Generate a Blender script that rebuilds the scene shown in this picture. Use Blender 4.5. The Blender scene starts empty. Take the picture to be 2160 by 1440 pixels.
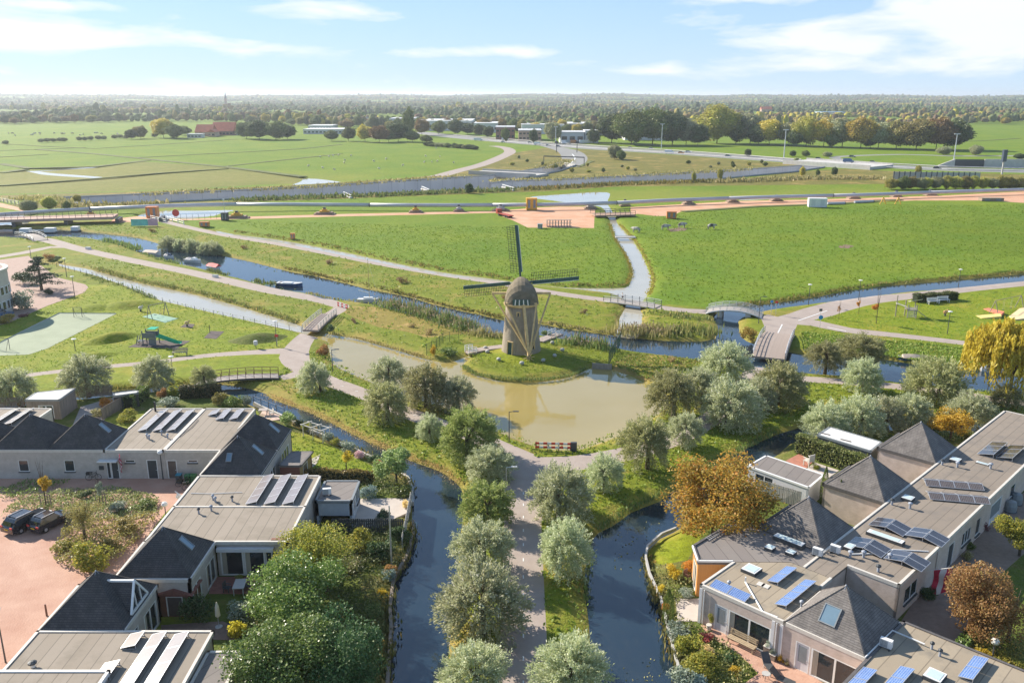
import bpy,bmesh,math,random
import numpy as np
from mathutils import Vector,Matrix
from mathutils.geometry import delaunay_2d_cdt
random.seed(7); RNG = np.random.default_rng(7)
SC = bpy.context.scene
COL = SC.collection
R = math.radians
# ------------------------------------------------------------------ camera
HC = 42.0                      # drone height above the polder, metres
FP = 1827.0                    # focal length in pixels of a 2160 px wide picture
TILT = math.atan(520 / FP)
cam = bpy.data.cameras.new("camera"); cam.sensor_width = 36; cam.lens = 36 * FP / 2160
cam.clip_start = 1.0; cam.clip_end = 40000
camo = bpy.data.objects.new("camera",cam); COL.objects.link(camo)
camo.location = (0,0,HC); camo.rotation_euler = (R(90) - TILT,0,0)
SC.camera = camo
# ------------------------------------------------------------------ light, sky, exposure
SUN_EL = R(29); SUN_AZ = R(-53)          # azimuth measured from +Y towards +X
SDIR = Vector((math.sin(SUN_AZ) * math.cos(SUN_EL),math.cos(SUN_AZ) * math.cos(SUN_EL),math.sin(SUN_EL)))
sl = bpy.data.lights.new("sun",'SUN'); sl.energy = 4.5; sl.angle = R(0.6); sl.color = (1,0.91,0.78)
so = bpy.data.objects.new("sun",sl); COL.objects.link(so)
so.rotation_euler = (-SDIR).to_track_quat('-Z','Y').to_euler()
so.location = (-60,50,120)
SC.view_settings.view_transform = 'Standard'; SC.view_settings.look = 'None'
SC.view_settings.gamma = 1; SC.view_settings.exposure = 1.12; SC.view_settings.use_curve_mapping = False
SC.render.engine = 'CYCLES'
SC.cycles.max_bounces = 6; SC.cycles.diffuse_bounces = 2; SC.cycles.glossy_bounces = 3
SC.cycles.transmission_bounces = 4; SC.cycles.volume_bounces = 0; SC.cycles.transparent_max_bounces = 6
SC.cycles.use_denoising = True; SC.cycles.sample_clamp_indirect = 6
SC.cycles.caustics_reflective = False; SC.cycles.caustics_refractive = False

def world():
    w = bpy.data.worlds.new("World"); SC.world = w; w.use_nodes = True
    nt = w.node_tree; N = nt.nodes; L = nt.links; N.clear()
    out = N.new('ShaderNodeOutputWorld'); bg = N.new('ShaderNodeBackground')
    sky = N.new('ShaderNodeTexSky'); sky.sky_type = 'NISHITA'; sky.sun_disc = False
    sky.sun_elevation = SUN_EL; sky.sun_rotation = SUN_AZ; sky.air_density = 0.8; sky.dust_density = 0.3; sky.ozone_density = 1.6
    tc = N.new('ShaderNodeTexCoord'); sp = N.new('ShaderNodeSeparateXYZ'); L.new(tc.outputs['Generated'],sp.inputs[0])
    def m(op,a,b=None,c=None):
        n = N.new('ShaderNodeMath'); n.operation = op
        for i,v in enumerate((a,b,c)):
            if v is None: continue
            if isinstance(v,(int,float)): n.inputs[i].default_value = v
            else: L.new(v,n.inputs[i])
        return n.outputs[0]
    x,y,z = sp.outputs
    az = m('ARCTAN2',x,y); el = m('ARCSINE',z)
    cv = N.new('ShaderNodeCombineXYZ'); L.new(az,cv.inputs[0]); L.new(m('MULTIPLY',el,4.2),cv.inputs[1])
    n1 = N.new('ShaderNodeTexNoise'); n1.inputs['Scale'].default_value = 7; n1.inputs['Detail'].default_value = 9
    n1.inputs['Roughness'].default_value = 0.56; n1.inputs['Distortion'].default_value = 0.35; L.new(cv.outputs[0],n1.inputs['Vector'])
    n2 = N.new('ShaderNodeTexNoise'); n2.inputs['Scale'].default_value = 3.1; n2.inputs['Detail'].default_value = 4
    mp = N.new('ShaderNodeVectorMath'); mp.operation = 'ADD'; mp.inputs[1].default_value = (3.3,1.7,0.4); L.new(cv.outputs[0],mp.inputs[0]); L.new(mp.outputs[0],n2.inputs['Vector'])
    # cumulus banks: soft bumps at the bearings where the clouds of the day stand
    tot = None
    for (px,py,hw,hh,amp) in CLOUDS:
        a0 = math.atan((px - 1080) / FP / math.cos(TILT)); e0 = math.atan((200 - py) / FP)
        dx = m('DIVIDE',m('SUBTRACT',az,a0),hw / FP); dy = m('DIVIDE',m('SUBTRACT',el,e0),hh / FP)
        g = m('MULTIPLY',m('EXPONENT',m('MULTIPLY',m('ADD',m('MULTIPLY',dx,dx),m('MULTIPLY',dy,dy)),-1.0)),amp)
        tot = g if tot is None else m('ADD',tot,g)
    # everywhere else broken cloud from the same noise
    hi = m('MULTIPLY',m('SMOOTHSTEP' if False else 'MAXIMUM',m('MULTIPLY',m('SUBTRACT',el,0.13),4.0),0.0),1.0)
    hi = m('MINIMUM',hi,1.0)
    base = m('MULTIPLY',m('MULTIPLY',m('SUBTRACT',n2.outputs[0],0.49),4.0),hi)
    dens = m('ADD',m('ADD',m('MULTIPLY',m('SUBTRACT',n1.outputs[0],0.615),5.6),m('MULTIPLY',tot,2.15)),base)
    cl = m('MINIMUM',m('MAXIMUM',dens,0.0),1.0)
    cl = m('MULTIPLY',cl,0.92)
    mix = N.new('ShaderNodeMixRGB'); L.new(cl,mix.inputs[0]); 
    tint = N.new('ShaderNodeMixRGB'); tint.blend_type = 'MULTIPLY'; tint.inputs[0].default_value = 1; tint.inputs[2].default_value = SKYTINT
    L.new(sky.outputs[0],tint.inputs[1])
    hz = N.new('ShaderNodeMixRGB'); hz.inputs[2].default_value = (*HORIZON,1)
    veil = N.new('ShaderNodeMixRGB'); L.new(m('SUBTRACT',.66,m('MULTIPLY',m('MINIMUM',m('MAXIMUM',el,0.0),1.0),.42)),veil.inputs[0]); veil.inputs[2].default_value = (*VEIL,1); L.new(tint.outputs[0],veil.inputs[1]); L.new(veil.outputs[0],hz.inputs[1])
    L.new(m('MULTIPLY',m('EXPONENT',m('MULTIPLY',m('MAXIMUM',el,0.0),-16.0)),.88),hz.inputs[0]); L.new(hz.outputs[0],mix.inputs[1])
    shade = N.new('ShaderNodeMixRGB'); L.new(n2.outputs[0],shade.inputs[0])
    shade.inputs[1].default_value = (*CLOUD_D,1); shade.inputs[2].default_value = (*CLOUD_L,1)
    L.new(shade.outputs[0],mix.inputs[2])
    L.new(mix.outputs[0],bg.inputs[0]); bg.inputs[1].default_value = SKY_STR
    L.new(bg.outputs[0],out.inputs[0])
CLOUDS = [(40,75,200,48,.75),(190,100,170,22,.62),(670,48,170,26,.6),(760,115,330,18,.55),(1070,118,160,10,.35),
          (1850,95,420,48,.70),(1600,150,420,22,.58),(2080,60,200,55,.55),(1500,15,120,18,.6),(90,175,260,20,.35),(2060,20,260,25,.6),(250,45,90,10,.4)]
SKY_STR = 0.057; SKYTINT = (0.86,1.0,1.16,1); CLOUD_L = (9.3,9.3,9.3); CLOUD_D = (7.6,8.1,8.6); HORIZON = (5.7,7.1,8.4); VEIL = (3.9,6.0,9.0)
world()

# ------------------------------------------------------------------ helpers
def G(px,py,z=0.0):
    """Ground (or height z) position of a point measured in the survey photograph."""
    a = TILT + math.atan((py - 720) / FP); D = (HC - z) / math.tan(a)
    zc = D * math.cos(TILT) + (HC - z) * math.sin(TILT)
    return ((px - 1080) / FP * zc,D)
def G3(px,py,z=0.0):
    x,y = G(px,py,z); return Vector((x,y,z))
def zc_of(D,z=0.0): return D * math.cos(TILT) + (HC - z) * math.sin(TILT)
def height_at(D,py): return HC - D * math.tan(TILT + math.atan((py - 720) / FP))

def link(name,me,parent=None,loc=(0,0,0),rot=(0,0,0),sc=None):
    o = bpy.data.objects.new(name,me); COL.objects.link(o)
    o.location = loc; o.rotation_euler = rot
    if sc is not None: o.scale = sc if hasattr(sc,'__len__') else (sc,sc,sc)
    if parent is not None: o.parent = parent
    return o
def tag(o,label=None,cat=None,group=None,kind=None):
    if label: o['label'] = label
    if cat: o['category'] = cat
    if group: o['group'] = group
    if kind: o['kind'] = kind
    return o
def thing(name,label,cat,loc=(0,0,0),rz=0,group=None):
    return tag(link(name,None,None,loc,(0,0,rz)),label,cat,group)
def copy_tree(o,parent=None):
    c = o.copy(); COL.objects.link(c); c.parent = parent
    for ch in list(o.children): copy_tree(ch,c)
    return c
def npmesh(name,V,Fq,mat=None,smooth=False):
    """V (n,3), Fq (m,k) numpy faces all of k corners"""
    V = np.asarray(V,np.float32); Fq = np.asarray(Fq,np.int32)
    me = bpy.data.meshes.new(name); n,k = Fq.shape
    me.vertices.add(len(V)); me.vertices.foreach_set('co',V.ravel())
    me.loops.add(n * k); me.loops.foreach_set('vertex_index',Fq.ravel())
    me.polygons.add(n); me.polygons.foreach_set('loop_start',np.arange(0,n * k,k,dtype=np.int32))
    if smooth: me.polygons.foreach_set('use_smooth',np.ones(n,bool))
    me.update(calc_edges=True)
    if mat: me.materials.append(mat)
    return me
class MB:
    def __init__(s): s.v = []; s.f = []
    def add(s,vs,fs):
        b = len(s.v); s.v += [tuple(p) for p in vs]; s.f += [tuple(i + b for i in f) for f in fs]; return s
    def box(s,c,size,rz=0,rx=0,ry=0):
        hx,hy,hz = size[0] / 2,size[1] / 2,size[2] / 2
        M = Matrix.Rotation(rz,3,'Z') @ Matrix.Rotation(ry,3,'Y') @ Matrix.Rotation(rx,3,'X')
        c = Vector(c); vs = [c + M @ Vector((x,y,z)) for x in (-hx,hx) for y in (-hy,hy) for z in (-hz,hz)]
        return s.add(vs,[(0,1,3,2),(4,6,7,5),(0,4,5,1),(2,3,7,6),(0,2,6,4),(1,5,7,3)])
    def b2(s,x0,y0,z0,x1,y1,z1):
        return s.box(((x0 + x1) / 2,(y0 + y1) / 2,(z0 + z1) / 2),(abs(x1 - x0),abs(y1 - y0),abs(z1 - z0)))
    def bar(s,a,b,w,h=None,up=(0,0,1)):
        a = Vector(a); b = Vector(b); h = w if h is None else h
        d = (b - a); l = d.length
        if l < 1e-6: return s
        d /= l; u = Vector(up)
        if abs(d.dot(u)) > .98: u = Vector((1,0,0))
        sx = d.cross(u).normalized(); sz = sx.cross(d).normalized()
        vs = [p + sx * (i * w / 2) + sz * (j * h / 2) for p in (a,b) for i in (-1,1) for j in (-1,1)]
        return s.add(vs,[(0,1,3,2),(4,6,7,5),(0,4,5,1),(2,3,7,6),(0,2,6,4),(1,5,7,3)])
    def tube(s,pts,rad,n=6,cap=True):
        pts = [Vector(p) for p in pts]; rad = rad if hasattr(rad,'__len__') else [rad] * len(pts)
        b = len(s.v); ref = None
        for i,p in enumerate(pts):
            d = (pts[min(i + 1,len(pts) - 1)] - pts[max(i - 1,0)]).normalized()
            u = Vector((0,0,1)) if abs(d.z) < .95 else Vector((1,0,0))
            if ref is not None and abs(d.dot(ref)) < .95: u = ref
            sx = d.cross(u).normalized(); sy = sx.cross(d).normalized(); ref = sy
            for k in range(n):
                a = 2 * math.pi * k / n; s.v.append(tuple(p + (sx * math.cos(a) + sy * math.sin(a)) * rad[i]))
        for i in range(len(pts) - 1):
            for k in range(n):
                s.f.append((b + i * n + k,b + i * n + (k + 1) % n,b + (i + 1) * n + (k + 1) % n,b + (i + 1) * n + k))
        if cap:
            s.f.append(tuple(b + k for k in reversed(range(n)))); e = b + (len(pts) - 1) * n
            s.f.append(tuple(e + k for k in range(n)))
        return s
    def prism(s,poly,z0,z1):
        n = len(poly); z0 = z0 if hasattr(z0,'__len__') else [z0] * n; z1 = z1 if hasattr(z1,'__len__') else [z1] * n
        ar = sum(poly[i][0] * poly[(i + 1) % n][1] - poly[(i + 1) % n][0] * poly[i][1] for i in range(n))
        if ar < 0: poly = poly[::-1]; z0 = z0[::-1]; z1 = z1[::-1]
        vs = [(p[0],p[1],z0[i]) for i,p in enumerate(poly)] + [(p[0],p[1],z1[i]) for i,p in enumerate(poly)]
        return s.add(vs,[tuple(range(n))[::-1],tuple(range(n,2 * n))] + [(i,(i + 1) % n,n + (i + 1) % n,n + i) for i in range(n)])
    def lathe(s,prof,c=(0,0,0),n=12,sx=1,sy=1):
        b = len(s.v)
        for r,z in prof:
            for k in range(n):
                a = 2 * math.pi * k / n; s.v.append((c[0] + r * math.cos(a) * sx,c[1] + r * math.sin(a) * sy,c[2] + z))
        for i in range(len(prof) - 1):
            for k in range(n): s.f.append((b + i * n + k,b + i * n + (k + 1) % n,b + (i + 1) * n + (k + 1) % n,b + (i + 1) * n + k))
        s.f.append(tuple(b + k for k in reversed(range(n)))); e = b + (len(prof) - 1) * n; s.f.append(tuple(e + k for k in range(n)))
        return s
    def quad(s,a,b,c,d): return s.add([a,b,c,d],[(0,1,2,3)])
    def tri(s,a,b,c): return s.add([a,b,c],[(0,1,2)])
    def mesh(s,name,mat=None,smooth=False):
        me = bpy.data.meshes.new(name); me.from_pydata(s.v,[],s.f)
        if smooth:
            for p in me.polygons: p.use_smooth = True
        if mat: me.materials.append(mat)
        me.update(); return me
    def build(s,name,mat=None,parent=None,loc=(0,0,0),rot=(0,0,0),smooth=False):
        return link(name,s.mesh(name,mat,smooth),parent,loc,rot)

# ------------------------------------------------------------------ materials
MATS = {}; LEAFGAIN = 1.45
def _nodes(name):
    m = bpy.data.materials.new(name); m.use_nodes = True; nt = m.node_tree; nt.nodes.clear()
    return m,nt.nodes,nt.links
def mat(name,col,rough=.7,var=.12,scale=3.0,bump=0.0,metal=0.0,spec=.4,col2=None,detail=5,coat=0,stretch=None,obj=False,bscale=None,emis=None):
    """plain surface with noise variation between two tones and a little relief"""
    if name in MATS: return MATS[name]
    m,N,L = _nodes(name)
    out = N.new('ShaderNodeOutputMaterial'); b = N.new('ShaderNodeBsdfPrincipled'); L.new(b.outputs[0],out.inputs[0])
    b.inputs['Roughness'].default_value = rough; b.inputs['Metallic'].default_value = metal; b.inputs['Specular IOR Level'].default_value = spec
    b.inputs['Coat Weight'].default_value = coat
    c2 = col2 or tuple(min(1,c * (1 + var)) for c in col); c1 = col if col2 else tuple(c * (1 - var) for c in col)
    tc = N.new('ShaderNodeTexCoord'); src = tc.outputs['Object']
    if not obj:
        g = N.new('ShaderNodeNewGeometry'); src = g.outputs['Position']
    if stretch:
        mp = N.new('ShaderNodeMapping'); mp.inputs['Scale'].default_value = stretch; L.new(src,mp.inputs[0]); src = mp.outputs[0]
    n = N.new('ShaderNodeTexNoise'); n.inputs['Scale'].default_value = scale; n.inputs['Detail'].default_value = detail; n.inputs['Roughness'].default_value = .62
    L.new(src,n.inputs['Vector'])
    r = N.new('ShaderNodeValToRGB'); r.color_ramp.elements[0].position = .3; r.color_ramp.elements[1].position = .7
    r.color_ramp.elements[0].color = (*c1,1); r.color_ramp.elements[1].color = (*c2,1)
    L.new(n.outputs[0],r.inputs[0]); L.new(r.outputs[0],b.inputs['Base Color'])
    if bump:
        n2 = N.new('ShaderNodeTexNoise'); n2.inputs['Scale'].default_value = bscale or scale * 4; n2.inputs['Detail'].default_value = 3; L.new(src,n2.inputs['Vector'])
        bp = N.new('ShaderNodeBump'); bp.inputs['Strength'].default_value = min(1,bump); bp.inputs['Distance'].default_value = .1; L.new(n2.outputs[0],bp.inputs['Height']); L.new(bp.outputs[0],b.inputs['Normal'])
    if emis: b.inputs['Emission Color'].default_value = (*emis,1); b.inputs['Emission Strength'].default_value = 1
    MATS[name] = m; return m
def leafmat(name,a,b_,c=None,trans=.35,rough=.55):
    """leaves: tone varies leaf by leaf and plant by plant; light shines through"""
    if name in MATS: return MATS[name]
    a,b_,c = [None if q is None else tuple(min(.8,k * LEAFGAIN) for k in q) for q in (a,b_,c)]
    m,N,L = _nodes(name); out = N.new('ShaderNodeOutputMaterial')
    g = N.new('ShaderNodeNewGeometry'); oi = N.new('ShaderNodeObjectInfo')
    r = N.new('ShaderNodeValToRGB'); e = r.color_ramp.elements; e[0].position = 0.05; e[0].color = (*a,1); e[1].position = .85; e[1].color = (*b_,1)
    if c: k = e.new(.97); k.color = (*c,1)
    L.new(g.outputs['Random Per Island'],r.inputs[0])
    hs = N.new('ShaderNodeHueSaturation'); L.new(r.outputs[0],hs.inputs['Color'])
    mr = N.new('ShaderNodeMapRange'); mr.inputs[3].default_value = .8; mr.inputs[4].default_value = 1.2; L.new(oi.outputs['Random'],mr.inputs[0]); L.new(mr.outputs[0],hs.inputs['Value'])
    mr2 = N.new('ShaderNodeMapRange'); mr2.inputs[3].default_value = .485; mr2.inputs[4].default_value = .515; L.new(oi.outputs['Random'],mr2.inputs[0]); L.new(mr2.outputs[0],hs.inputs['Hue'])
    d = N.new('ShaderNodeBsdfPrincipled'); d.inputs['Roughness'].default_value = rough; d.inputs['Specular IOR Level'].default_value = .35; L.new(hs.outputs[0],d.inputs['Base Color'])
    t = N.new('ShaderNodeBsdfTranslucent'); L.new(hs.outputs[0],t.inputs[0])
    mx = N.new('ShaderNodeMixShader'); mx.inputs[0].default_value = trans; L.new(d.outputs[0],mx.inputs[1]); L.new(t.outputs[0],mx.inputs[2]); L.new(mx.outputs[0],out.inputs[0])
    MATS[name] = m; return m
def grassmat(name,g1,g2,dry,bankdry=.8,s=1.0,bump=.6,dryamt=.12,tuss_shade=.25,midamt=.45):
    """turf: patches, painted shade of tussocks, mowing wear; straw colour towards the water's edge (attribute 'bank')"""
    m,N,L = _nodes(name); out = N.new('ShaderNodeOutputMaterial'); b = N.new('ShaderNodeBsdfPrincipled'); L.new(b.outputs[0],out.inputs[0])
    b.inputs['Roughness'].default_value = .85; b.inputs['Specular IOR Level'].default_value = .15
    g = N.new('ShaderNodeNewGeometry'); P = g.outputs['Position']
    def noise(sc,det=4,ro=.6,stretch=None):
        src = P
        if stretch: mp = N.new('ShaderNodeMapping'); mp.inputs['Scale'].default_value = stretch; L.new(P,mp.inputs[0]); src = mp.outputs[0]
        n = N.new('ShaderNodeTexNoise'); n.inputs['Scale'].default_value = sc; n.inputs['Detail'].default_value = det; n.inputs['Roughness'].default_value = ro; L.new(src,n.inputs['Vector']); return n.outputs[0]
    def ramp(f,p0,p1):
        r = N.new('ShaderNodeMapRange'); r.inputs[1].default_value = p0; r.inputs[2].default_value = p1; L.new(f,r.inputs[0]); return r.outputs[0]
    def mixc(f,a,b2):
        x = N.new('ShaderNodeMixRGB')
        if isinstance(f,float): x.inputs[0].default_value = f
        else: L.new(f,x.inputs[0])
        for i,c in ((1,a),(2,b2)):
            if isinstance(c,tuple): x.inputs[i].default_value = (*c,1)
            else: L.new(c,x.inputs[i])
        return x.outputs[0]
    def mul(a,k):
        x = N.new('ShaderNodeMath'); x.operation = 'MULTIPLY'; L.new(a,x.inputs[0])
        if isinstance(k,float): x.inputs[1].default_value = k
        else: L.new(k,x.inputs[1])
        return x.outputs[0]
    big = noise(.035 * s,5); mid = noise(.35 * s,6,.7); fine = noise(1.5 * s,6,.8,(.55,1.0,1))
    c = mixc(ramp(big,.35,.65),g1,g2)
    c = mixc(mul(ramp(mid,.42,.62),midamt),c,tuple(k * .62 for k in g1))
    c = mixc(mul(ramp(fine,.42,.64),tuss_shade * 2),c,tuple(k * .45 for k in g1))  # dark streaks paint the shaded sides of tussocks into the turf colour
    c = mixc(mul(ramp(noise(.11 * s,6,.68),.52,.64),dryamt * 4),c,dry)
    at = N.new('ShaderNodeAttribute'); at.attribute_name = 'bank'
    bn = N.new('ShaderNodeMath'); bn.operation = 'ADD'; L.new(at.outputs['Fac'],bn.inputs[0]); L.new(mul(ramp(noise(.45,5,.7),.3,.7),.7),bn.inputs[1])
    c = mixc(mul(ramp(bn.outputs[0],.62,1.25),bankdry),c,dry)
    L.new(c,b.inputs['Base Color'])
    bp = N.new('ShaderNodeBump'); bp.inputs['Strength'].default_value = bump; bp.inputs['Distance'].default_value = .35
    ad = N.new('ShaderNodeMath'); ad.operation = 'ADD'; L.new(noise(1.3 * s,4,.7),ad.inputs[0]); L.new(mul(noise(6.0,2),.35),ad.inputs[1])
    L.new(ad.outputs[0],bp.inputs['Height']); L.new(bp.outputs[0],b.inputs['Normal'])
    MATS[name] = m; return m
def watermat(name,col,rough=.04,wave=.05,sc=1.2,ior=1.33,var=None,leafy=0):
    m,N,L = _nodes(name); out = N.new('ShaderNodeOutputMaterial'); b = N.new('ShaderNodeBsdfPrincipled'); L.new(b.outputs[0],out.inputs[0])
    b.inputs['Roughness'].default_value = rough; b.inputs['IOR'].default_value = ior; b.inputs['Specular IOR Level'].default_value = .5
    g = N.new('ShaderNodeNewGeometry')
    n0 = N.new('ShaderNodeTexNoise'); n0.inputs['Scale'].default_value = .08; n0.inputs['Detail'].default_value = 4; L.new(g.outputs['Position'],n0.inputs['Vector'])
    r = N.new('ShaderNodeValToRGB'); r.color_ramp.elements[0].position = .35; r.color_ramp.elements[1].position = .68
    r.color_ramp.elements[0].color = (*col,1); r.color_ramp.elements[1].color = (*(var or tuple(c * 1.25 for c in col)),1); L.new(n0.outputs[0],r.inputs[0])
    L.new(r.outputs[0],b.inputs['Base Color'])
    mp = N.new('ShaderNodeMapping'); mp.inputs['Rotation'].default_value = (0,0,.5); mp.inputs['Scale'].default_value = (1,.45,1); L.new(g.outputs['Position'],mp.inputs[0])
    n = N.new('ShaderNodeTexNoise'); n.inputs['Scale'].default_value = sc; n.inputs['Detail'].default_value = 4; n.inputs['Roughness'].default_value = .6; L.new(mp.outputs[0],n.inputs['Vector'])
    bp = N.new('ShaderNodeBump'); bp.inputs['Strength'].default_value = wave; bp.inputs['Distance'].default_value = .3; L.new(n.outputs[0],bp.inputs['Height']); L.new(bp.outputs[0],b.inputs['Normal'])
    MATS[name] = m; return m
# ------------------------------------------------------------------ the land: one planar partition (water, paths, turf, trench)
WZ = -0.65
def spline(P,closed=True,step=2.0,jit=0.0):
    """Catmull-Rom through world points, resampled"""
    P = [np.array(p,float) for p in P]; n = len(P); out = []
    rng = range(n) if closed else range(n - 1)
    for i in rng:
        if closed: p0,p1,p2,p3 = P[i - 1],P[i],P[(i + 1) % n],P[(i + 2) % n]
        else: p0,p1,p2,p3 = P[max(i - 1,0)],P[i],P[i + 1],P[min(i + 2,n - 1)]
        L = np.linalg.norm(p2 - p1); D = (p1[1] + p2[1]) / 2; st = step * max(1,D / 140)
        k = max(1,int(L / st))
        for j in range(k):
            t = j / k; a = .5
            q = .5 * ((2 * p1) + (-p0 + p2) * t + (2 * p0 - 5 * p1 + 4 * p2 - p3) * t * t + (-p0 + 3 * p1 - 3 * p2 + p3) * t ** 3)
            if jit and j: q = q + RNG.normal(0,jit,2)
            out.append(q)
    if not closed: out.append(P[-1])
    return out
def pxs(P): return [G(*p) for p in P]
def strip(P,w,closed=False,step=2.5,world=False):
    """polygon round a centre line; w metres (number or per-point list)"""
    pts = spline(P if world else pxs(P),False,step); n = len(pts)
    ws = [w] * n if not hasattr(w,'__len__') else list(np.interp(np.linspace(0,1,n),np.linspace(0,1,len(w)),w))
    Lf,Rt = [],[]
    for i in range(n):
        d = pts[min(i + 1,n - 1)] - pts[max(i - 1,0)]; d = d / (np.linalg.norm(d) + 1e-9); nn = np.array((-d[1],d[0]))
        Lf.append(pts[i] + nn * ws[i] / 2); Rt.append(pts[i] - nn * ws[i] / 2)
    return Lf + Rt[::-1]

WATER = dict(
 pond=[(692,716),(700,699),(735,703),(790,718),(850,735),(900,750),(935,756),(965,752),(988,742),(992,746),(980,757),(973,766),(989,778),(1025,789),(1074,797),(1122,798),(1159,795),(1195,789),(1220,781),(1240,770),(1256,764),(1270,767),(1294,773),(1328,784),(1361,800),(1400,818),(1412,840),(1390,865),(1345,893),(1314,907),(1280,920),(1228,937),(1189,941),(1133,932),(1092,918),(1050,901),(1000,875),(940,851),(890,836),(842,820),(778,796),(735,778),(704,762),(695,740)],
 pondlink=[(623,680),(640,684),(680,694),(712,703),(705,716),(672,706),(640,697),(620,690)],
 parkcanal=[(123,552),(187,563),(300,593),(417,617),(527,647),(637,682),(636,694),(587,684),(490,663),(393,642),(327,623),(253,593),(187,572),(140,560)],
 northcanal=[(60,478),(130,480),(250,492),(300,500),(345,512),(460,533),(520,545),(600,565),(650,575),(720,590),(780,605),(850,618),(930,640),(1000,655),(1060,668),(1140,677),(1200,688),(1270,697),(1310,703),(1360,708),(1420,712),(1480,713),(1508,706),(1516,692),(1514,680),(1506,668),(1512,656),(1545,644),(1600,637),(1700,624),(1800,606),(1900,595),(2020,585),(2160,573),(2300,560),(2300,578),(2160,589),(2020,603),(1900,613),(1800,625),(1700,638),(1625,648),(1580,658),(1560,668),(1560,690),(1566,705),(1590,718),(1640,730),(1675,737),(1700,741),(1740,742),(1800,744),(1870,751),(1960,765),(2030,770),(2085,776),(2160,786),(2300,800),(2300,850),(2160,829),(2080,819),(2000,810),(1920,802),(1850,795),(1780,786),(1700,781),(1640,772),(1540,764),(1480,754),(1393,742),(1335,735),(1300,727),(1240,718),(1180,708),(1140,702),(1060,699),(1000,693),(940,675),(860,655),(800,640),(740,631),(690,626),(650,614),(600,607),(560,597),(520,586),(470,575),(430,563),(400,557),(360,549),(300,530),(250,512),(190,500),(130,497),(60,500),(0,497),(-60,497),(-60,480)],
 siteditch=[(1287,455),(1287,467),(1300,500),(1320,530),(1334,565),(1330,590),(1318,601),(1260,602),(1200,601),(1117,594),(1033,582),(933,569),(820,547),(700,522),(590,502),(495,490),(455,482),(457,486),(495,494),(590,508),(700,530),(820,554),(933,576),(1067,592),(1167,602),(1250,610),(1300,616),(1320,632),(1315,650),(1308,662),(1306,680),(1300,702),(1340,706),(1350,690),(1355,662),(1352,650),(1352,634),(1366,615),(1374,585),(1362,550),(1347,522),(1330,497),(1302,467),(1298,455)],
 sitepond=[(1117,413),(1187,407),(1280,403),(1281,425),(1290,440),(1299,458),(1285,458),(1267,433),(1213,427),(1167,420)],
 pipepool=[(290,452),(333,442),(420,441),(493,440),(470,447),(447,453),(400,460),(330,458)],
 westpool=[(-60,444),(0,445),(50,451),(58,462),(56,470),(0,473),(-60,475)],
 sheet=[(1560,415),(1640,412),(1715,408),(1815,405),(1800,408),(1720,412),(1640,416),(1560,419)],
 fieldpool=[(640,374),(670,375),(720,382),(690,385),(640,386),(615,388),(635,380)],
 fieldcut=[(53,358),(72,358),(110,363),(215,371),(212,374),(100,367),(70,362)],
 fieldcut2=[(72,358),(140,354),(210,350),(212,351),(140,356),(78,360)],
 backcanal=[(-80,880),(-80,852),(0,842),(100,829),(180,822),(300,810),(370,804),(440,802),(500,806),(560,822),(567,829),(600,843),(655,862),(705,886),(750,909),(825,945),(880,966),(930,984),(972,1018),(978,1060),(972,1110),(966,1160),(958,1230),(952,1300),(946,1380),(938,1470),(930,1620),(815,1620),(816,1440),(825,1318),(822,1279),(830,1218),(862,1162),(872,1120),(871,1095),(869,1057),(868,1026),(858,1004),(830,985),(792,965),(750,945),(694,920),(655,904),(592,873),(533,848),(500,830),(440,815),(370,816),(300,822),(180,834),(100,842),(0,857)],
 eastcanal=[(1250,1620),(1250,1440),(1246,1370),(1242,1295),(1236,1251),(1232,1207),(1240,1150),(1262,1112),(1294,1096),(1330,1070),(1392,1046),(1430,1018),(1522,965),(1578,934),(1638,907),(1699,890),(1760,882),(1850,876),(1950,874),(2030,880),(2088,885),(2160,893),(2300,910),(2300,940),(2160,918),(2088,910),(2000,903),(1930,898),(1850,899),(1780,903),(1716,912),(1668,926),(1640,950),(1600,972),(1560,1000),(1500,1050),(1455,1090),(1422,1110),(1394,1123),(1364,1150),(1361,1173),(1369,1207),(1392,1257),(1408,1318),(1425,1387),(1442,1440),(1470,1620)],
)
POND = {'pond','pondlink'}
MURKY = {'parkcanal','siteditch','sitepond','pipepool','westpool','sheet','fieldpool','fieldcut','fieldcut2'}
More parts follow.
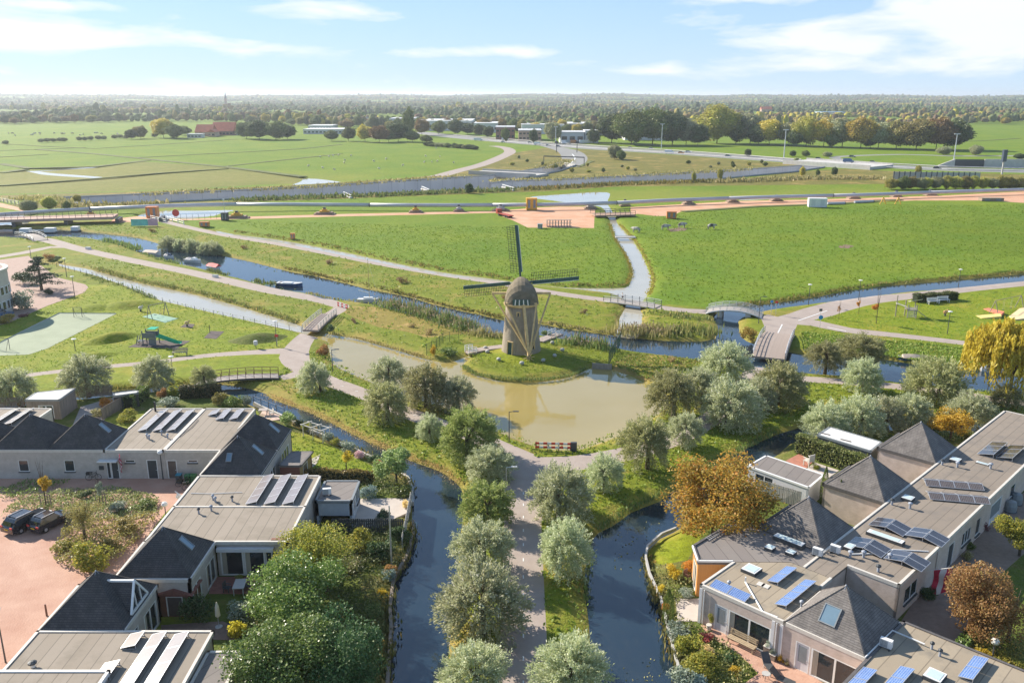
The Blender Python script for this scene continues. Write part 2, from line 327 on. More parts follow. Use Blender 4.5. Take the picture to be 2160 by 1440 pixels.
PATHS = dict(
 avenue=strip([(1104,1640),(1104,1440),(1104,1340),(1103,1200),(1103,1087),(1104,1030),(1104,985),(1102,965)],[3.75,3.75,3.75,3.75,3.8,4.4,6.5]),
 west_walk=strip([(1102,968),(1040,938),(975,908),(925,894),(833,860),(767,830),(694,804),(650,785),(624,762),(622,742),(640,716),(662,695)],[4.2,3.4,3.3,3.3,3.3,3.3,3.5,4.2,5,4.0,3.2]),
 bridge_spur=strip([(650,782),(620,791),(592,797)],[3.5,2.6,2.4]),
 park_walk=strip([(-60,806),(50,792),(133,782),(233,772),(333,763),(433,750),(533,743),(600,740),(632,742)],[2,2,2,2.2,2.6,4]),
 dyke_road=strip([(690,668),(712,655),(722,646),(690,636),(640,625),(567,612),(400,574),(267,547),(167,525),(110,509),(73,501),(30,492),(-60,480)],[3.0,4.2,4.5,4.4,4.2,4.2,4.2,4.4,4.6,4.5]),
 home_spur=strip([(140,521),(107,521),(50,533),(0,541),(-80,552)],[3,3.6,4,5]),
 canal_road=strip([(330,463),(400,480),(480,497),(590,515),(700,536),(833,562),(967,584),(1050,596),(1133,612),(1233,627),(1282,633)],3.4),
 link_walk=strip([(1383,647),(1420,652),(1450,655),(1494,657)],3.4),
 junction=strip([(1606,666),(1640,675),(1690,668),(1760,648),(1822,634),(1928,623),(2033,611),(2160,598),(2300,586)],[4,7,6.5,4.6,4,4,4]),
 play_road=strip([(1660,676),(1717,681),(1787,696),(1893,707),(1981,717),(2068,727),(2170,738),(2300,752)],[5,4,3.2,3,3,3]),
 bridge_head=strip([(1645,668),(1645,690),(1643,703)],[8,6,5]),
 east_walk=strip([(1620,756),(1600,779),(1575,808),(1545,845),(1505,880),(1411,930),(1317,957),(1220,975),(1130,980),(1102,975)],[4.0,3.6,3.4,3.4,3.4,3.4,4,5]),
 loop_walk=strip([(1585,798),(1640,796),(1699,799),(1782,805),(1865,812),(1921,818),(2032,832),(2116,845),(2200,855),(2300,866)],2.9),
 sand_track=strip([(905,377),(967,360),(1017,347),(1060,330),(1076,320),(1066,312),(1040,308)],9),
)
SITE = [(228,472),(300,466),(480,463),(700,457),(880,453),(1048,449),(1060,457),(1080,464),(1113,480),(1253,481),(1254,458),(1256,436),(1180,436),(1133,438),(1045,445),(880,448),(700,452),(560,456),(480,458),(400,462),(330,462),(290,455),(240,462)]
SITE2 = [(1330,437),(1400,433),(1558,424),(1706,421),(1850,417),(1998,412),(2160,404),(2300,398),(2300,430),(2160,428),(2068,423),(1928,423),(1773,430),(1646,433),(1505,442),(1435,447),(1418,455),(1385,456),(1345,451),(1330,455)]
TRENCH = [(112,420),(300,412),(480,405),(640,397),(720,392),(860,383),(970,376),(1030,373),(1140,357),(1185,344),(1215,350),(1180,362),(1100,378),(1036,389),(1080,384),(1200,380),(1300,375),(1420,368),(1576,359),(1690,351),(1740,354),(1674,364),(1576,373),(1505,380),(1400,384),(1333,384),(1267,388),(1200,393),(1100,398),(1033,403),(960,402),(867,408),(700,414),(500,421),(300,430),(180,432),(100,426)]
MOTORWAY = strip([(880,279),(957,288),(1033,295),(1133,303),(1267,313),(1420,322),(1505,328),(1646,338),(1752,345),(1857,350),(1998,357),(2160,361),(2400,366)],[26,30,34,34,32,30,28,26,24])
SLIP = strip([(1196,352),(1207,343),(1212,334),(1206,324),(1190,316),(1150,307)],[16,17,18,18,16,10])
SLIP2 = strip([(1857,348),(1760,332),(1900,326),(2000,329),(2100,329),(2300,328)],[6,8,9,9])
BRICK = [(-120,1000),(-120,1660),(60,1640),(60,1420),(150,1300),(270,1185),(345,1085),(425,1009),(520,1006),(300,1004),(0,1004)]
ZONES = [  # later wins
 ('meadow',[(-900,500),(-200,470),(230,460),(480,488),(700,530),(1050,592),(1300,614),(1330,634),(1380,640),(1490,648),(1545,640),(1700,622),(1900,592),(2160,570),(3200,520),(3200,205),(-900,205)]),
 ('roughfield',[(-300,370),(0,362),(70,358),(215,351),(300,341),(400,348),(480,352),(640,374),(625,384),(540,390),(400,399),(200,405),(0,409),(-300,415)]),
 ('weeds',[(1000,348),(1070,325),(1150,312),(1250,316),(1480,331),(1690,347),(1690,352),(1560,361),(1420,369),(1200,381),(1040,389),(960,377),(900,381),(720,394),(480,407),(300,414),(110,420),(0,424),(0,412),(300,404),(600,392),(860,376),(950,366)]),
 ('weeds',[(100,428),(200,433),(500,423),(860,410),(1100,400),(1300,388),(1580,375),(1690,362),(1780,356),(1900,362),(2160,368),(2160,378),(1900,388),(1500,392),(1300,394),(1150,404),(1000,409),(700,420),(500,427),(200,438),(50,440),(0,432)]),
 ('dry',[(1290,776),(1300,762),(1330,745),(1400,746),(1480,758),(1460,775),(1400,790),(1361,797),(1328,782)]),
 ('dry',[(716,654),(745,646),(800,648),(880,668),(960,692),(1000,704),(960,705),(900,712),(860,700),(800,690),(760,676)]),
 ('lawn',[(-80,880),(-80,660),(60,640),(160,600),(260,602),(330,628),(480,666),(620,700),(636,700),(600,735),(630,770),(560,790),(400,800),(200,816),(0,838)]),
 ('lawn',[(1700,670),(1822,640),(2033,617),(2160,604),(2300,590),(2300,760),(2068,722),(1893,702),(1787,690)]),
 ('garden',[(530,852),(592,876),(655,908),(694,924),(750,949),(792,969),(858,1008),(866,1060),(868,1100),(858,1165),(826,1220),(818,1290),(812,1620),(300,1640),(430,1230),(560,1020),(640,950),(545,870)]),
 ('garden',[(-80,868),(0,862),(300,828),(440,820),(500,838),(540,862),(300,866),(100,905),(-80,960)]),
 ('garden',[(1425,1112),(1460,1090),(1520,1045),(1600,980),(1672,928),(1720,914),(1850,901),(2000,905),(2300,942),(2300,1640),(1475,1640),(1446,1440),(1410,1318),(1394,1257),(1371,1207),(1364,1173),(1368,1150),(1396,1125)]),
 ('lawn',[(600,908),(660,912),(700,940),(790,985),(780,998),(650,992),(600,990)]),
 ('lawn',[(1366,1172),(1370,1150),(1397,1126),(1424,1113),(1470,1095),(1480,1130),(1450,1180),(1400,1190)]),
 ('orange',SITE),('orange',SITE2),
 ('brick',BRICK),
 ('asphalt',MOTORWAY),('asphalt',SLIP),('asphalt',SLIP2),
]
POLYS = []
def inside(P,W):
    W = np.array(W); r = np.zeros(len(P),bool)
    mn,mx = W.min(0),W.max(0); idx = np.where((P >= mn).all(1) & (P <= mx).all(1))[0]
    if not len(idx): return r
    Q = P[idx]; ins = np.zeros(len(Q),bool)
    for i in range(len(W)):
        x0,y0 = W[i]; x1,y1 = W[(i + 1) % len(W)]
        if y0 == y1: continue
        c = ((y0 > Q[:,1]) != (y1 > Q[:,1])) & (Q[:,0] < (x1 - x0) * (Q[:,1] - y0) / (y1 - y0) + x0); ins ^= c
    r[idx] = ins; return r
def land():
    polys = POLYS                                  # (class, polygon world pts)
    for c,P in ZONES:
        W = P if isinstance(P[0],np.ndarray) else [np.array(q) for q in pxs(P)]
        if c in ('meadow',): W = [np.array(q) for q in pxs(P)]
        polys.append((c,W))
    for k,P in PATHS.items(): polys.append(('path',P))
    wat = {}
    for k,P in WATER.items():
        W = spline(pxs(P),True,1.6,.07); wat[k] = W
        polys.append(('water_pond' if k in POND else 'water_murky' if k in MURKY else 'water_dark',W))
    polys.append(('trench',[np.array(q) for q in pxs(TRENCH)]))
    verts,edges = [],[]
    B = [(-9000,-30),(9000,-30),(9000,9500),(-9000,9500)]
    verts += B; edges += [(0,1),(1,2),(2,3),(3,0)]
    for c,W in polys:
        b = len(verts); n = len(W); verts += [(float(p[0]),float(p[1])) for p in W]
        edges += [(b + i,b + (i + 1) % n) for i in range(n)]
    # helper points beside the shores so that banks slope down to the water
    segA,segB = [],[]
    for k,W in wat.items():
        A = np.array(W); Bn = np.roll(A,-1,0); segA.append(A); segB.append(Bn)
        d = Bn - A; ln = np.linalg.norm(d,axis=1)[:,None] + 1e-9; nn = np.stack([-d[:,1],d[:,0]],1) / ln; mid = (A + Bn) / 2
        for off in (-1.5,1.5,-3.2,3.2):
            q = mid + nn * off
            if abs(off) > 2: q = q[::2]
            verts += [tuple(map(float,p)) for p in q if 40 < p[1] < 330]
    segA = np.concatenate(segA); segB = np.concatenate(segB)
    for x in np.arange(-110,111,6.0):
        for y in np.arange(48,260,6.0):
            verts.append((float(x + RNG.uniform(-1.5,1.5)),float(y + RNG.uniform(-1.5,1.5))))
    vo,eo,fo,ov,oe,of = delaunay_2d_cdt([Vector(v) for v in verts],edges,[],0,1e-4)
    V = np.array([(v.x,v.y) for v in vo]); T = np.array([f for f in fo if len(f) == 3],np.int32)
    cen = V[T].mean(1)
    cls = np.full(len(T),'grass',dtype='<U12')
    for c,W in polys: cls[inside(cen,W)] = c
    isw = np.char.startswith(cls,'water')
    wv = np.zeros(len(V),bool); wv[T[isw].ravel()] = True
    gv = np.zeros(len(V),bool); gv[T[~isw].ravel()] = True
    # distance to shore
    dist = np.full(len(V),1e9)
    near = np.where((V[:,1] < 1400))[0]
    d = segB - segA; l2 = (d ** 2).sum(1) + 1e-12
    for i in range(0,len(near),400):
        ii = near[i:i + 400]; p = V[ii]
        t = np.clip(((p[:,None,:] - segA[None]) * d[None]).sum(2) / l2[None],0,1)
        q = segA[None] + d[None] * t[...,None]; dist[ii] = np.sqrt(((p[:,None,:] - q) ** 2).sum(2)).min(1)
    shore = wv & gv; dist[shore] = 0
    s = np.clip(dist / 1.7,0,1); Z = WZ * (1 - s * s * (3 - 2 * s)) ; Z[wv & ~gv] = WZ; Z[shore] = WZ
    bank = np.exp(-dist / 1.6).astype(np.float32)
    objs = {}
    NAMES = dict(grass='ground',meadow='meadow',roughfield='rough_field',weeds='rough_ground',dry='dry_grass_ground',lawn='lawn',garden='garden_ground',orange='clay_road',brick='brick_pavement',asphalt='motorway_road',path='path',water_murky='ditch_water',water_pond='pond_water',water_dark='canal_water')
    for c in np.unique(cls):
        if c == 'trench': continue
        f = T[cls == c]; u,inv = np.unique(f,return_inverse=True); f2 = inv.reshape(-1,3)
        z = Z[u].copy()
        if c.startswith('water'): z[:] = WZ
        me = npmesh(NAMES[c],np.column_stack([V[u],z]),f2,MATS[c],smooth=c not in ('brick','orange'))
        a = me.attributes.new('bank','FLOAT','POINT'); a.data.foreach_set('value',bank[u])
        o = tag(link(NAMES[c],me),kind='structure'); objs[c] = o
    return objs
grassmat('grass',(.175,.222,.018),(.215,.240,.020),(.34,.245,.070),bankdry=.6,dryamt=.16)
grassmat('meadow',(.140,.238,.013),(.215,.282,.018),(.27,.26,.045),bankdry=.5,dryamt=.04,tuss_shade=.34,bump=.8,midamt=.28)
grassmat('roughfield',(.185,.205,.032),(.220,.222,.040),(.27,.235,.070),bankdry=.3,dryamt=.10)
grassmat('weeds',(.200,.190,.038),(.245,.215,.048),(.33,.24,.075),bankdry=.3,dryamt=.22,s=.6,tuss_shade=.5)
grassmat('dry',(.27,.225,.045),(.32,.245,.060),(.40,.27,.095),bankdry=.9,dryamt=.25,s=1.5)
grassmat('lawn',(.200,.262,.014),(.260,.285,.018),(.34,.28,.045),bankdry=.45,dryamt=.12,tuss_shade=.3,bump=.5)
grassmat('garden',(.115,.160,.024),(.150,.175,.032),(.22,.16,.070),bankdry=.5,dryamt=.15,s=2.2)
mat('orange',(.50,.245,.13),.9,scale=.15,col2=(.60,.38,.25),bump=.4,bscale=1.5,detail=8)
mat('asphalt',(.22,.22,.21),.85,scale=.2,col2=(.27,.265,.25),detail=6)
mat('path',(.325,.265,.230),.9,scale=.5,col2=(.385,.325,.285),bump=.25,bscale=20,detail=8)
mat('brick',(.40,.215,.150),.85,scale=.35,col2=(.52,.325,.24),bump=.35,bscale=6,detail=12)
watermat('water_pond',(.33,.255,.075),.04,.04,var=(.36,.285,.105),ior=1.85)
watermat('water_murky',(.40,.37,.29),.06,.05,var=(.44,.41,.33),ior=1.6)  # murky water; its pale base colour also holds the sky's reflection
watermat('water_dark',(.010,.024,.042),.04,.07,var=(.018,.034,.048),ior=1.75)
LAND = land()
# ------------------------------------------------------------------ vegetation builders
def rnd_dirs(n):
    v = RNG.normal(size=(n,3)); return v / np.linalg.norm(v,axis=1)[:,None]
def leaves(P,D,ln,wd,name,m,curl=0.0):
    """quads at P along D; ln, wd arrays or numbers"""
    n = len(P); D = D / (np.linalg.norm(D,axis=1)[:,None] + 1e-9); S = np.cross(D,rnd_dirs(n)); S /= (np.linalg.norm(S,axis=1)[:,None] + 1e-9)
    ln = (np.full(n,ln) if np.isscalar(ln) else ln) * RNG.uniform(.7,1.3,n); wd = (np.full(n,wd) if np.isscalar(wd) else wd) * RNG.uniform(.75,1.25,n)
    a = P - D * ln[:,None] * .5; b = P + D * ln[:,None] * .5; mid = P + S * 0
    V = np.empty((n,4,3)); V[:,0] = a; V[:,1] = mid + S * wd[:,None] * .5; V[:,2] = b; V[:,3] = mid - S * wd[:,None] * .5
    return npmesh(name,V.reshape(-1,3),np.arange(n * 4).reshape(-1,4),m)
M_BARK = mat('bark',(.11,.085,.06),.9,.35,4,.6,obj=True)
M_WILLOW = leafmat('willow_leaf',(.255,.280,.140),(.385,.400,.245),(.55,.54,.43),.42)
M_WILLOW2 = leafmat('willow_leaf_green',(.165,.230,.055),(.290,.340,.110),(.40,.42,.20),.40)
M_WILLOWO = leafmat('willow_leaf_olive',(.205,.215,.085),(.320,.315,.150),(.46,.44,.28),.40)
M_GREEN = leafmat('leaf_green',(.075,.120,.022),(.160,.205,.050),(.36,.40,.20),.35,.35)  # pale third tone is a painted highlight on a few leaves
M_DARK = leafmat('leaf_dark',(.030,.065,.022),(.070,.115,.038),(.14,.17,.07),.2)
M_YELGR = leafmat('leaf_yellow_green',(.16,.185,.030),(.29,.27,.045),(.45,.36,.06),.4)
M_YELLOW = leafmat('leaf_yellow',(.33,.27,.03),(.48,.40,.045),(.56,.48,.09),.45)
M_GOLD = leafmat('leaf_gold',(.34,.225,.02),(.50,.36,.035),(.58,.44,.06),.4)
M_ORANGE = leafmat('leaf_orange',(.40,.17,.03),(.56,.28,.045),(.50,.36,.05),.4)
M_RUST = leafmat('leaf_rust',(.22,.105,.04),(.36,.20,.07),(.34,.28,.08),.35)
M_REDL = leafmat('leaf_red',(.34,.05,.05),(.50,.10,.10),(.55,.2,.2),.35)
M_PINK = leafmat('flower_pink',(.55,.30,.33),(.68,.45,.46),(.4,.4,.2),.3)
M_GREY = leafmat('leaf_grey',(.14,.18,.13),(.26,.30,.22),(.5,.5,.42),.25)
M_CONIF = leafmat('needle_dark',(.018,.040,.024),(.045,.075,.036),None,.1)
M_CYPR = leafmat('cypress_green',(.06,.10,.02),(.14,.17,.035),None,.2)
M_REED = leafmat('reed',(.16,.155,.05),(.30,.26,.11),(.45,.36,.2),.3)
M_REEDG = leafmat('reed_green',(.08,.13,.035),(.17,.20,.06),(.3,.26,.12),.3)
M_PLUME = leafmat('reed_plume',(.20,.15,.095),(.30,.235,.155),None,.3)

def pollard_crown(name,m,n=5200,seed=0,shape=(1,1,1),up=.35,spread=1.0):
    """unit radius crown of a pollard willow: shoots radiating from the head, narrow leaves along them"""
    ns = 250; d = rnd_dirs(ns); d[:,2] = d[:,2] * .8 + up; d /= np.linalg.norm(d,axis=1)[:,None]
    L = RNG.uniform(.70,1.08,ns) * (1 + .13 * np.sin(d[:,0] * 4 + seed) * np.cos(d[:,1] * 5 - seed)); head = np.array((0,0,-.35))
    k = RNG.integers(0,ns,n); t = 1 - RNG.random(n) ** 1.5 * .72
    cen = RNG.normal(0,.042,(n,3)) * (0.4 + t)[:,None]
    P = head + (d[k] * (L[k] * t)[:,None] + d[k] * .25) * np.array((spread,spread,1)) + cen
    P[:,2] -= .30 * t ** 2 * np.clip(np.linalg.norm(d[k][:,:2],axis=1),0,1) * .9
    D = d[k] * .9 + RNG.normal(0,.42,(n,3)); D[:,2] += .12
    P = P * np.array(shape) * .92
    return leaves(P,D,.092,.034,name,m)
def lump_crown(name,m,n=4200,lumps=16,leaf=.12,asp=.75,shape=(1,1,.85),hollow=.55,seed=0):
    """unit radius broadleaf crown: uneven lumps of leaves with gaps between"""
    c = rnd_dirs(lumps) * (RNG.random(lumps) ** .45 * (.62 + .004 * min(lumps,40)))[:,None]; r = RNG.uniform(.26,.47,lumps) * (1 - .005 * min(lumps,40))
    k = RNG.integers(0,lumps,n); dd = rnd_dirs(n); rad = r[k] * (hollow + (1 - hollow) * RNG.random(n) ** .5) * (1 + .25 * RNG.normal(size=n) * .4)
    P = (c[k] + dd * rad[:,None]) * np.array(shape); D = RNG.normal(size=(n,3)) + dd * .3
    return leaves(P,D,leaf,leaf * asp,name,m)
def weep_crown(name,m,n=9000):
    ns = 420; a = RNG.uniform(0,2 * math.pi,ns); rr = RNG.random(ns) ** .6; z0 = .85 * np.sqrt(np.clip(1 - rr * rr * .75,0,1)) * RNG.uniform(.7,1.05,ns); ln = RNG.uniform(.5,1.25,ns)
    k = RNG.integers(0,ns,n); t = RNG.random(n)
    P = np.column_stack([np.cos(a[k]) * rr[k] * (1 + .1 * t),np.sin(a[k]) * rr[k] * (1 + .1 * t),z0[k] - t * ln[k] * (.35 + .65 * rr[k])]) + RNG.normal(0,.022,(n,3))
    D = RNG.normal(0,.35,(n,3)); D[:,2] -= 1
    return leaves(P,D,.13,.045,name,m)
def column_crown(name,m,n=1500,leaf=.10):
    """unit height, unit base-radius flame shape (cypress)"""
    z = RNG.random(n); r = np.sqrt(np.clip(np.sin(np.pi * np.clip(z * .86 + .1,0,1)),0,1)) * (1 - z ** 4 * .75) * RNG.uniform(.7,1.05,n); a = RNG.uniform(0,2 * math.pi,n)
    P = np.column_stack([np.cos(a) * r,np.sin(a) * r,z]); D = np.column_stack([np.cos(a) * .3,np.sin(a) * .3,np.full(n,.5)]) + RNG.normal(0,.2,(n,3))
    P2 = P.copy(); return leaves(P2,D * np.array((3,3,1)),leaf,leaf * .5,name,m)
def trunk_mesh(name,h,r,limbs=7,spread=.6,lean=0,limb_h=.5):
    b = MB(); b.tube([(0,0,-.15),(.02,0,h * .5),(lean,0,h)],[r * 1.25,r * .95,r * 1.1],8)
    for i in range(limbs):
        a = 2 * math.pi * i / limbs + random.random(); s = spread * random.uniform(.6,1.1)
        b.tube([(lean,0,h * .92),(lean + math.cos(a) * s * .4,math.sin(a) * s * .4,h + limb_h * .45),(lean + math.cos(a) * s,math.sin(a) * s,h + limb_h * random.uniform(.9,1.5))],[r * .5,r * .3,r * .1],5)
    return b.mesh(name,M_BARK,True)

def woodmat(name,a,b_,c):
    """distant crowns: light and dark leaf masses, tone changing tree by tree"""
    a,b_,c = [tuple(k * LEAFGAIN for k in q) for q in (a,b_,c)]
    m,N,L = _nodes(name); out = N.new('ShaderNodeOutputMaterial'); tc = N.new('ShaderNodeTexCoord'); oi = N.new('ShaderNodeObjectInfo')
    n = N.new('ShaderNodeTexNoise'); n.inputs['Scale'].default_value = 4.5; n.inputs['Detail'].default_value = 7; n.inputs['Roughness'].default_value = .75; L.new(tc.outputs['Object'],n.inputs['Vector'])
    r = N.new('ShaderNodeValToRGB'); e = r.color_ramp.elements; e[0].position = .36; e[0].color = (*a,1); e[1].position = .66; e[1].color = (*c,1); k = e.new(.52); k.color = (*b_,1); L.new(n.outputs[0],r.inputs[0])
    hs = N.new('ShaderNodeHueSaturation'); L.new(r.outputs[0],hs.inputs['Color'])
    for sk,lo,hi in (('Value',.75,1.3),('Hue',.475,.52),('Saturation',.8,1.1)):
        mr = N.new('ShaderNodeMapRange'); mr.inputs[3].default_value = lo; mr.inputs[4].default_value = hi; L.new(oi.outputs['Random'],mr.inputs[0]); L.new(mr.outputs[0],hs.inputs[sk])
    d = N.new('ShaderNodeBsdfPrincipled'); d.inputs['Roughness'].default_value = .8; d.inputs['Specular IOR Level'].default_value = .1; L.new(hs.outputs[0],d.inputs['Base Color'])
    bp = N.new('ShaderNodeBump'); bp.inputs['Strength'].default_value = .9; bp.inputs['Distance'].default_value = .8; L.new(n.outputs[0],bp.inputs['Height']); L.new(bp.outputs[0],d.inputs['Normal'])
    t = N.new('ShaderNodeBsdfTranslucent'); L.new(hs.outputs[0],t.inputs[0]); mx = N.new('ShaderNodeMixShader'); mx.inputs[0].default_value = .15; L.new(d.outputs[0],mx.inputs[1]); L.new(t.outputs[0],mx.inputs[2]); L.new(mx.outputs[0],out.inputs[0]); MATS[name] = m; return m
def blob_crown(name,m,shape=(1,1,1),lumps=16,sub=4):
    bm = bmesh.new(); bmesh.ops.create_icosphere(bm,subdivisions=sub,radius=1); V = np.array([v.co[:] for v in bm.verts]); Fc = np.array([[v.index for v in f.verts] for f in bm.faces]); bm.free()
    c = rnd_dirs(lumps); c[:,2] = c[:,2] * .8 + .15; c /= np.linalg.norm(c,axis=1)[:,None]; amp = RNG.uniform(.5,1,lumps); w = RNG.uniform(.05,.13,lumps)
    dt = np.clip(V @ c.T,-1,1); f = (np.exp(-(1 - dt) / w) * amp).max(1); q = c[RNG.permutation(lumps)]; f2 = (np.exp(-(1 - np.clip(V @ (-q[:,[1,0,2]]).T,-1,1)) / .03)).max(1)
    r = .62 + .34 * f + .08 * f2 + RNG.normal(0,.015,len(V)); P = V * r[:,None]; P[:,2] = np.where(P[:,2] < 0,P[:,2] * .9,P[:,2]); return npmesh(name,P * np.array(shape),Fc,m,True)
# ------------------------------------------------------------------ pollard willows
WCROWNS = [pollard_crown('willow_crown',M_WILLOW,19000,i) for i in range(4)]
WGREEN = [pollard_crown('willow_crown',M_WILLOW2,19000,9,(1,1,1.05))]
WOLIVE = [pollard_crown('willow_crown',M_WILLOWO,18000,5),pollard_crown('willow_crown',M_WILLOWO,17000,6)]
WTRUNKS = [trunk_mesh('willow_trunk',1.0,.16,8,.55) for _ in range(3)]
def place_tree(name,label,cat,group,base,centre,rpx,crown,trunk,rpy=None,cname='crown',squash=1.0):
    """base, centre in survey pixels; crown a unit-radius mesh, trunk a unit-height mesh"""
    x,D = G(*base); zb = 0.0; zc = height_at(D,centre[1]); X2 = (centre[0] - 1080) / FP * zc_of(D,zc)
    r = rpx * zc_of(D,zc) / FP; ry = (rpy or rpx) * zc_of(D,zc) / FP / math.cos(TILT * .6)
    zc = max(zc,ry * .55 + .2)
    e = thing(name,label,cat,(x,D,zb),0,group)
    th = max(.5,zc - ry * .45)
    t = link('trunk',trunk,e,(0,0,0),(0,0,random.uniform(0,6)),(max(.22,min(th * .55 + .45,r * .62)),) * 2 + (th,))
    c = link(cname,crown,e,(X2 - x,0,zc),(0,0,random.uniform(0,6.28)),(r,r,ry))
    return e
WILLOWS = [  # base, crown centre, radius px, crown list, label
 ((1005,1475),(1000,1405),72,66,0,'silvery pollard willow at the bottom edge, left of the central path'),
 ((1018,1338),(1014,1245),88,88,0,'largest silvery pollard willow, second from the bottom, left of the central path'),
 ((1020,1205),(1018,1135),62,56,1,'silvery pollard willow third from the bottom, left of the central path'),
 ((1030,1105),(1027,1050),56,48,4,'fresh green pollard willow fourth from the bottom, left of the central path'),
 ((1032,1010),(1034,967),48,38,1,'grey-green pollard willow beside the path crossing, on its left'),
 ((986,965),(990,900),60,58,4,'tall bright green willow standing left of the pond by the path crossing'),
 ((906,928),(906,893),26,28,0,'small young willow between the path and the straw-coloured canal bank'),
 ((818,888),(812,838),44,46,5,'olive-green pollard willow leaning over the path along the straw bank'),
 ((819,818),(817,776),37,32,2,'round willow at the pond edge, farthest left of the four by the path'),
 ((899,858),(899,800),46,48,5,'olive pollard willow with a bare trunk on the pond side of the path'),
 ((966,862),(965,820),37,36,3,'round grey willow overhanging the left side of the mill pond'),
 ((676,826),(661,786),32,38,2,'dense dark round willow at the fork near the red-railed bridge'),
 ((1205,1480),(1207,1395),78,74,1,'silvery pollard willow at the bottom edge, right of the central path'),
 ((1176,1206),(1194,1138),53,64,2,'leaning silvery willow on the right verge of the central path, second from the bottom'),
 ((1178,1090),(1185,1025),62,66,3,'broad silvery willow right of the central path, third from the bottom'),
 ((1274,1032),(1277,985),36,40,0,'small willow with a bare trunk on the bright green bank near the crossing'),
 ((1366,988),(1362,915),50,54,5,'olive willow with bare trunk right of the mill pond, beside the curving path'),
 ((1440,942),(1447,895),36,38,2,'small round dark willow with bare trunk on the bank above the orange tree'),
 ((1420,878),(1417,812),50,48,5,'olive pollard willow at the right edge of the mill pond'),
 ((1532,898),(1546,838),60,58,3,'large grey-green willow on the right of the curving path'),
 ((1478,850),(1475,800),38,36,1,'grey willow half hidden behind the large one by the pond'),
 ((1537,805),(1532,752),52,42,2,'round dark willow beside the left foot of the timber bridge'),
 ((1640,855),(1646,800),54,50,6,'round olive willow beside the right foot of the timber bridge'),
 ((1603,868),(1600,825),38,38,0,'grey willow between the two large willows below the timber bridge'),
 ((1740,786),(1740,742),35,30,6,'umbrella-shaped pollard with a bare trunk beside the canal right of the timber bridge'),
 ((1828,778),(1818,728),47,36,5,'bushy olive willow behind the umbrella-shaped pollard'),
 ((1822,826),(1822,783),38,40,1,'round grey willow on the canal path, in front of the moored white sloop'),
 ((1977,842),(1975,790),60,54,5,'large bushy olive willow hiding the stern of the white sloop'),
 ((2050,893),(2050,852),44,34,0,'low grey willow between the yellow-orange tree and the canal path'),
 ((2126,858),(2126,828),30,26,5,'small pollard under the yellow weeping willow'),
 ((1742,925),(1748,878),46,44,1,'leftmost grey willow of the row behind the white flat roof'),
 ((1812,918),(1815,868),48,46,0,'second grey willow of the row behind the white flat roof'),
 ((1868,908),(1866,862),42,40,3,'third grey willow of the row behind the white flat roof'),
 ((1917,903),(1922,858),40,40,1,'rightmost grey willow of the row, touching the far pyramid roof'),
 ((187,832),(178,778),48,42,0,'large round silvery pollard with stout trunk behind the garden shed'),
 ((328,812),(322,776),37,38,2,'dense round silvery pollard beside the park path'),
 ((26,848),(24,802),40,36,1,'silvery pollard cut by the left picture edge'),
 ((433,826),(428,786),24,22,5,'thin brownish young tree beside the red-railed bridge'),
]
for (b,c,rx,ry,k,lab) in WILLOWS:
    cr = WCROWNS[k] if k < 4 else (WGREEN[0] if k == 4 else WOLIVE[k - 5])
    place_tree('pollard_willow',lab,'willow','pollard willows',b,c,rx,cr,random.choice(WTRUNKS),ry)
# ------------------------------------------------------------------ far woodland, hills, haze
def hill_z(x,y):
    az = np.arctan2(x,y); D = np.hypot(x,y)
    s = np.clip((D - 3800) / 3600,0,1); s = s * s * (3 - 2 * s)
    return s * (30 + 5 * np.sin(az * 9 + 1.0) + 4 * np.sin(az * 23) + 3 * np.sin(az * 47 + 2))
def far_tree(name,m,n,leaf,shape,lumps):
    c = lump_crown(name,m,n,lumps,leaf,.85,shape,.5)
    return c
F_DARK = woodmat('wood_dark',(.030,.045,.018),(.058,.080,.030),(.105,.130,.045))
F_MID = woodmat('wood_mid',(.050,.065,.022),(.092,.115,.036),(.155,.175,.055))
F_OLIVE = woodmat('wood_olive',(.072,.068,.024),(.128,.116,.038),(.205,.180,.060))
F_GOLD = woodmat('wood_gold',(.125,.105,.022),(.235,.190,.035),(.36,.28,.055))
F_RUST = woodmat('wood_rust',(.085,.055,.024),(.155,.100,.042),(.235,.160,.065))
FARC = [blob_crown('far_crown',mm,(1,1,s),14,3) for mm,s in ((F_DARK,1.05),(F_MID,.95),(F_OLIVE,.9),(F_GOLD,.95),(F_RUST,.95),(F_MID,1.3))]
def tree_line(D,az):   # nearest distance of the closed woodland for a bearing (image x)
    px = 1080 + math.tan(az) * math.cos(TILT) * FP
    X = [-400,0,60,300,480,640,700,1000,1280,1450,2050,2140,2600]
    Y = [258,259,262,258,258,262,268,276,286,272,262,252,248]
    y = np.interp(px,X,Y); return HC / math.tan(TILT + math.atan((y - 720) / FP))
pts = []; D = 900.0
while D < 8200:
    step = 9.0 + D * .0013; half = .88
    n = int(2 * half * D / step)
    for i in range(n):
        az = math.atan((-half * D + (i + .5) * step + random.uniform(-4,4)) / D); Dj = D * random.uniform(.985,1.015)
        tl = tree_line(D,az)
        if Dj < tl: continue
        # clearings
        if Dj > tl * 1.1 and (math.sin(az * 37 + Dj * .0021) * math.sin(az * 11 - Dj * .004) > .45): continue
        pts.append((math.tan(az) * Dj,Dj,step))
    D *= 1.033
P = np.array(pts); Z = hill_z(P[:,0],P[:,1])
_f = np.sin(P[:,0] * .0062 + np.sin(P[:,1] * .0031) * 2) + np.cos(P[:,1] * .0047 - P[:,0] * .0021) + RNG.normal(0,.75,len(P))
kinds = np.digitize(_f,[-1.25,-.35,.35,.95,1.45]); kinds = np.array([0,1,5,2,4,3])[kinds]
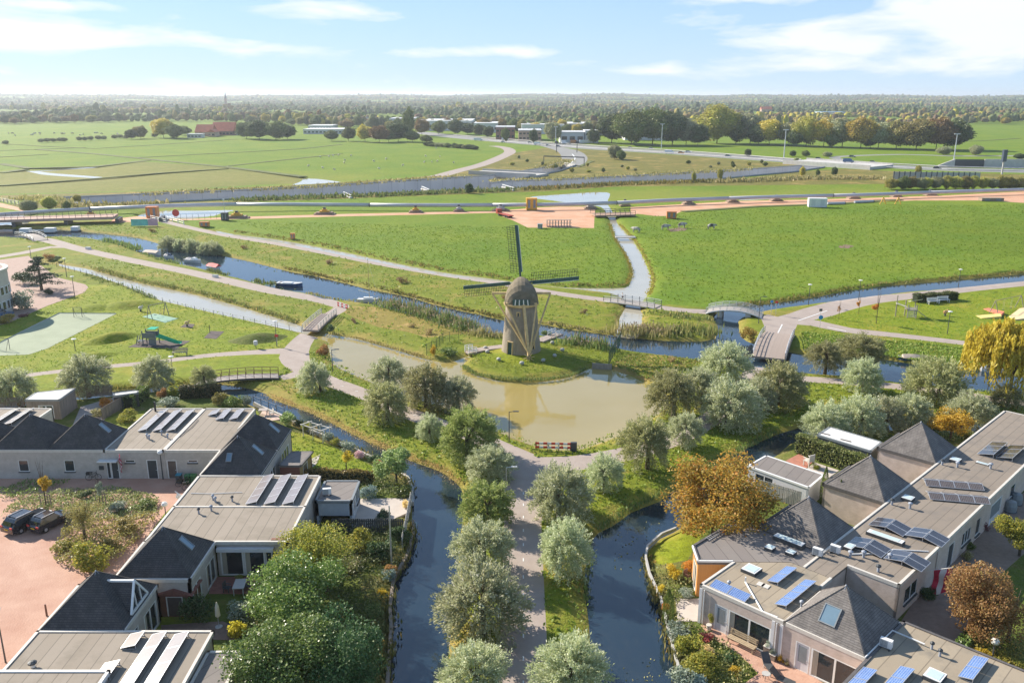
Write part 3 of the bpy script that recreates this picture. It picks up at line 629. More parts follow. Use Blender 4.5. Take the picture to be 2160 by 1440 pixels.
def forest_gn():
    """one woodland object: points carrying a kind, size and turn; trees instanced on them"""
    me = bpy.data.meshes.new('far_woodland'); n = len(P); sz = np.clip(P[:,2] * .62 * RNG.uniform(.75,1.3,n),5.0,15)
    hgt = RNG.uniform(4.2,8.0,n) * np.where(RNG.random(n) < .10,1.45,1) * (1 + .28 * np.sin(P[:,0] * .011 + P[:,1] * .004) * np.sin(P[:,1] * .006))
    me.vertices.add(n); me.vertices.foreach_set('co',np.column_stack([P[:,0],P[:,1],Z + hgt * .95]).astype(np.float32).ravel())
    for nm,ty,dat in (('kind','INT',kinds.astype(np.int32)),('sx','FLOAT',sz.astype(np.float32)),('sz','FLOAT',hgt.astype(np.float32)),('turn','FLOAT',RNG.uniform(0,6.28,n).astype(np.float32))):
        a = me.attributes.new(nm,ty,'POINT'); a.data.foreach_set('value',dat)
    o = link('far_woodland',me); tag(o,'hazy mixed autumn woodland stretching to the horizon','woodland',kind='stuff')
    ng = bpy.data.node_groups.new('woodland','GeometryNodeTree')
    ng.interface.new_socket('Geometry',in_out='INPUT',socket_type='NodeSocketGeometry'); ng.interface.new_socket('Geometry',in_out='OUTPUT',socket_type='NodeSocketGeometry')
    N = ng.nodes; L = ng.links; gi = N.new('NodeGroupInput'); go = N.new('NodeGroupOutput')
    def attr(nm,ty):
        a = N.new('GeometryNodeInputNamedAttribute'); a.data_type = ty; a.inputs[0].default_value = nm; return a.outputs[0]
    join = N.new('GeometryNodeJoinGeometry'); kd = attr('kind','INT')
    for i,me2 in enumerate(FARC):
        src = bpy.data.objects.new('far_tree_source',me2)
        oi = N.new('GeometryNodeObjectInfo'); oi.inputs[0].default_value = src; oi.inputs[1].default_value = True
        iop = N.new('GeometryNodeInstanceOnPoints'); L.new(gi.outputs[0],iop.inputs['Points']); L.new(oi.outputs['Geometry'],iop.inputs['Instance'])
        cmp = N.new('FunctionNodeCompare'); cmp.data_type = 'INT'; cmp.operation = 'EQUAL'; L.new(kd,cmp.inputs['A'] if False else cmp.inputs[2]); cmp.inputs[3].default_value = i
        L.new(cmp.outputs[0],iop.inputs['Selection'])
        c1 = N.new('ShaderNodeCombineXYZ'); a = attr('sx','FLOAT'); L.new(a,c1.inputs[0]); L.new(a,c1.inputs[1]); L.new(attr('sz','FLOAT'),c1.inputs[2]); L.new(c1.outputs[0],iop.inputs['Scale'])
        c2 = N.new('ShaderNodeCombineXYZ'); L.new(attr('turn','FLOAT'),c2.inputs[2]); L.new(c2.outputs[0],iop.inputs['Rotation'])
        L.new(iop.outputs[0],join.inputs[0])
    L.new(join.outputs[0],go.inputs[0])
    md = o.modifiers.new('woodland','NODES'); md.node_group = ng
forest_gn()
def hills():
    az = np.linspace(-.75,.75,120); D = np.linspace(3800,9300,26)
    A,DD = np.meshgrid(az,D); X = np.tan(A) * DD; Y = DD; Zh = hill_z(X,Y) - .6
    V = np.column_stack([X.ravel(),Y.ravel(),Zh.ravel()]); na = len(az); q = []
    for i in range(len(D) - 1):
        for j in range(na - 1): q.append((i * na + j,i * na + j + 1,(i + 1) * na + j + 1,(i + 1) * na + j))
    tag(link('hills',npmesh('hills',V,np.array(q),MATS['meadow'],True)),kind='structure')
hills()
def haze():
    m,N,L = _nodes('haze_air'); out = N.new('ShaderNodeOutputMaterial'); v = N.new('ShaderNodeVolumePrincipled')
    v.inputs['Color'].default_value = (.86,.93,1,1); v.inputs['Density'].default_value = HAZE; v.inputs['Anisotropy'].default_value = .35
    L.new(v.outputs[0],out.inputs['Volume'])
    tag(MB().b2(-12000,-400,-9.2,12000,12000,72).build('haze',m),'pale thin haze over the polder','haze',kind='stuff')
HAZE = 1.0e-4
haze()
# ------------------------------------------------------------------ the windmill
M_THATCH = mat('thatch',(.27,.225,.17),.95,scale=2.5,col2=(.40,.335,.255),bump=1,bscale=14,detail=9,stretch=(1,1,.25),obj=True)
M_THATCHM = mat('thatch_mossy',(.14,.12,.075),.95,scale=1.0,col2=(.255,.205,.140),bump=1,bscale=12,detail=9,obj=True)
M_TIMBER = mat('mill_timber',(.62,.45,.22),.7,.2,2,.2,obj=True)
M_MILLGREEN = mat('mill_green',(.035,.085,.075),.45,.2,2,obj=True)
M_WHITE = mat('white_paint',(.74,.74,.72),.5,.06,3)
M_BLACK = mat('black_iron',(.03,.032,.035),.5,.2,4)
M_STONE = mat('pale_stone',(.45,.44,.40),.85,.15,5)
M_GLASS = mat('window_glass',(.025,.035,.04),.06,.3,.6,spec=.9)
M_GREYW = mat('weathered_wood',(.30,.265,.22),.85,.2,3,.3,stretch=(1,1,.3))
def windmill():
    cx,cy = 1.55,141.0
    e = thing('windmill','thatched polder windmill with green sails and pale tail beams on the grassy island','windmill',(cx,cy,0),0)
    GZ = .9   # mound top
    # grassy mill mound
    b = MB(); b.lathe([(3.38,.1),(3.32,.5),(3.12,2.4),(2.9,4.6),(2.66,7.2),(2.56,8.5)],n=24)
    b.build('tower',M_THATCH,e,smooth=True)
    MB().lathe([(2.9,8.35),(2.95,8.65),(2.75,8.7)],n=24).build('cap_ring',M_TIMBER,e)
    # cap: rounded boat shape, ridge along y, higher to the front (far side)
    V = []; nx = 13; ys = [-2.65,-2.5,-2.1,-1.3,-.2,1.0,2.2,3.0]; top = [9.7,10.3,11.1,11.85,12.35,12.55,12.6,12.45]; hw = [1.45,1.95,2.4,2.72,2.86,2.75,2.35,1.9]
    for y,t,w in zip(ys,top,hw):
        for k in range(nx):
            a = math.pi * k / (nx - 1); c = math.cos(a); s = math.sin(a)
            V.append((w * (abs(c) ** 1.12) * (1 if c > 0 else -1),y,8.62 + (t - 8.62) * (s ** .92)))
    Fq = [(i * nx + k,(i + 1) * nx + k,(i + 1) * nx + k + 1,i * nx + k + 1) for i in range(len(ys) - 1) for k in range(nx - 1)]
    b = MB().add(V,Fq); b.f.append(tuple(range(nx))); b.f.append(tuple(reversed(range((len(ys) - 1) * nx,len(ys) * nx)))); cap = b.build('cap',M_THATCHM,e,smooth=False)
    # painted tail board with white bands
    bd = MB().box((0,-2.78,9.28),(2.9,.12,.95)).build('tail_board',M_MILLGREEN,e)
    for x in (-1.0,-.35,.35,1.05): MB().bar((x * 1.05,-2.87,8.83),(x * .95,-2.87,9.72),.16,.05,up=(0,1,0)).build('board_stripe',M_WHITE,bd)
    MB().box((0,-2.6,8.72),(4.6,.5,.16)).build('eave_beam',M_TIMBER,e)
    # tail: long and short cross beams, five braces, winch
    MB().bar((-4.95,.3,10.15),(4.95,.3,10.15),.32,.34).build('cross_beam',M_TIMBER,e)
    MB().bar((-2.6,-2.2,8.95),(2.6,-2.2,8.95),.26,.28).build('cross_beam',M_TIMBER,e)
    W = Vector((1.25,-5.15,1.45))
    MB().bar((.35,-2.7,8.9),W + Vector((0.02,-.05,-1.1)),.40,.42).build('tail_pole',M_TIMBER,e)
    for p in ((-4.85,.3,10.1),(4.85,.3,10.1),(-2.5,-2.2,8.9),(2.5,-2.2,8.9)):
        MB().bar(p,W + Vector((-.1 if p[0] < 0 else .15,.1,-.1)),.22,.22).build('brace',M_TIMBER,e)
    wh = MB().tube([W + Vector((0,-.12,-.75)),W + Vector((0,-.42,-.75))],.34,12).build('winch_drum',M_BLACK,e)
    for k in range(8):
        a = 2 * math.pi * k / 8 + .2
        MB().bar(W + Vector((0,-.38,-.75)),W + Vector((math.cos(a) * .95,-.38,-.75 + math.sin(a) * .95)),.085,.085).build('spoke',M_TIMBER,wh)
    # doors and windows let into the thatch
    def opening(name,ang,z0,z1,w,mcol):
        r = 3.35 - z0 * .085; dx,dy = math.sin(ang),-math.cos(ang); n = Vector((dx,dy,0)); t = Vector((math.cos(ang),math.sin(ang),0))
        c = n * (r - .10 + .12); f = MB()
        for s in (-1,1): f.bar(c + t * (s * w / 2) + Vector((0,0,z0)),c - n * ((z1 - z0) * .085) + t * (s * w / 2) + Vector((0,0,z1)),.14,.28,up=tuple(n))
        f.bar(c - n * ((z1 - z0) * .085) - t * (w / 2 + .1) + Vector((0,0,z1)),c - n * ((z1 - z0) * .085) + t * (w / 2 + .1) + Vector((0,0,z1)),.28,.14)
        fo = f.build(name,M_TIMBER,e)
        MB().quad(c - n * .02 - t * w / 2 + Vector((0,0,z0)),c - n * .02 + t * w / 2 + Vector((0,0,z0)),c - n * ((z1 - z0) * .085 + .02) + t * w / 2 + Vector((0,0,z1)),c - n * ((z1 - z0) * .085 + .02) - t * w / 2 + Vector((0,0,z1))).build('leaf',mcol,fo)
    opening('door',-.62,.35,2.5,.95,M_MILLGREEN)
    opening('window',.62,1.3,2.5,.7,M_GLASS); opening('window',-.18,6.9,7.6,.5,M_GLASS)
    # sails on the far side
    hub = Vector((.0,3.9,11.15)); MB().tube([(0,2.4,11.15),(0,4.5,11.2)],.34,10).build('sail_axle',M_BLACK,e)
    tilt = R(5.5)
    for k in range(4):
        a = math.pi / 2 * k + tilt + math.pi / 2; d = Vector((math.cos(a),0,math.sin(a))); t = Vector((-math.sin(a),0,math.cos(a)))  # t: lattice side
        L = 9.9
        st = MB().bar(hub - d * .2,hub + d * L,.34,.30,up=(0,1,0)).build('sail_stock',M_MILLGREEN,e)
        f = MB(); f.bar(hub + d * 1.9 - t * .22 + Vector((0,-.10,0)),hub + d * (L - .05) - t * .22 + Vector((0,-.10,0)),.42,.06,up=(0,1,.35)); f.build('leading_board',mat('sail_board',(.05,.13,.125),.4,.15,2,obj=True),st)
        MB().bar(hub + d * 1.9 - t * .42 + Vector((0,-.12,0)),hub + d * (L - .05) - t * .42 + Vector((0,-.12,0)),.05,.07).build('edge_batten',M_WHITE,st)
        lt = MB(); nb = 27
        for i in range(nb + 1):
            q = hub + d * (1.9 + (L - 2.0) * i / nb); w = 1.62 - .1 * i / nb; lt.bar(q + t * .1,q + t * w,.055,.055)
        for s in (.55,1.05,1.55): lt.bar(hub + d * 1.9 + t * s,hub + d * (L - .1) + t * (s - .04),.05,.05)
        tag(lt.build('lattice',M_BLACK,st),kind='stuff')
    return e
def mill_mound():
    # the mill stands on a low dome of turf within the island
    b = MB(); nr,na = 9,36
    x0,y0 = 1.6,140.2
    for i in range(nr + 1):
        t = i / nr; zz = .62 * (1 - t * t * (3 - 2 * t)) - .03 - (.35 if i == nr else 0)
        for k in range(na):
            a = 2 * math.pi * k / na; b.v.append((x0 + math.cos(a) * 8.2 * t,y0 + math.sin(a) * 6.6 * t,zz))
    for i in range(nr):
        for k in range(na): b.f.append((i * na + k,(i + 1) * na + k,(i + 1) * na + (k + 1) % na,i * na + (k + 1) % na))
    tag(b.build('mound_ground',MATS['lawn'],smooth=True),kind='structure')
mill_mound(); windmill()
for i,(px,py,lab) in enumerate([(1024,733,'white boulder by the left footpath to the mill'),(1028,741,'white boulder just below the left footpath to the mill'),(1052,757,'white boulder on the slope left of the tail winch'),(1101,765,'white boulder lowest on the mill slope'),(1146,759,'white boulder right of the tail winch'),(1170,749,'white boulder in the shadow of the mill'),(1186,737,'white boulder at the top of the mill shadow'),(1165,722,'white boulder near the right footbridge of the mill')]):
    x,y = G(px,py,.35); b = MB(); b.lathe([(.05,.28),(.26,.24),(.36,.08),(.30,-.2)],n=7,sx=1.15)
    tag(b.build('boulder',M_STONE,None,(x,y,.32),(0,0,i),True),lab,'boulder','boulders round the mill')
# ------------------------------------------------------------------ houses
def feltmat(name,c1,c2,ang,step,stain=(.20,.17,.13)):
    """bitumen felt in strips with lapped seams and water stains"""
    m,N,L = _nodes(name); out = N.new('ShaderNodeOutputMaterial'); b = N.new('ShaderNodeBsdfPrincipled'); L.new(b.outputs[0],out.inputs[0]); b.inputs['Roughness'].default_value = .9
    tc = N.new('ShaderNodeTexCoord'); mp = N.new('ShaderNodeMapping'); mp.inputs['Rotation'].default_value = (0,0,ang); L.new(tc.outputs['Object'],mp.inputs[0])
    sx = N.new('ShaderNodeSeparateXYZ'); L.new(mp.outputs[0],sx.inputs[0])
    dv = N.new('ShaderNodeMath'); dv.operation = 'DIVIDE'; dv.inputs[1].default_value = step; L.new(sx.outputs[0],dv.inputs[0])
    fr = N.new('ShaderNodeMath'); fr.operation = 'FRACT'; L.new(dv.outputs[0],fr.inputs[0]); fl = N.new('ShaderNodeMath'); fl.operation = 'FLOOR'; L.new(dv.outputs[0],fl.inputs[0])
    wn = N.new('ShaderNodeTexWhiteNoise'); wn.noise_dimensions = '1D'; L.new(fl.outputs[0],wn.inputs['W'])
    mx = N.new('ShaderNodeMixRGB'); mx.inputs[1].default_value = (*c1,1); mx.inputs[2].default_value = (*c2,1); L.new(wn.outputs[0],mx.inputs[0])
    n = N.new('ShaderNodeTexNoise'); n.inputs['Scale'].default_value = .45; n.inputs['Detail'].default_value = 9; n.inputs['Roughness'].default_value = .68; L.new(tc.outputs['Object'],n.inputs['Vector'])
    r = N.new('ShaderNodeMapRange'); r.inputs[1].default_value = .48; r.inputs[2].default_value = .75; L.new(n.outputs[0],r.inputs[0])
    m2 = N.new('ShaderNodeMixRGB'); m2.inputs[2].default_value = (*stain,1); L.new(r.outputs[0],m2.inputs[0]); L.new(mx.outputs[0],m2.inputs[1])
    lt = N.new('ShaderNodeMath'); lt.operation = 'LESS_THAN'; lt.inputs[1].default_value = .07 / step; L.new(fr.outputs[0],lt.inputs[0])
    m3 = N.new('ShaderNodeMixRGB'); m3.inputs[2].default_value = tuple(k * .62 for k in c1) + (1,); L.new(lt.outputs[0],m3.inputs[0]); L.new(m2.outputs[0],m3.inputs[1]); L.new(m3.outputs[0],b.inputs['Base Color'])
    MATS[name] = m; return m
def shinglemat(name,c1,c2):
    m,N,L = _nodes(name); out = N.new('ShaderNodeOutputMaterial'); b = N.new('ShaderNodeBsdfPrincipled'); L.new(b.outputs[0],out.inputs[0]); b.inputs['Roughness'].default_value = .85
    tc = N.new('ShaderNodeTexCoord'); sx = N.new('ShaderNodeSeparateXYZ'); L.new(tc.outputs['Object'],sx.inputs[0])
    ad = N.new('ShaderNodeMath'); ad.operation = 'ADD'; L.new(sx.outputs[0],ad.inputs[0]); L.new(sx.outputs[1],ad.inputs[1])
    cb = N.new('ShaderNodeCombineXYZ'); L.new(ad.outputs[0],cb.inputs[0]); L.new(sx.outputs[2],cb.inputs[1])
    br = N.new('ShaderNodeTexBrick'); br.inputs['Scale'].default_value = 1; br.inputs['Brick Width'].default_value = .3; br.inputs['Row Height'].default_value = .13; br.inputs['Mortar Size'].default_value = .012
    br.inputs['Color1'].default_value = (*c1,1); br.inputs['Color2'].default_value = (*c2,1); br.inputs['Mortar'].default_value = tuple(k * .5 for k in c1) + (1,); L.new(cb.outputs[0],br.inputs['Vector'])
    n = N.new('ShaderNodeTexNoise'); n.inputs['Scale'].default_value = 1.1; n.inputs['Detail'].default_value = 8; L.new(tc.outputs['Object'],n.inputs['Vector'])
    r = N.new('ShaderNodeMapRange'); r.inputs[1].default_value = .35; r.inputs[2].default_value = .7; r.inputs[3].default_value = .8; r.inputs[4].default_value = 1.25; L.new(n.outputs[0],r.inputs[0])
    mv = N.new('ShaderNodeMixRGB'); mv.blend_type = 'MULTIPLY'; mv.inputs[0].default_value = 1; L.new(br.outputs[0],mv.inputs[1])
    cc = N.new('ShaderNodeCombineXYZ'); [L.new(r.outputs[0],cc.inputs[i]) for i in range(3)]; L.new(cc.outputs[0],mv.inputs[2]); L.new(mv.outputs[0],b.inputs['Base Color'])
    bp = N.new('ShaderNodeBump'); bp.inputs['Strength'].default_value = .5; bp.inputs['Distance'].default_value = .03; L.new(br.outputs['Fac'],bp.inputs['Height']); L.new(bp.outputs[0],b.inputs['Normal'])
    MATS[name] = m; return m
def brickwallmat(name,c1,c2,mo):
    m,N,L = _nodes(name); out = N.new('ShaderNodeOutputMaterial'); b = N.new('ShaderNodeBsdfPrincipled'); L.new(b.outputs[0],out.inputs[0]); b.inputs['Roughness'].default_value = .9
    tc = N.new('ShaderNodeTexCoord'); sx = N.new('ShaderNodeSeparateXYZ'); L.new(tc.outputs['Object'],sx.inputs[0])
    ad = N.new('ShaderNodeMath'); ad.operation = 'ADD'; L.new(sx.outputs[0],ad.inputs[0]); L.new(sx.outputs[1],ad.inputs[1])
    cb = N.new('ShaderNodeCombineXYZ'); L.new(ad.outputs[0],cb.inputs[0]); L.new(sx.outputs[2],cb.inputs[1])
    br = N.new('ShaderNodeTexBrick'); br.inputs['Scale'].default_value = 1; br.inputs['Brick Width'].default_value = .22; br.inputs['Row Height'].default_value = .075; br.inputs['Mortar Size'].default_value = .008
    br.inputs['Color1'].default_value = (*c1,1); br.inputs['Color2'].default_value = (*c2,1); br.inputs['Mortar'].default_value = (*mo,1); L.new(cb.outputs[0],br.inputs['Vector'])
    n = N.new('ShaderNodeTexNoise'); n.inputs['Scale'].default_value = 1.3; n.inputs['Detail'].default_value = 8; L.new(tc.outputs['Object'],n.inputs['Vector'])
    mx = N.new('ShaderNodeMixRGB'); mx.blend_type = 'MULTIPLY'; mx.inputs[0].default_value = .55; L.new(br.outputs[0],mx.inputs[1])
    rp = N.new('ShaderNodeValToRGB'); rp.color_ramp.elements[0].position = .3; rp.color_ramp.elements[0].color = (.7,.68,.64,1); rp.color_ramp.elements[1].position = .62; rp.color_ramp.elements[1].color = (1,1,1,1); L.new(n.outputs[0],rp.inputs[0]); L.new(rp.outputs[0],mx.inputs[2])
    L.new(mx.outputs[0],b.inputs['Base Color']); MATS[name] = m; return m
M_WALL = brickwallmat('pale_brick',(.46,.41,.365),(.53,.475,.425),(.46,.44,.41))
M_WALLP = brickwallmat('pink_brick',(.57,.455,.385),(.64,.52,.45),(.55,.48,.43))
M_FELT = feltmat('felt_tan',(.27,.228,.180),(.30,.255,.205),0,1.0)
M_FELTD = feltmat('felt_brown',(.235,.195,.155),(.27,.225,.18),R(90),1.0,(.17,.15,.13))
M_FELTG = feltmat('felt_grey',(.20,.175,.16),(.225,.20,.18),R(35),1.1,(.17,.155,.145))
M_FELTO = feltmat('felt_ochre',(.31,.255,.185),(.35,.29,.21),R(90),1.1,(.19,.17,.14))
M_SHING = shinglemat('shingle_dark',(.060,.056,.055),(.085,.078,.074))
M_SHING2 = shinglemat('shingle_grey',(.155,.140,.130),(.195,.175,.160))
M_FASCIA = mat('fascia_cream',(.60,.56,.50),.6,.1,3)
M_TRIM = mat('roof_trim_dark',(.12,.11,.105),.6,.2,3)
M_LEAD = mat('lead_cap',(.32,.35,.40),.5,.15,4)
M_PANELD = mat('panel_charcoal',(.055,.062,.068),.45,.15,2)
M_PANELG = mat('panel_grey',(.22,.24,.25),.5,.1,2)
M_DOORW = mat('door_white',(.62,.62,.63),.5,.05,2)
M_DOORB = mat('door_brown',(.13,.10,.085),.5,.15,2)
M_CURT = mat('curtain',(.42,.38,.30),.9,.15,6,stretch=(4,4,.2))
M_WOODO = mat('cedar_cladding',(.44,.195,.055),.55,scale=3,col2=(.56,.27,.08),stretch=(14,14,.4),obj=True)
M_SHEDRED = mat('shed_red_boards',(.17,.065,.045),.7,scale=2,col2=(.24,.10,.07),stretch=(.4,.4,12),obj=True)
M_BLUEGREY = mat('annex_bluegrey',(.42,.46,.50),.7,.08,2)
M_WHITEROOF = mat('white_membrane',(.66,.64,.60),.7,scale=.6,col2=(.76,.74,.70),detail=8)
M_PVDARK = mat('pv_dark',(.045,.042,.05),.16,.3,.5,spec=.9,coat=.6)
M_PVSHEEN = mat('pv_sky_sheen',(.22,.19,.185),.32,.15,.8,spec=.9,coat=.4)  # dark panels; reflected sky is put into the lighter base colour
M_ALU = mat('aluminium',(.62,.63,.65),.35,.1,3,metal=.6)
def pvblue():
    m,N,L = _nodes('pv_blue'); out = N.new('ShaderNodeOutputMaterial'); b = N.new('ShaderNodeBsdfPrincipled'); L.new(b.outputs[0],out.inputs[0]); b.inputs['Roughness'].default_value = .2; b.inputs['Coat Weight'].default_value = .5
    tc = N.new('ShaderNodeTexCoord'); br = N.new('ShaderNodeTexBrick'); br.offset = 0; br.inputs['Scale'].default_value = 1; br.inputs['Brick Width'].default_value = .163; br.inputs['Row Height'].default_value = .163; br.inputs['Mortar Size'].default_value = .011
    br.inputs['Color1'].default_value = (.055,.13,.36,1); br.inputs['Color2'].default_value = (.085,.18,.44,1); br.inputs['Mortar'].default_value = (.42,.48,.58,1); L.new(tc.outputs['Object'],br.inputs['Vector']); L.new(br.outputs[0],b.inputs['Base Color']); MATS['pv_blue'] = m; return m
M_PVBLUE = pvblue()
def pvgrid():
    m,N,L = _nodes('pv_mono'); out = N.new('ShaderNodeOutputMaterial'); b = N.new('ShaderNodeBsdfPrincipled'); L.new(b.outputs[0],out.inputs[0]); b.inputs['Roughness'].default_value = .2; b.inputs['Coat Weight'].default_value = .5
    tc = N.new('ShaderNodeTexCoord'); br = N.new('ShaderNodeTexBrick'); br.offset = 0; br.inputs['Scale'].default_value = 1; br.inputs['Brick Width'].default_value = .163; br.inputs['Row Height'].default_value = .163; br.inputs['Mortar Size'].default_value = .009
    br.inputs['Color1'].default_value = (.055,.040,.038,1); br.inputs['Color2'].default_value = (.075,.055,.05,1); br.inputs['Mortar'].default_value = (.38,.35,.33,1); L.new(tc.outputs['Object'],br.inputs['Vector']); L.new(br.outputs[0],b.inputs['Base Color']); MATS['pv_mono'] = m; return m
M_PVMONO = pvgrid()

class House:
    def __init__(s,name,label,loc,rz=0,off=(0,0),cat='house',h=3.43):
        s.e = thing(name,label,cat,(loc[0],loc[1],0),rz); s.o = off; s.h = h
    def P(s,x,y,z=0): return Vector((x - s.o[0],y - s.o[1],z))
    def roof(s,poly,z=None,m=None,edge=None,name='flat_roof',up=.10,ew=.22,skip=()):
        z = s.h if z is None else z; P = [tuple(s.P(*p)[:2]) for p in poly]
        o = MB().prism(P,z - .22,z).build(name,m or M_FELT,s.e)
        n = len(P); ar = sum(P[i][0] * P[(i + 1) % n][1] - P[(i + 1) % n][0] * P[i][1] for i in range(n)); sg = 1 if ar > 0 else -1
        for i in range(n):
            if i in skip: continue
            a = Vector((*P[i],0)); b = Vector((*P[(i + 1) % n],0)); d = (b - a).normalized(); nn = Vector((d.y,-d.x,0)) * sg
            a2 = a + nn * .03 - d * .03; b2 = b + nn * .03 + d * .03
            MB().bar(a2 + Vector((0,0,z - .07)) - nn * (ew / 2),b2 + Vector((0,0,z - .07)) - nn * (ew / 2),ew,.30 + 2 * up - .2).build('roof_edge',edge or M_FASCIA,o)
        return o
    def wall(s,a,b,ops=(),m=None,z0=-.1,z1=None,th=.24):
        """a->b with the outside on the right hand; ops (s0, s1, z0, z1, kind)"""
        z1 = (s.h - .23) if z1 is None else z1; m = m or M_WALL
        A = s.P(*a); B = s.P(*b); d = (B - A); L = d.length; d /= L; n = Vector((d.y,-d.x,0)); w = MB()
        def piece(s0,s1,za,zb):
            if s1 - s0 < .01 or zb - za < .01: return
            c = [A + d * s0,A + d * s1]; vs = []
            for q in (c[0],c[1]):
                for k in (0,-th):
                    for zz in (za,zb): vs.append(q + n * k + Vector((0,0,zz)))
            w.add(vs,[(0,1,3,2),(4,6,7,5),(0,4,5,1),(2,3,7,6),(0,2,6,4),(1,5,7,3)])
        cur = 0
        for o in sorted(ops,key=lambda o: o[0]):
            piece(cur,o[0],z0,z1); piece(o[0],o[1],z0,o[2]); piece(o[0],o[1],o[3],z1); cur = o[1]
        piece(cur,L,z0,z1)
        w.build('wall',m,s.e)
        for o in ops: s.opening(A,d,n,*o)
    def opening(s,A,d,n,s0,s1,z0,z1,kind,nd=1):
        fm = M_WHITE; g = .07; inn = -.06
        def fr(name,rects,m,par,dep=.08,push=0):
            b = MB()
            for (p,q,r,t) in rects:
                c = A + d * ((p + q) / 2) + n * (inn + push) + Vector((0,0,(r + t) / 2)); b.box(c,(q - p,dep,t - r),math.atan2(d.y,d.x))
            return b.build(name,m,par)
        base = kind.split(':')[0]; arg = kind.split(':')[1] if ':' in kind else ''
        if base == 'panel': fr('spandrel_panel',[(s0 + .004,s1 - .004,z0 + .004,z1 - .004)],{'g': M_PANELG,'b': M_DOORB}.get(arg,M_PANELD),s.e,.1,-.03); return
        if base == 'window':
            k = int(arg or 1); R_ = [(s0,s0 + g,z0,z1),(s1 - g,s1,z0,z1),(s0 + g,s1 - g,z0,z0 + g),(s0 + g,s1 - g,z1 - g,z1)]
            for i in range(1,k): x = s0 + (s1 - s0) * i / k; R_.append((x - .045,x + .045,z0 + g,z1 - g))
            f = fr('window',R_,fm,s.e); 
            for i in range(k):
                x0 = s0 + (s1 - s0) * i / k; x1 = s0 + (s1 - s0) * (i + 1) / k; fr('pane',[(x0 + .05,x1 - .05,z0 + .05,z1 - .05)],M_GLASS,f,.02,-.01)
            c = A + d * ((s0 + s1) / 2) + n * .03 + Vector((0,0,z0 - .06)); MB().box(c,(s1 - s0 + .12,.22,.1),math.atan2(d.y,d.x)).build('sill',M_PANELD,f)
        elif base == 'door':
            mm = {'w': M_DOORW,'b': M_DOORB,'g': M_PANELD}.get(arg,M_PANELD)
            f = fr('door',[(s0 + .02,s1 - .02,z0,z1 - .02)],mm,s.e,.06,-.03); fr('door_frame',[(s0,s0 + .08,z0,z1),(s1 - .08,s1,z0,z1),(s0 + .08,s1 - .08,z1 - .08,z1)],fm,f,.12)
            fr('handle',[(s1 - .22,s1 - .12,z0 + 1.0,z0 + 1.06)],M_ALU,f,.06,.06)
            if arg == 'w': fr('door_glass',[(s0 + .25,s1 - .25,z0 + .7,z1 - .3)],M_PANELG,f,.03,.012)
        elif base == 'glass':     # glazed front: panes with white posts, curtains behind
            k = int(arg or 2); f = None; R_ = [(s0,s1,z0,z0 + .1),(s0,s1,z1 - .1,z1)] + [(s0 + (s1 - s0) * i / k - .07 + (.07 if i == 0 else 0) - (.07 if i == k else 0),s0 + (s1 - s0) * i / k + .07 + (.07 if i == 0 else 0) - (.07 if i == k else 0),z0 + .1,z1 - .1) for i in range(k + 1)]
            f = fr('glazed_front',R_,fm,s.e,.12)
            for i in range(k): fr('pane',[(s0 + (s1 - s0) * i / k + .06,s0 + (s1 - s0) * (i + 1) / k - .06,z0 + .09,z1 - .09)],M_GLASS,f,.02,-.02)
            fr('curtain',[(s0 + .15,s0 + .55,z0 + .1,z1 - .12)],M_CURT,f,.015,-.004)
    def pyramid(s,x0,y0,x1,y1,zt=6.6,m=None,edge=None,zb=None,lights=()):
        zb = s.h + .02 if zb is None else zb; cx,cy = (x0 + x1) / 2,(y0 + y1) / 2; o = .10
        C = [s.P(x0 - o,y0 - o,zb),s.P(x1 + o,y0 - o,zb),s.P(x1 + o,y1 + o,zb),s.P(x0 - o,y1 + o,zb)]; T = s.P(cx,cy,zt)
        b = MB().add(C + [T] + [c - Vector((0,0,.12)) for c in C],[(0,1,4),(1,2,4),(2,3,4),(3,0,4),(0,5,6,1),(1,6,7,2),(2,7,8,3),(3,8,5,0),(8,7,6,5)])
        p = b.build('pyramid_roof',m or M_SHING,s.e)
        for c in C: MB().bar(c + (T - c) * .01,T,.11,.05).build('hip_ridge',m or M_SHING,p)
        MB().lathe([(.28,-.28),(.03,.07)],tuple(T),4).build('ridge_cap',M_LEAD,p)
        for (face,t,u,w,l) in lights:     # skylights lying on a face: 0 front 1 right 2 back 3 left
            a,c = C[face],C[(face + 1) % 4]; mid = (a + c) / 2; up = (T - mid); nrm = (c - a).cross(up).normalized(); upn = up.normalized(); sd = (c - a).normalized()
            q = mid + up * t + sd * u; rot = Matrix((sd,upn,nrm)).transposed().to_4x4(); rot.translation = q + nrm * .03
            f = MB().box((0,-l / 2 + .04,0),(w,.08,.16)).box((0,l / 2 - .04,0),(w,.08,.16)).box((-w / 2 + .04,0,0),(.08,l - .16,.16)).box((w / 2 - .04,0,0),(.08,l - .16,.16)).build('skylight',M_PANELG,p)
            f.matrix_local = rot; MB().box((0,0,.03),(w - .16,l - .16,.03)).build('pane',mat('skylight_glass',(.16,.24,.30),.08,.1,1,spec=1),f)
        return p
    def rooflight(s,x,y,w,l,rz=0,h=.28,glass=None):
        f = MB().box((0,0,h / 2),(w,l,h)).build('roof_light',M_PANELD,s.e,s.P(x,y,s.h),(0,0,rz))
        MB().box((0,0,h + .02),(w * .96,l * .96,.05)).build('light_frame',M_WHITE,f); MB().box((0,0,h + .05),(w * .76,l * .76,.03)).build('pane',mat('rooflight_pane',(.50,.60,.60),.15,.05,2,spec=.8),f)
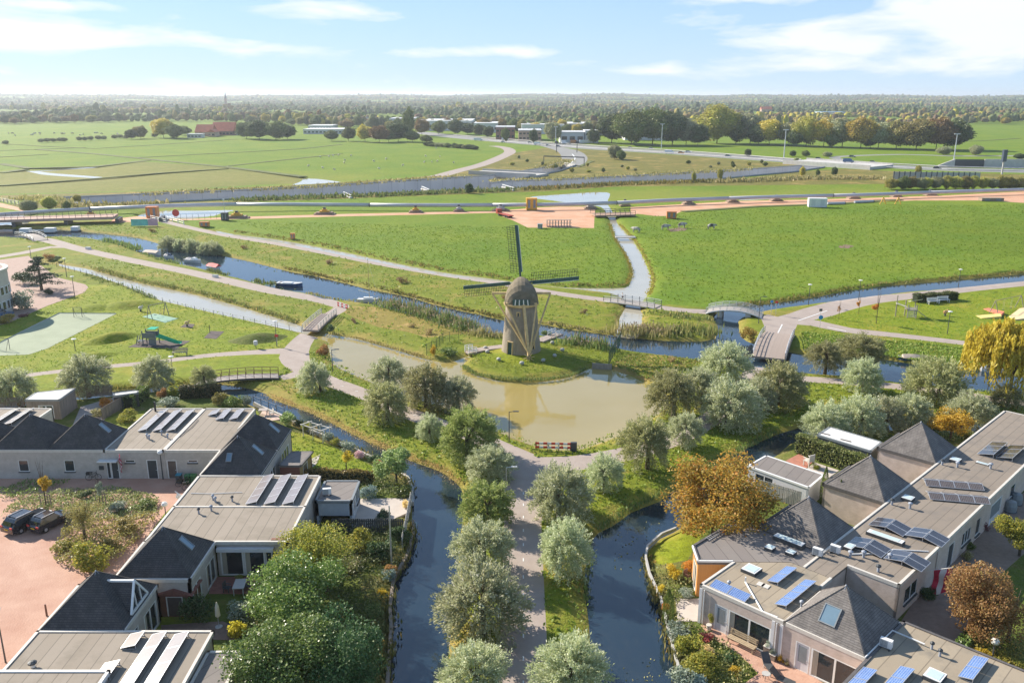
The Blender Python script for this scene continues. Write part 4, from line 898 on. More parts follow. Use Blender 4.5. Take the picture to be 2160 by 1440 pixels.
    def vent(s,x,y,h=.45,r=.09,cap=True,m=None):
        v = MB().lathe([(r,0),(r,h)],n=8).build('roof_vent',m or M_LEAD,s.e,s.P(x,y,s.h - .01))
        if cap: MB().lathe([(r * 1.9,h),(r * 1.9,h + .1),(r * .6,h + .2)],n=8).build('vent_cap',M_PANELD if random.random() < .5 else M_LEAD,v)
    def pipe(s,pts,r=.05,m=None): MB().tube([s.P(*p) for p in pts],r,6).build('roof_pipe',m or M_WHITE,s.e)

def pv_row(label,loc,rz,n,pw,pl,tilt,m,z,group='solar panels on the roofs',along='y',gap=.03):
    """row of n panels; each pw wide (tilted way) and pl long along the row; tilt about the row axis"""
    e = thing('solar_array',label,'solar panels',(*loc,z),rz,group)
    pm = bpy.data.meshes.get('pv_' + m.name + f'{pw:.2f}{pl:.2f}')
    if pm is None: pm = MB().box((0,0,0),(pw - .05,pl - .05,.03)).mesh('pv_' + m.name + f'{pw:.2f}{pl:.2f}',m)
    fm = bpy.data.meshes.get(f'pvf{pw:.2f}{pl:.2f}')
    if fm is None:
        fm = MB().box((-pw / 2 + .02,0,0),(.04,pl,.05)).box((pw / 2 - .02,0,0),(.04,pl,.05)).box((0,-pl / 2 + .02,0),(pw - .08,.04,.05)).box((0,pl / 2 - .02,0),(pw - .08,.04,.05)).mesh(f'pvf{pw:.2f}{pl:.2f}',M_ALU)
    hh = .12 + pw / 2 * abs(math.sin(tilt))
    for i in range(n):
        p = link('panel',pm,e,(0,(i - (n - 1) / 2) * (pl + gap),hh),(0,-tilt,0)); link('panel_frame',fm,p,(0,0,.002))
    for yy in (-(n * pl) / 2 + .1,(n * pl) / 2 - .1):
        b = MB(); x0,x1 = -pw / 2 * math.cos(tilt),pw / 2 * math.cos(tilt); za = hh - pw / 2 * math.sin(tilt) - .05; zb = hh + pw / 2 * math.sin(tilt) - .05
        b.bar((x0,yy,.03),(x1,yy,.03),.05,.05); b.bar((x1 - .05,yy,.03),(x1 - .05,yy,zb),.05,.05); b.bar((x0 + .05,yy,.03),(x0 + .05,yy,za),.05,.05); b.build('mount',M_ALU,e)
    return e
def ac_unit(label,loc,rz):
    e = thing('air_conditioner',label,'air conditioner',loc,rz,'rooftop air conditioners')
    MB().box((0,0,.45),(.85,.36,.62)).build('casing',M_WHITE,e)
    g = MB()
    for k in range(6): g.box((-.12,-.19,.22 + k * .09),(.52,.02,.03))
    g.build('fan_grille',M_PANELD,e)
    for x in (-.3,.3): MB().box((x,0,.07),(.09,.5,.14)).build('foot',M_PANELD,e)

# ---- left complex (axis aligned) -------------------------------------------------
FD = 90.6
h1 = House('bungalow','pale brick bungalow with two dark pyramid roofs side by side',(-58.7,FD),off=(-58.7,FD))
def xo(ops,x0): return [(a - x0,b - x0,c,d,k) for a,b,c,d,k in ops]
h1.wall((-78,FD),(-46.1,FD),xo([(-71,-69.9,.9,2.25,'window'),(-62,-60.9,.9,2.25,'window'),(-55.95,-54.8,.87,2.25,'window'),(-50.75,-49.6,.87,2.25,'window')],-78))
for xx in (-55.4,-50.2,-61.45): h1.opening(h1.P(-78,FD),Vector((1,0,0)),Vector((0,-1,0)),xx + 78 - .55,xx + 78 + .55,2.3,3.19,'panel' + (':g' if xx < -54 else ''))
h1.wall((-46.1,FD + .2),(-46.1,FD + 6.3)); h1.wall((-58.7,FD + 13.5),(-78,FD + 13.5)); h1.wall((-58.7,FD + 6.3),(-58.7,FD + 13.5),[(3.5,4.6,1.2,2.2,'window')]); h1.wall((-46.1,FD + 6.3),(-58.7,FD + 6.3),[(2,5,.2,2.3,'glass:3'),(7.5,10,.2,2.3,'glass:2')])
h1.roof([(-78,FD),(-46.1,FD),(-46.1,FD + 6.4),(-58.7,FD + 6.4),(-58.7,FD + 13.5),(-78,FD + 13.5)],skip=(1,))
h1.pyramid(-58.75,FD + .12,-52.45,FD + 6.3,m=M_SHING); h1.pyramid(-52.4,FD + .12,-46.1,FD + 6.3,lights=[(1,.42,.3,.8,1.5)]); h1.pyramid(-65.2,FD + .12,-58.9,FD + 6.3)
for i,xx in enumerate((-63.0,-61.2,-66.3)): pv_row(['tilted solar panel row behind the left pyramid roof, touching it','second tilted solar panel row behind the left pyramid roof','solar panel row at the left picture edge behind the pyramids'][i],(xx,FD + 10.2),0,3,1.15,1.75,R(14),M_PVSHEEN,3.43)
h2 = House('bungalow','pale brick bungalow with flat tan roof and a red and white flag at its door',(-46.1,FD),off=(-46.1,FD))
h2.wall((-46.1,FD),(-39.27,FD),xo([(-46.0,-45.55,.02,2.2,'window'),(-45.5,-44.6,.02,2.2,'door:g'),(-43.8,-42.7,1.95,2.3,'window'),(-41.4,-40.2,.02,2.3,'door:g')],-46.1))
for a,b in ((-46.0,-44.6),(-41.4,-40.2)): h2.opening(h2.P(-46.1,FD),Vector((1,0,0)),Vector((0,-1,0)),a + 46.1,b + 46.1,2.36,3.19,'panel')
MB().box(h2.P(-45.6,FD - .35,2.3),(2.2,.7,.1)).build('door_canopy',M_WHITE,h2.e); MB().box(h2.P(-46.55,FD - .08,1.35),(.5,.12,.45)).build('letter_box',M_PANELD,h2.e)
h2.wall((-46.1,FD + 13.5),(-46.1,FD + 6.4)); h2.wall((-39.27,FD + 13.5),(-46.1,FD + 13.5),[(1,5,.1,2.3,'glass:3')])
h2.roof([(-46.1,FD),(-39.3,FD),(-39.3,FD + 13.5),(-46.1,FD + 13.5)]); 
for i,xx in enumerate((-44.0,-42.25,-40.6)): pv_row(['leftmost of three long solar rows on the flat tan roof','middle of three long solar rows on the flat tan roof','rightmost of three long solar rows on the flat tan roof'][i],(xx,FD + 9.0),0,4,1.1,1.7,R(14),M_PVSHEEN,3.43)
for p in ((-42.6,FD + 3.6),(-42.2,FD + 3.2),(-41.3,FD + 4.6),(-40.2,FD + 3.6)): h2.vent(*p)
MB().tube([h2.P(-45.2,FD + 12.6,3.4),h2.P(-45.2,FD + 12.6,4.7)],.13,8).build('chimney_flue',M_BLACK,h2.e)
h3 = House('bungalow','pale brick corner bungalow with two slate-dark pyramids stepping towards the canal',(-32.75,FD),off=(-32.75,FD))
h3.wall((-39.25,FD),(-32.75,FD),xo([(-39.1,-38.0,.02,2.25,'door:b'),(-36.7,-35.6,1.95,2.3,'window'),(-34.3,-33.3,.02,2.25,'door:w')],-39.25))
h3.opening(h3.P(-39.25,FD),Vector((1,0,0)),Vector((0,-1,0)),.15,1.25,2.3,3.19,'panel:b'); h3.opening(h3.P(-39.25,FD),Vector((1,0,0)),Vector((0,-1,0)),4.95,5.95,2.3,3.19,'panel:b')
h3.roof([(-39.25,FD),(-26.45,FD),(-26.45,FD + 6.4),(-32.75,FD + 6.4),(-32.75,FD + 13.5),(-39.25,FD + 13.5)],skip=(0,))
MB().bar(h3.P(-39.2,FD + .03,3.36),h3.P(-32.8,FD + .03,3.36),.22,.30).build('roof_edge',M_FASCIA,h3.e)
h3.roof([(-32.95,83.9),(-26.45,83.9),(-26.45,FD - .05),(-32.95,FD - .05)],skip=(0,2))
h3.pyramid(-32.75,FD + .1,-26.5,FD + 6.35,m=M_SHING,lights=[(1,.40,.4,.75,1.5)]); h3.pyramid(-32.75,84.0,-26.5,90.3,m=M_SHING,lights=[(1,.42,.5,.75,1.5),(0,.45,-.5,.6,1.0)])
h3.wall((-26.5,83.9),(-26.5,FD + 6.3),[(.6,2.6,.1,2.3,'glass:2'),(3.4,5.6,.1,2.3,'glass:2'),(8.2,11.6,.1,2.3,'glass:3')]); h3.wall((-26.5,FD + 6.3),(-32.7,FD + 6.3)); h3.wall((-32.75,FD + 6.4),(-32.75,FD + 13.5),[(2,4,.1,2.3,'glass:2')]); h3.wall((-32.75,FD + 13.5),(-39.25,FD + 13.5),[(1,4,.1,2.3,'glass:2')]); h3.wall((-32.9,FD),(-32.9,83.9))
for i,(xx,yy,n) in enumerate(((-37.4,FD + 11.6,1),(-36.0,FD + 11.0,2),(-34.35,FD + 11.0,2))): pv_row(['single short solar panel by the roof joint','middle short solar row on the corner roof','short solar row beside the dark pyramid'][i],(xx,yy),0,n,1.1,1.7,R(14),M_PVSHEEN,3.43)
h3.pipe([(-38.7,FD + 9.5,3.52),(-38.6,FD + 7,3.5),(-39.0,FD + 4,3.5)],.03,M_PANELD)
h4 = House('bungalow','wide flat-roofed bungalow with glazed patio and a dark pyramid in front',(-33,69.8),off=(-33,69.8))
h4.roof([(-33,76.85),(-20.1,76.85),(-20.1,83.85),(-33,83.85)],skip=(0,)); h4.roof([(-33,69.8),(-20.1,69.8),(-20.1,76.8),(-33,76.8)],up=.09)
h4.wall((-26.6,69.9),(-20.15,69.9),[(.25,2.35,.05,2.45,'glass:1'),(2.38,4.3,.05,2.45,'glass:1'),(4.35,5.5,.7,2.45,'window:2')]); MB().bar(h4.P(-26.5,69.65,2.78),h4.P(-21.4,69.65,2.78),.42,.34).build('awning_box',M_DOORW,h4.e)
h4.wall((-20.15,69.9),(-20.15,83.8),[(2.5,3.3,.9,2.3,'window'),(6.2,7.0,.9,2.3,'window')]); h4.wall((-20.2,83.8),(-33,83.8)); h4.wall((-33,83.8),(-33,63.5))
h4.roof([(-33.05,63.5),(-26.6,63.5),(-26.6,69.75),(-33.05,69.75)],skip=(2,))
h4.pyramid(-32.85,63.7,-26.75,69.75,lights=[(1,.45,.3,.75,1.5)]); h4.wall((-26.7,63.6),(-26.7,69.8),[(.4,2.3,.1,2.4,'glass:2'),(3.6,5.9,.1,2.4,'glass:2')]); h4.wall((-33,63.6),(-26.7,63.6))
for i,xx in enumerate((-25.5,-23.7,-21.9)): pv_row(['leftmost long solar row on the wide flat roof','middle long solar row on the wide flat roof','rightmost long solar row on the wide flat roof, near its edge'][i],(xx,80.3),0,4,1.15,1.6,R(14),M_PVSHEEN,3.43)
for p in ((-29.6,78.2),(-29.2,77.7),(-30.0,75.3),(-29.0,75.9),(-27.6,77.9)): h4.vent(*p)
h4.pipe([(-32.3,79.6,3.5),(-30.5,79.5,3.5),(-27.2,79.8,3.5)],.035)
MB().box(h4.P(-21.0,70.3,3.47),(1.4,.35,.06)).build('roof_mat',M_SHEDRED,h4.e); MB().tube([h4.P(-20.55,69.75,3.2),h4.P(-20.55,69.75,.1)],.06,6).build('downpipe',M_ALU,h4.e)
h5 = House('bungalow','bungalow at the lower left with a dark pyramid and a triangular dormer window',(-35.5,56.4),off=(-35.5,56.4))
h5.roof([(-35.5,40),(-22.3,40),(-22.3,56.4),(-35.5,56.4)],m=M_FELT); h5.roof([(-35.5,56.45),(-29.0,56.45),(-29.0,62.8),(-35.5,62.8)],skip=(0,))
py = h5.pyramid(-35.3,56.5,-29.1,62.7); h5.wall((-29.1,56.45),(-29.1,62.75),[(.4,2.4,.1,2.4,'glass:2'),(3.4,5.8,.1,2.4,'glass:2')]); h5.wall((-29.1,62.75),(-35.4,62.75)); h5.wall((-35.4,62.75),(-35.4,40)); h5.wall((-22.4,40),(-22.4,56.3),[(12,15,.9,2.3,'window:2')]); h5.wall((-22.4,56.3),(-29,56.3))
h5.roof([(-22.2,40),(-19.6,40),(-19.6,54.6),(-22.2,54.6)],z=2.95,m=M_FELTG,name='lower_roof'); h5.wall((-19.7,40),(-19.7,54.5),z1=2.7); h5.wall((-19.7,54.5),(-22.3,54.5),z1=2.7)
h5.wall((-35.5,40.05),(-22.3,40.05)); h5.wall((-22.2,40.05),(-19.7,40.05),z1=2.7)
def dormer():
    # triangular dormer on the right-hand pyramid face, its glazed gable standing over the wall
    A = h5.P(-29.15,58.1,3.75); B = h5.P(-29.15,61.1,3.75); T = h5.P(-29.35,59.6,5.75); K = h5.P(-31.75,59.6,5.75)
    b = MB().tri(A,T,K).tri(T,B,K).build('dormer',M_SHING,py)
    for a,c in ((A,T),(T,B),(A,B),(T,K)): MB().bar(a,c,.16,.16).build('dormer_frame',M_WHITE,b)
    MB().tri(A + Vector((-.03,.1,.05)),B + Vector((-.03,-.1,.05)),T + Vector((-.03,0,-.1))).build('pane',M_GLASS,b)
    for f in (.35,.65): MB().bar(A + (B - A) * f,A + (B - A) * f + Vector((-.1,0,1.25)),.08,.08).build('glazing_bar',M_WHITE,b)
dormer()
for i,(xx,yy,n) in enumerate(((-27.75,55.0,1),(-26.1,52.3,4),(-24.45,52.3,4),(-28.1,51.6,1))): pv_row(['single solar panel at the top left of the lower left roof','long solar row in the middle of the lower left roof','long solar row along the right edge of the lower left roof','single solar panel cut by the bottom edge, lower left roof'][i],(xx,yy),0,n,1.15,1.75,R(14),M_PVSHEEN,3.43)
h5.vent(-33.6,52.2,.3,.16,True,M_WHITE)
h6 = House('bungalow','white-edged flat roof cut by the bottom left corner of the picture',(-46,44),off=(-46,44))
h6.roof([(-50,40),(-27.6,40),(-27.6,51.0),(-50,51.0)],z=4.0,edge=M_WHITE); h6.wall((-50,51),(-50,40)); h6.wall((-27.7,40),(-27.7,51.0),z1=3.75); h6.wall((-27.7,51),(-50,51),z1=3.75)
an = House('annex','pale blue garden annex with flat grey roof beside the canal garden',(-19.8,79.6),off=(-19.8,79.6),h=2.65)
an.roof([(-19.85,79.5),(-16.1,79.5),(-16.1,84.3),(-19.85,84.3)],m=M_FELTG,edge=M_PANELG); an.wall((-19.8,79.6),(-16.2,79.6),m=M_BLUEGREY,z0=1.0); an.wall((-16.2,79.6),(-16.2,84.2),[(1.2,2.2,.1,2.1,'door:w'),(2.6,4.2,.9,2.1,'window:2')],m=M_BLUEGREY); an.wall((-16.2,84.2),(-19.8,84.2),m=M_BLUEGREY); an.wall((-19.8,84.2),(-19.8,79.6),m=M_BLUEGREY)
for x in (-19.7,-16.3): MB().b2(*an.P(x - .08,79.55,-.1),*an.P(x + .08,79.75,1.0)).build('post',M_BLUEGREY,an.e)
ac_unit('white air conditioner on the pale blue annex roof',(-18.9,80.9,2.66),R(10))
sh = House('garden_shed','dark red board shed with grey felt roof on the canal lawn',(-24.6,89.2),off=(-24.6,89.2),h=2.5,cat='shed')
sh.roof([(-25.9,88.6),(-23.4,88.6),(-22.9,92.6),(-25.4,92.6)],m=M_FELTG,edge=M_TRIM,up=.03); sh.wall((-25.8,88.7),(-23.6,88.7),m=M_SHEDRED); sh.wall((-23.6,88.7),(-23.1,92.4),[(1.0,2.4,.05,2.0,'door:b')],m=mat('shed_ochre_boards',(.33,.22,.09),.7,.25,2,stretch=(.4,.4,10))); sh.wall((-23.1,92.4),(-25.4,92.4),m=M_SHEDRED); sh.wall((-25.4,92.4),(-25.8,88.7),m=M_SHEDRED)
# ---- right complex (turned 45 degrees) -------------------------------------------
RO = Vector((25.1,53.1)); Q2 = math.sqrt(.5)
def uv2w(u,v): return (RO.x + (u - v) * Q2,RO.y + (u + v) * Q2)
def RL(px,py,z=3.43): x,y = G(px,py,z); dx,dy = x - RO.x,y - RO.y; return ((dx + dy) * Q2,(dy - dx) * Q2)
def u_at(px,v=2.1,z=1.5):
    lo,hi = -20,80
    for _ in range(50):
        m_ = (lo + hi) / 2; x,y = uv2w(m_,v); q = 1080 + x / zc_of(y,z) * FP
        if q < px: lo = m_
        else: hi = m_
    return lo
A45 = R(45)
def house45(name,label,uv,**k): return House(name,label,uv2w(*uv),A45,uv,**k)
k1 = house45('bungalow','pink-brown bungalow with glazed garden front, slate pyramid and blue solar panels',(0,0))
k1.wall((0,13.7),(0,0),[(1.5,2.7,.05,2.4,'door:w'),(2.75,6.5,.05,2.4,'glass:2'),(8.55,9.7,.05,2.4,'door:w'),(9.8,13.5,.05,2.4,'glass:2')],m=M_WALLP)
for a,b in ((1.5,6.8),(8.5,13.6)): k1.opening(k1.P(0,13.7),Vector((0,-1,0)),Vector((-1,0,0)),a,b,2.46,3.19,'panel:g')
for v in (13.55,7.05,6.35): MB().b2(*k1.P(-.10,v - .12,-.1),*k1.P(.0,v + .12,3.2)).build('pilaster',M_DOORW,k1.e)
for v in (6.75,13.2): MB().tube([k1.P(-.12,v,3.2),k1.P(-.12,v,.1)],.05,6).build('downpipe',M_WHITE,k1.e)
k1.wall((5.05,13.72),(0,13.72),m=M_WALLP)
k1.roof([(0,6.32),(6.7,6.5),(8.5,6.5),(8.5,10.2),(5.05,13.7),(0,13.7)],m=M_FELTO,edge=M_FASCIA,skip=(0,2,3))
k1.roof([(0,0),(6.2,0),(6.2,6.28),(0,6.28)],m=M_FELTG,skip=(0,)); k1.pyramid(.15,.1,6.15,6.2,m=M_SHING2,zt=6.6,lights=[(3,.42,-.2,1.3,1.5)])
k1.wall((6.15,0),(6.15,6.4),m=M_WALLP); k1.wall((6.7,6.55),(11.4,6.55),[(1.2,2.4,1.0,2.3,'window')],m=M_WALLP)
k1.wall((0,0),(-8,0),m=M_WALLP)      # lower wing
k1.roof([(-9,-14),(6.55,-14),(6.55,-.1),(-9,-.1)],m=M_FELTO,edge=M_TRIM); k1.wall((6.5,-14),(6.5,-.1),m=M_WALLP); k1.wall((-9,-.1),(-9,-14),m=M_WALLP)
k1.wall((-9,-13.95),(6.5,-13.95),m=M_WALLP)
k1.rooflight(*RL(1585,1205),1.3,1.3); k1.rooflight(*RL(1971,1430),1.3,1.2)
for p in ((1537,1238),(1690,1280),(1982,1383),(1965,1368)): k1.vent(*RL(*p))
a = RL(1572,1228); b = RL(1608,1290); c = RL(1640,1303); k1.pipe([(*a,3.95),(*a,3.5),(*b,3.5),(*c,3.5)],.07)
a = RL(1824,1389); b = RL(1853,1360); c = RL(1882,1333); d = RL(1950,1362); k1.pipe([(*a,3.55),(*b,3.55),(*c,3.6),(*d,3.6)],.06)
for p in ((1605,1232),(1615,1236)): MB().box(k1.P(*RL(*p),3.46),(.6,.6,.05),.1).build('paving_slab',M_FASCIA,k1.e)
k2 = house45('bungalow','grey-roofed corner extension with orange cedar cladding beside the canal lawn',(5,14))
k2.roof([(3.0,15.9),(4.9,17.7),(12.05,17.6),(12.05,9.1),(8.55,9.1),(8.55,10.25),(5.1,13.75)],m=M_FELTG,edge=M_TRIM,up=.14,skip=(3,4,5))
k2.wall((4.9,17.6),(3.1,15.9),[(.5,1.9,.05,2.6,'glass:1')],m=M_WOODO,z1=3.3); k2.wall((3.1,15.85),(5.1,13.8),m=M_WOODO,z1=3.3); k2.wall((12,17.5),(4.9,17.6),m=M_WALLP,z1=3.2); k2.wall((12.0,15.4),(12.0,17.5),m=M_WALLP)
for p,q in ((( 3.0,15.9),(4.9,17.7)),((3.0,15.9),(5.1,13.75))):
    a = k2.P(*p,3.48); b = k2.P(*q,3.48); MB().bar(a,b,.12,.16).build('white_coping',M_WHITE,k2.e)
for p in ((1624,1159),(1668,1169),(1792,1157)): k2.rooflight(*RL(*p),.75 if p[0] < 1700 else 1.0,.75)
k2.rooflight(*RL(1664,1146),.75,2.8,h=.4)
k3 = house45('bungalow','long pink-brown bungalow row with three grey pyramids and a red flag',(11.4,2.1))
UE = 62
k3.roof([(8.55,6.55),(11.4,6.5),(11.4,2.1),(UE,2.1),(UE,9.1),(8.55,9.05)],m=M_FELTD,edge=M_FASCIA,skip=(0,5)); 
wl = [(1907,1934,.9,2.4,'window:2'),(1999,2011,.05,2.5,'door:g'),(2029,2047,.9,2.3,'window:3'),(2059,2068,.5,2.3,'window'),(2089,2112,.05,2.4,'door:w'),(2131,2141,.9,2.3,'window')]
ops = [(u_at(a) - 11.4,u_at(b) - 11.4,c,d,k) for a,b,c,d,k in wl]
k3.wall((11.4,2.1),(UE,2.1),ops,m=M_WALLP); k3.wall((11.4,6.5),(11.4,2.1),m=M_WALLP)
for o in ops:
    if o[4].startswith('window'): k3.opening(k3.P(11.4,2.1),Vector((1,0,0)),Vector((0,-1,0)),o[0],o[1],2.46,3.19,'panel:g')
MB().tube([k3.P(u_at(1972),2.02,3.3),k3.P(u_at(1972),2.02,.1)],.06,6).build('downpipe',M_FASCIA,k3.e)
for u0 in (12.1,25.4,38.8):
    k3.roof([(u0 - .1,9.15),(u0 + 6.3,9.15),(u0 + 6.3,15.5),(u0 - .1,15.5)],m=M_FELTG,edge=M_TRIM,up=.12,skip=(0,)); k3.pyramid(u0 + .1,9.2,u0 + 6.1,15.2,m=M_SHING2)
    k3.wall((u0,15.4),(u0,9.1),m=M_WALLP); k3.wall((u0 + 6.2,9.1),(u0 + 6.2,15.4),m=M_WALLP); k3.wall((u0 + 6.2,15.4),(u0,15.4),[(1,5,.1,2.3,'glass:3')],m=M_WALLP)
for a,b in ((18.3,25.4),(31.6,38.8),(45,UE)): k3.wall((b,9.08),(a,9.08),[(1,3.5,.1,2.3,'glass:2')],m=M_WALLP)
for p in ((1915,1054),(2015,973)): k3.rooflight(*RL(*p),1.0,1.0)
k3.rooflight(*RL(1867,1137),.7,3.3,h=.3); k3.rooflight(*RL(2072,978),.45,1.3,h=.08)
for p in ((1919,1072),(1881,1064),(1987,980),(2019,985),(2089,988),(1793,1175),(1821,1175),(1876,1181),(1852,1205)): k3.vent(*RL(*p),.5,.12)
a = RL(1795,1170); b = RL(1850,1168); c = RL(1885,1160); k3.pipe([(*a,3.5),(*b,3.5),(*c,3.5)],.07); a = RL(1885,1160); b = RL(1958,1164); k3.pipe([(*a,3.5),(*b,3.5)],.06)
def pv_tent(label,px,py,rz,n,pw,pl,tilt,m):
    x,y = G(px,py,3.7); w = pw * math.cos(tilt) / 2 + .03; c,s_ = math.cos(rz),math.sin(rz)
    e = pv_row(label,(x - c * w,y - s_ * w),rz,n,pw,pl,tilt,m,3.43)
    pm = bpy.data.meshes['pv_' + m.name + f'{pw:.2f}{pl:.2f}']; fm = bpy.data.meshes[f'pvf{pw:.2f}{pl:.2f}']; hh = .12 + pw / 2 * math.sin(tilt)
    for i in range(n):
        p = link('panel',pm,e,(2 * w,(i - (n - 1) / 2) * (pl + .03),hh),(0,tilt,0)); link('panel_frame',fm,p,(0,0,.002))
pv_tent('upper tent of brown solar panels on the long roof',2010,1018,R(-102),4,1.0,1.35,R(18),M_PVMONO); pv_tent('lower tent of brown solar panels on the long roof',2020,1046,R(-102),4,1.0,1.35,R(18),M_PVMONO)
for px,py,lab in ((1878,1107,'black solar tent farthest left, beside the long skylight strip'),(1957,1129,'black solar tent at the roof edge above the dark door'),(1832,1150,'black solar tent next to the rooftop air conditioner'),(1914,1178,'black solar tent nearest the flag'),): pv_tent(lab,px,py,R(-45),2,1.6,1.05,R(12),M_PVDARK)
def pvu(label,px,py,n,m,rz=R(-45),pw=1.0,pl=1.62,tilt=R(14),z=3.43): x,y = G(px,py,z + .3); pv_row(label,(x,y),rz,n,pw,pl,tilt,m,z)
pvu('pair of blue solar panels beside the square skylight',1650,1209,2,M_PVBLUE); pvu('row of four blue solar panels along the pyramid edge',1679,1247,4,M_PVBLUE,pl=1.25)
pvu('pair of blue solar panels above the garden door',1540,1243,2,M_PVBLUE,R(45)); pvu('blue solar column cut by the bottom edge, beside the patio',1815,1430,2,M_PVBLUE); pvu('blue solar column cut by the bottom edge, left of the square skylight',1895,1428,2,M_PVBLUE); pvu('blue solar column cut by the bottom edge, right of the square skylight',2054,1405,2,M_PVBLUE)
pvu('left strip of grey-blue solar panels on the far right roof',2094,945,3,M_PVDARK,pw=1.7); pvu('right strip of grey-blue solar panels on the far right roof',2133,952,3,M_PVDARK,pw=1.7)
for px,py,lab,z in ((1724,1172,'left of two white air conditioners on the brown roof',3.43),(1761,1166,'right of two white air conditioners on the brown roof',3.43),(1868,1366,'white air conditioner in the shade of the front pyramid',3.43)): ac_unit(lab,(*G(px,py,z),z),R(-40))
MB_l = thing('ladder','white ladder lying along the edge of the grey roof','ladder',(*uv2w(8.6,17.3),3.55),A45)
for y in (-.2,.2): MB().box((0,y,.05),(4.0,.06,.08)).build('rail',M_ALU,MB_l)
for i in range(13): MB().box((-1.8 + i * .3,0,.05),(.05,.36,.05)).build('rung',M_ALU,MB_l)
# garage and white-roofed shed
def skewbox(name,label,pts,h,roofm,wallm,edge,cat,ops=None):
    o = pts[0]; H_ = House(name,label,o,0,o,cat=cat,h=h); H_.roof(pts,m=roofm,edge=edge,up=.06)
    c = np.mean(np.array(pts),0); ins = [tuple(np.array(p) + (c - np.array(p)) * .02) for p in pts]
    n = len(ins); ar = sum(ins[i][0] * ins[(i + 1) % n][1] - ins[(i + 1) % n][0] * ins[i][1] for i in range(n)); 
    if ar < 0: ins = ins[::-1]
    for i in range(n): H_.wall(ins[i],ins[(i + 1) % n],(ops or {}).get(i,()),m=wallm)
    return H_
g1 = skewbox('garage','white-walled garage with puddle-stained grey flat roof by the dark canal',[(26.0,88.3),(31.0,82.7),(33.7,85.9),(28.9,91.2)],2.6,M_FELTG,M_DOORW,M_WHITE,'garage',{0: [(1.0,3.2,.9,2.1,'window:2')]})
g2 = skewbox('garden_shed','long low shed with bright white flat roof between hedge and willows',[(36.6,96.9),(41.1,91.9),(43.5,94.6),(39.0,99.5)],2.8,M_WHITEROOF,M_PANELD,M_PANELG,'shed')
for p in ((1740,914),(1784,928)): MB().box(g2.P(*G(*p,2.85),2.83),(1.2,.25,.06),R(-40)).build('roof_strip',M_TRIM,g2.e)
# flags
M_FRED = mat('flag_red',(.58,.04,.09),.7,.1,3); M_FWHITE = mat('flag_white',(.78,.76,.74),.7,.05,3)
def flag(label,base,tip,cl,cols,sag=.25,group='flags on the houses'):
    """staff from base to tip; cloth hangs from its outer half; cols bands across the cloth"""
    e = thing('flag',label,'flag',base,0,group); t = Vector(tip) - Vector(base); MB().tube([(0,0,0),t],.025,6).build('staff',M_WHITE,e)
    n = len(cols); k = 8; d = t.normalized()
    for i,m in enumerate(cols):
        V = []
        for a in (i / n,(i + 1) / n):
            top = t - d * ((1.15 if t.length < 1.6 else 1.5) * a)
            for j in range(k + 1):
                f = j / k; V.append(top + Vector((.10 * math.sin(f * 9 + a * 5) + sag * f * (1 - a) * .6,.12 * math.cos(f * 7 + a * 4),-cl * f)) + Vector((-d.x,-d.y,0)) * (.35 * f * (1 - a)))
        MB().add(V,[(j,j + 1,k + 2 + j,k + 1 + j) for j in range(k)]).build('cloth',m,e,smooth=True)
    if n == 2: q = (V[2] + V[3 + k]) / 2 + Vector((0,-.05,-.1)); MB().box(q,(.28,.02,.28),0,0,.78).build('emblem',M_FRED,e)
    return e
x,y = uv2w(u_at(1951),2.0); fl = flag('red flag with white centre band on a white staff over the gravel yard',(x,y,2.3),(x + 1.45,y - 1.2,3.3),2.5,[M_FRED,M_FWHITE,M_FRED])
flag('crimson and white flag hanging by the dark door of the long facade',(-44.3,FD - .05,2.6),(-44.0,FD - .9,3.4),1.9,[M_FRED,M_FWHITE,M_FRED],.1)
x,y = G(362,1060,3.0); flag('white flag with a red emblem at the inner corner of the brick court',(-33.1,80.0,2.9),(-33.9,79.6,3.7),1.3,[M_FWHITE,M_FWHITE],.1)
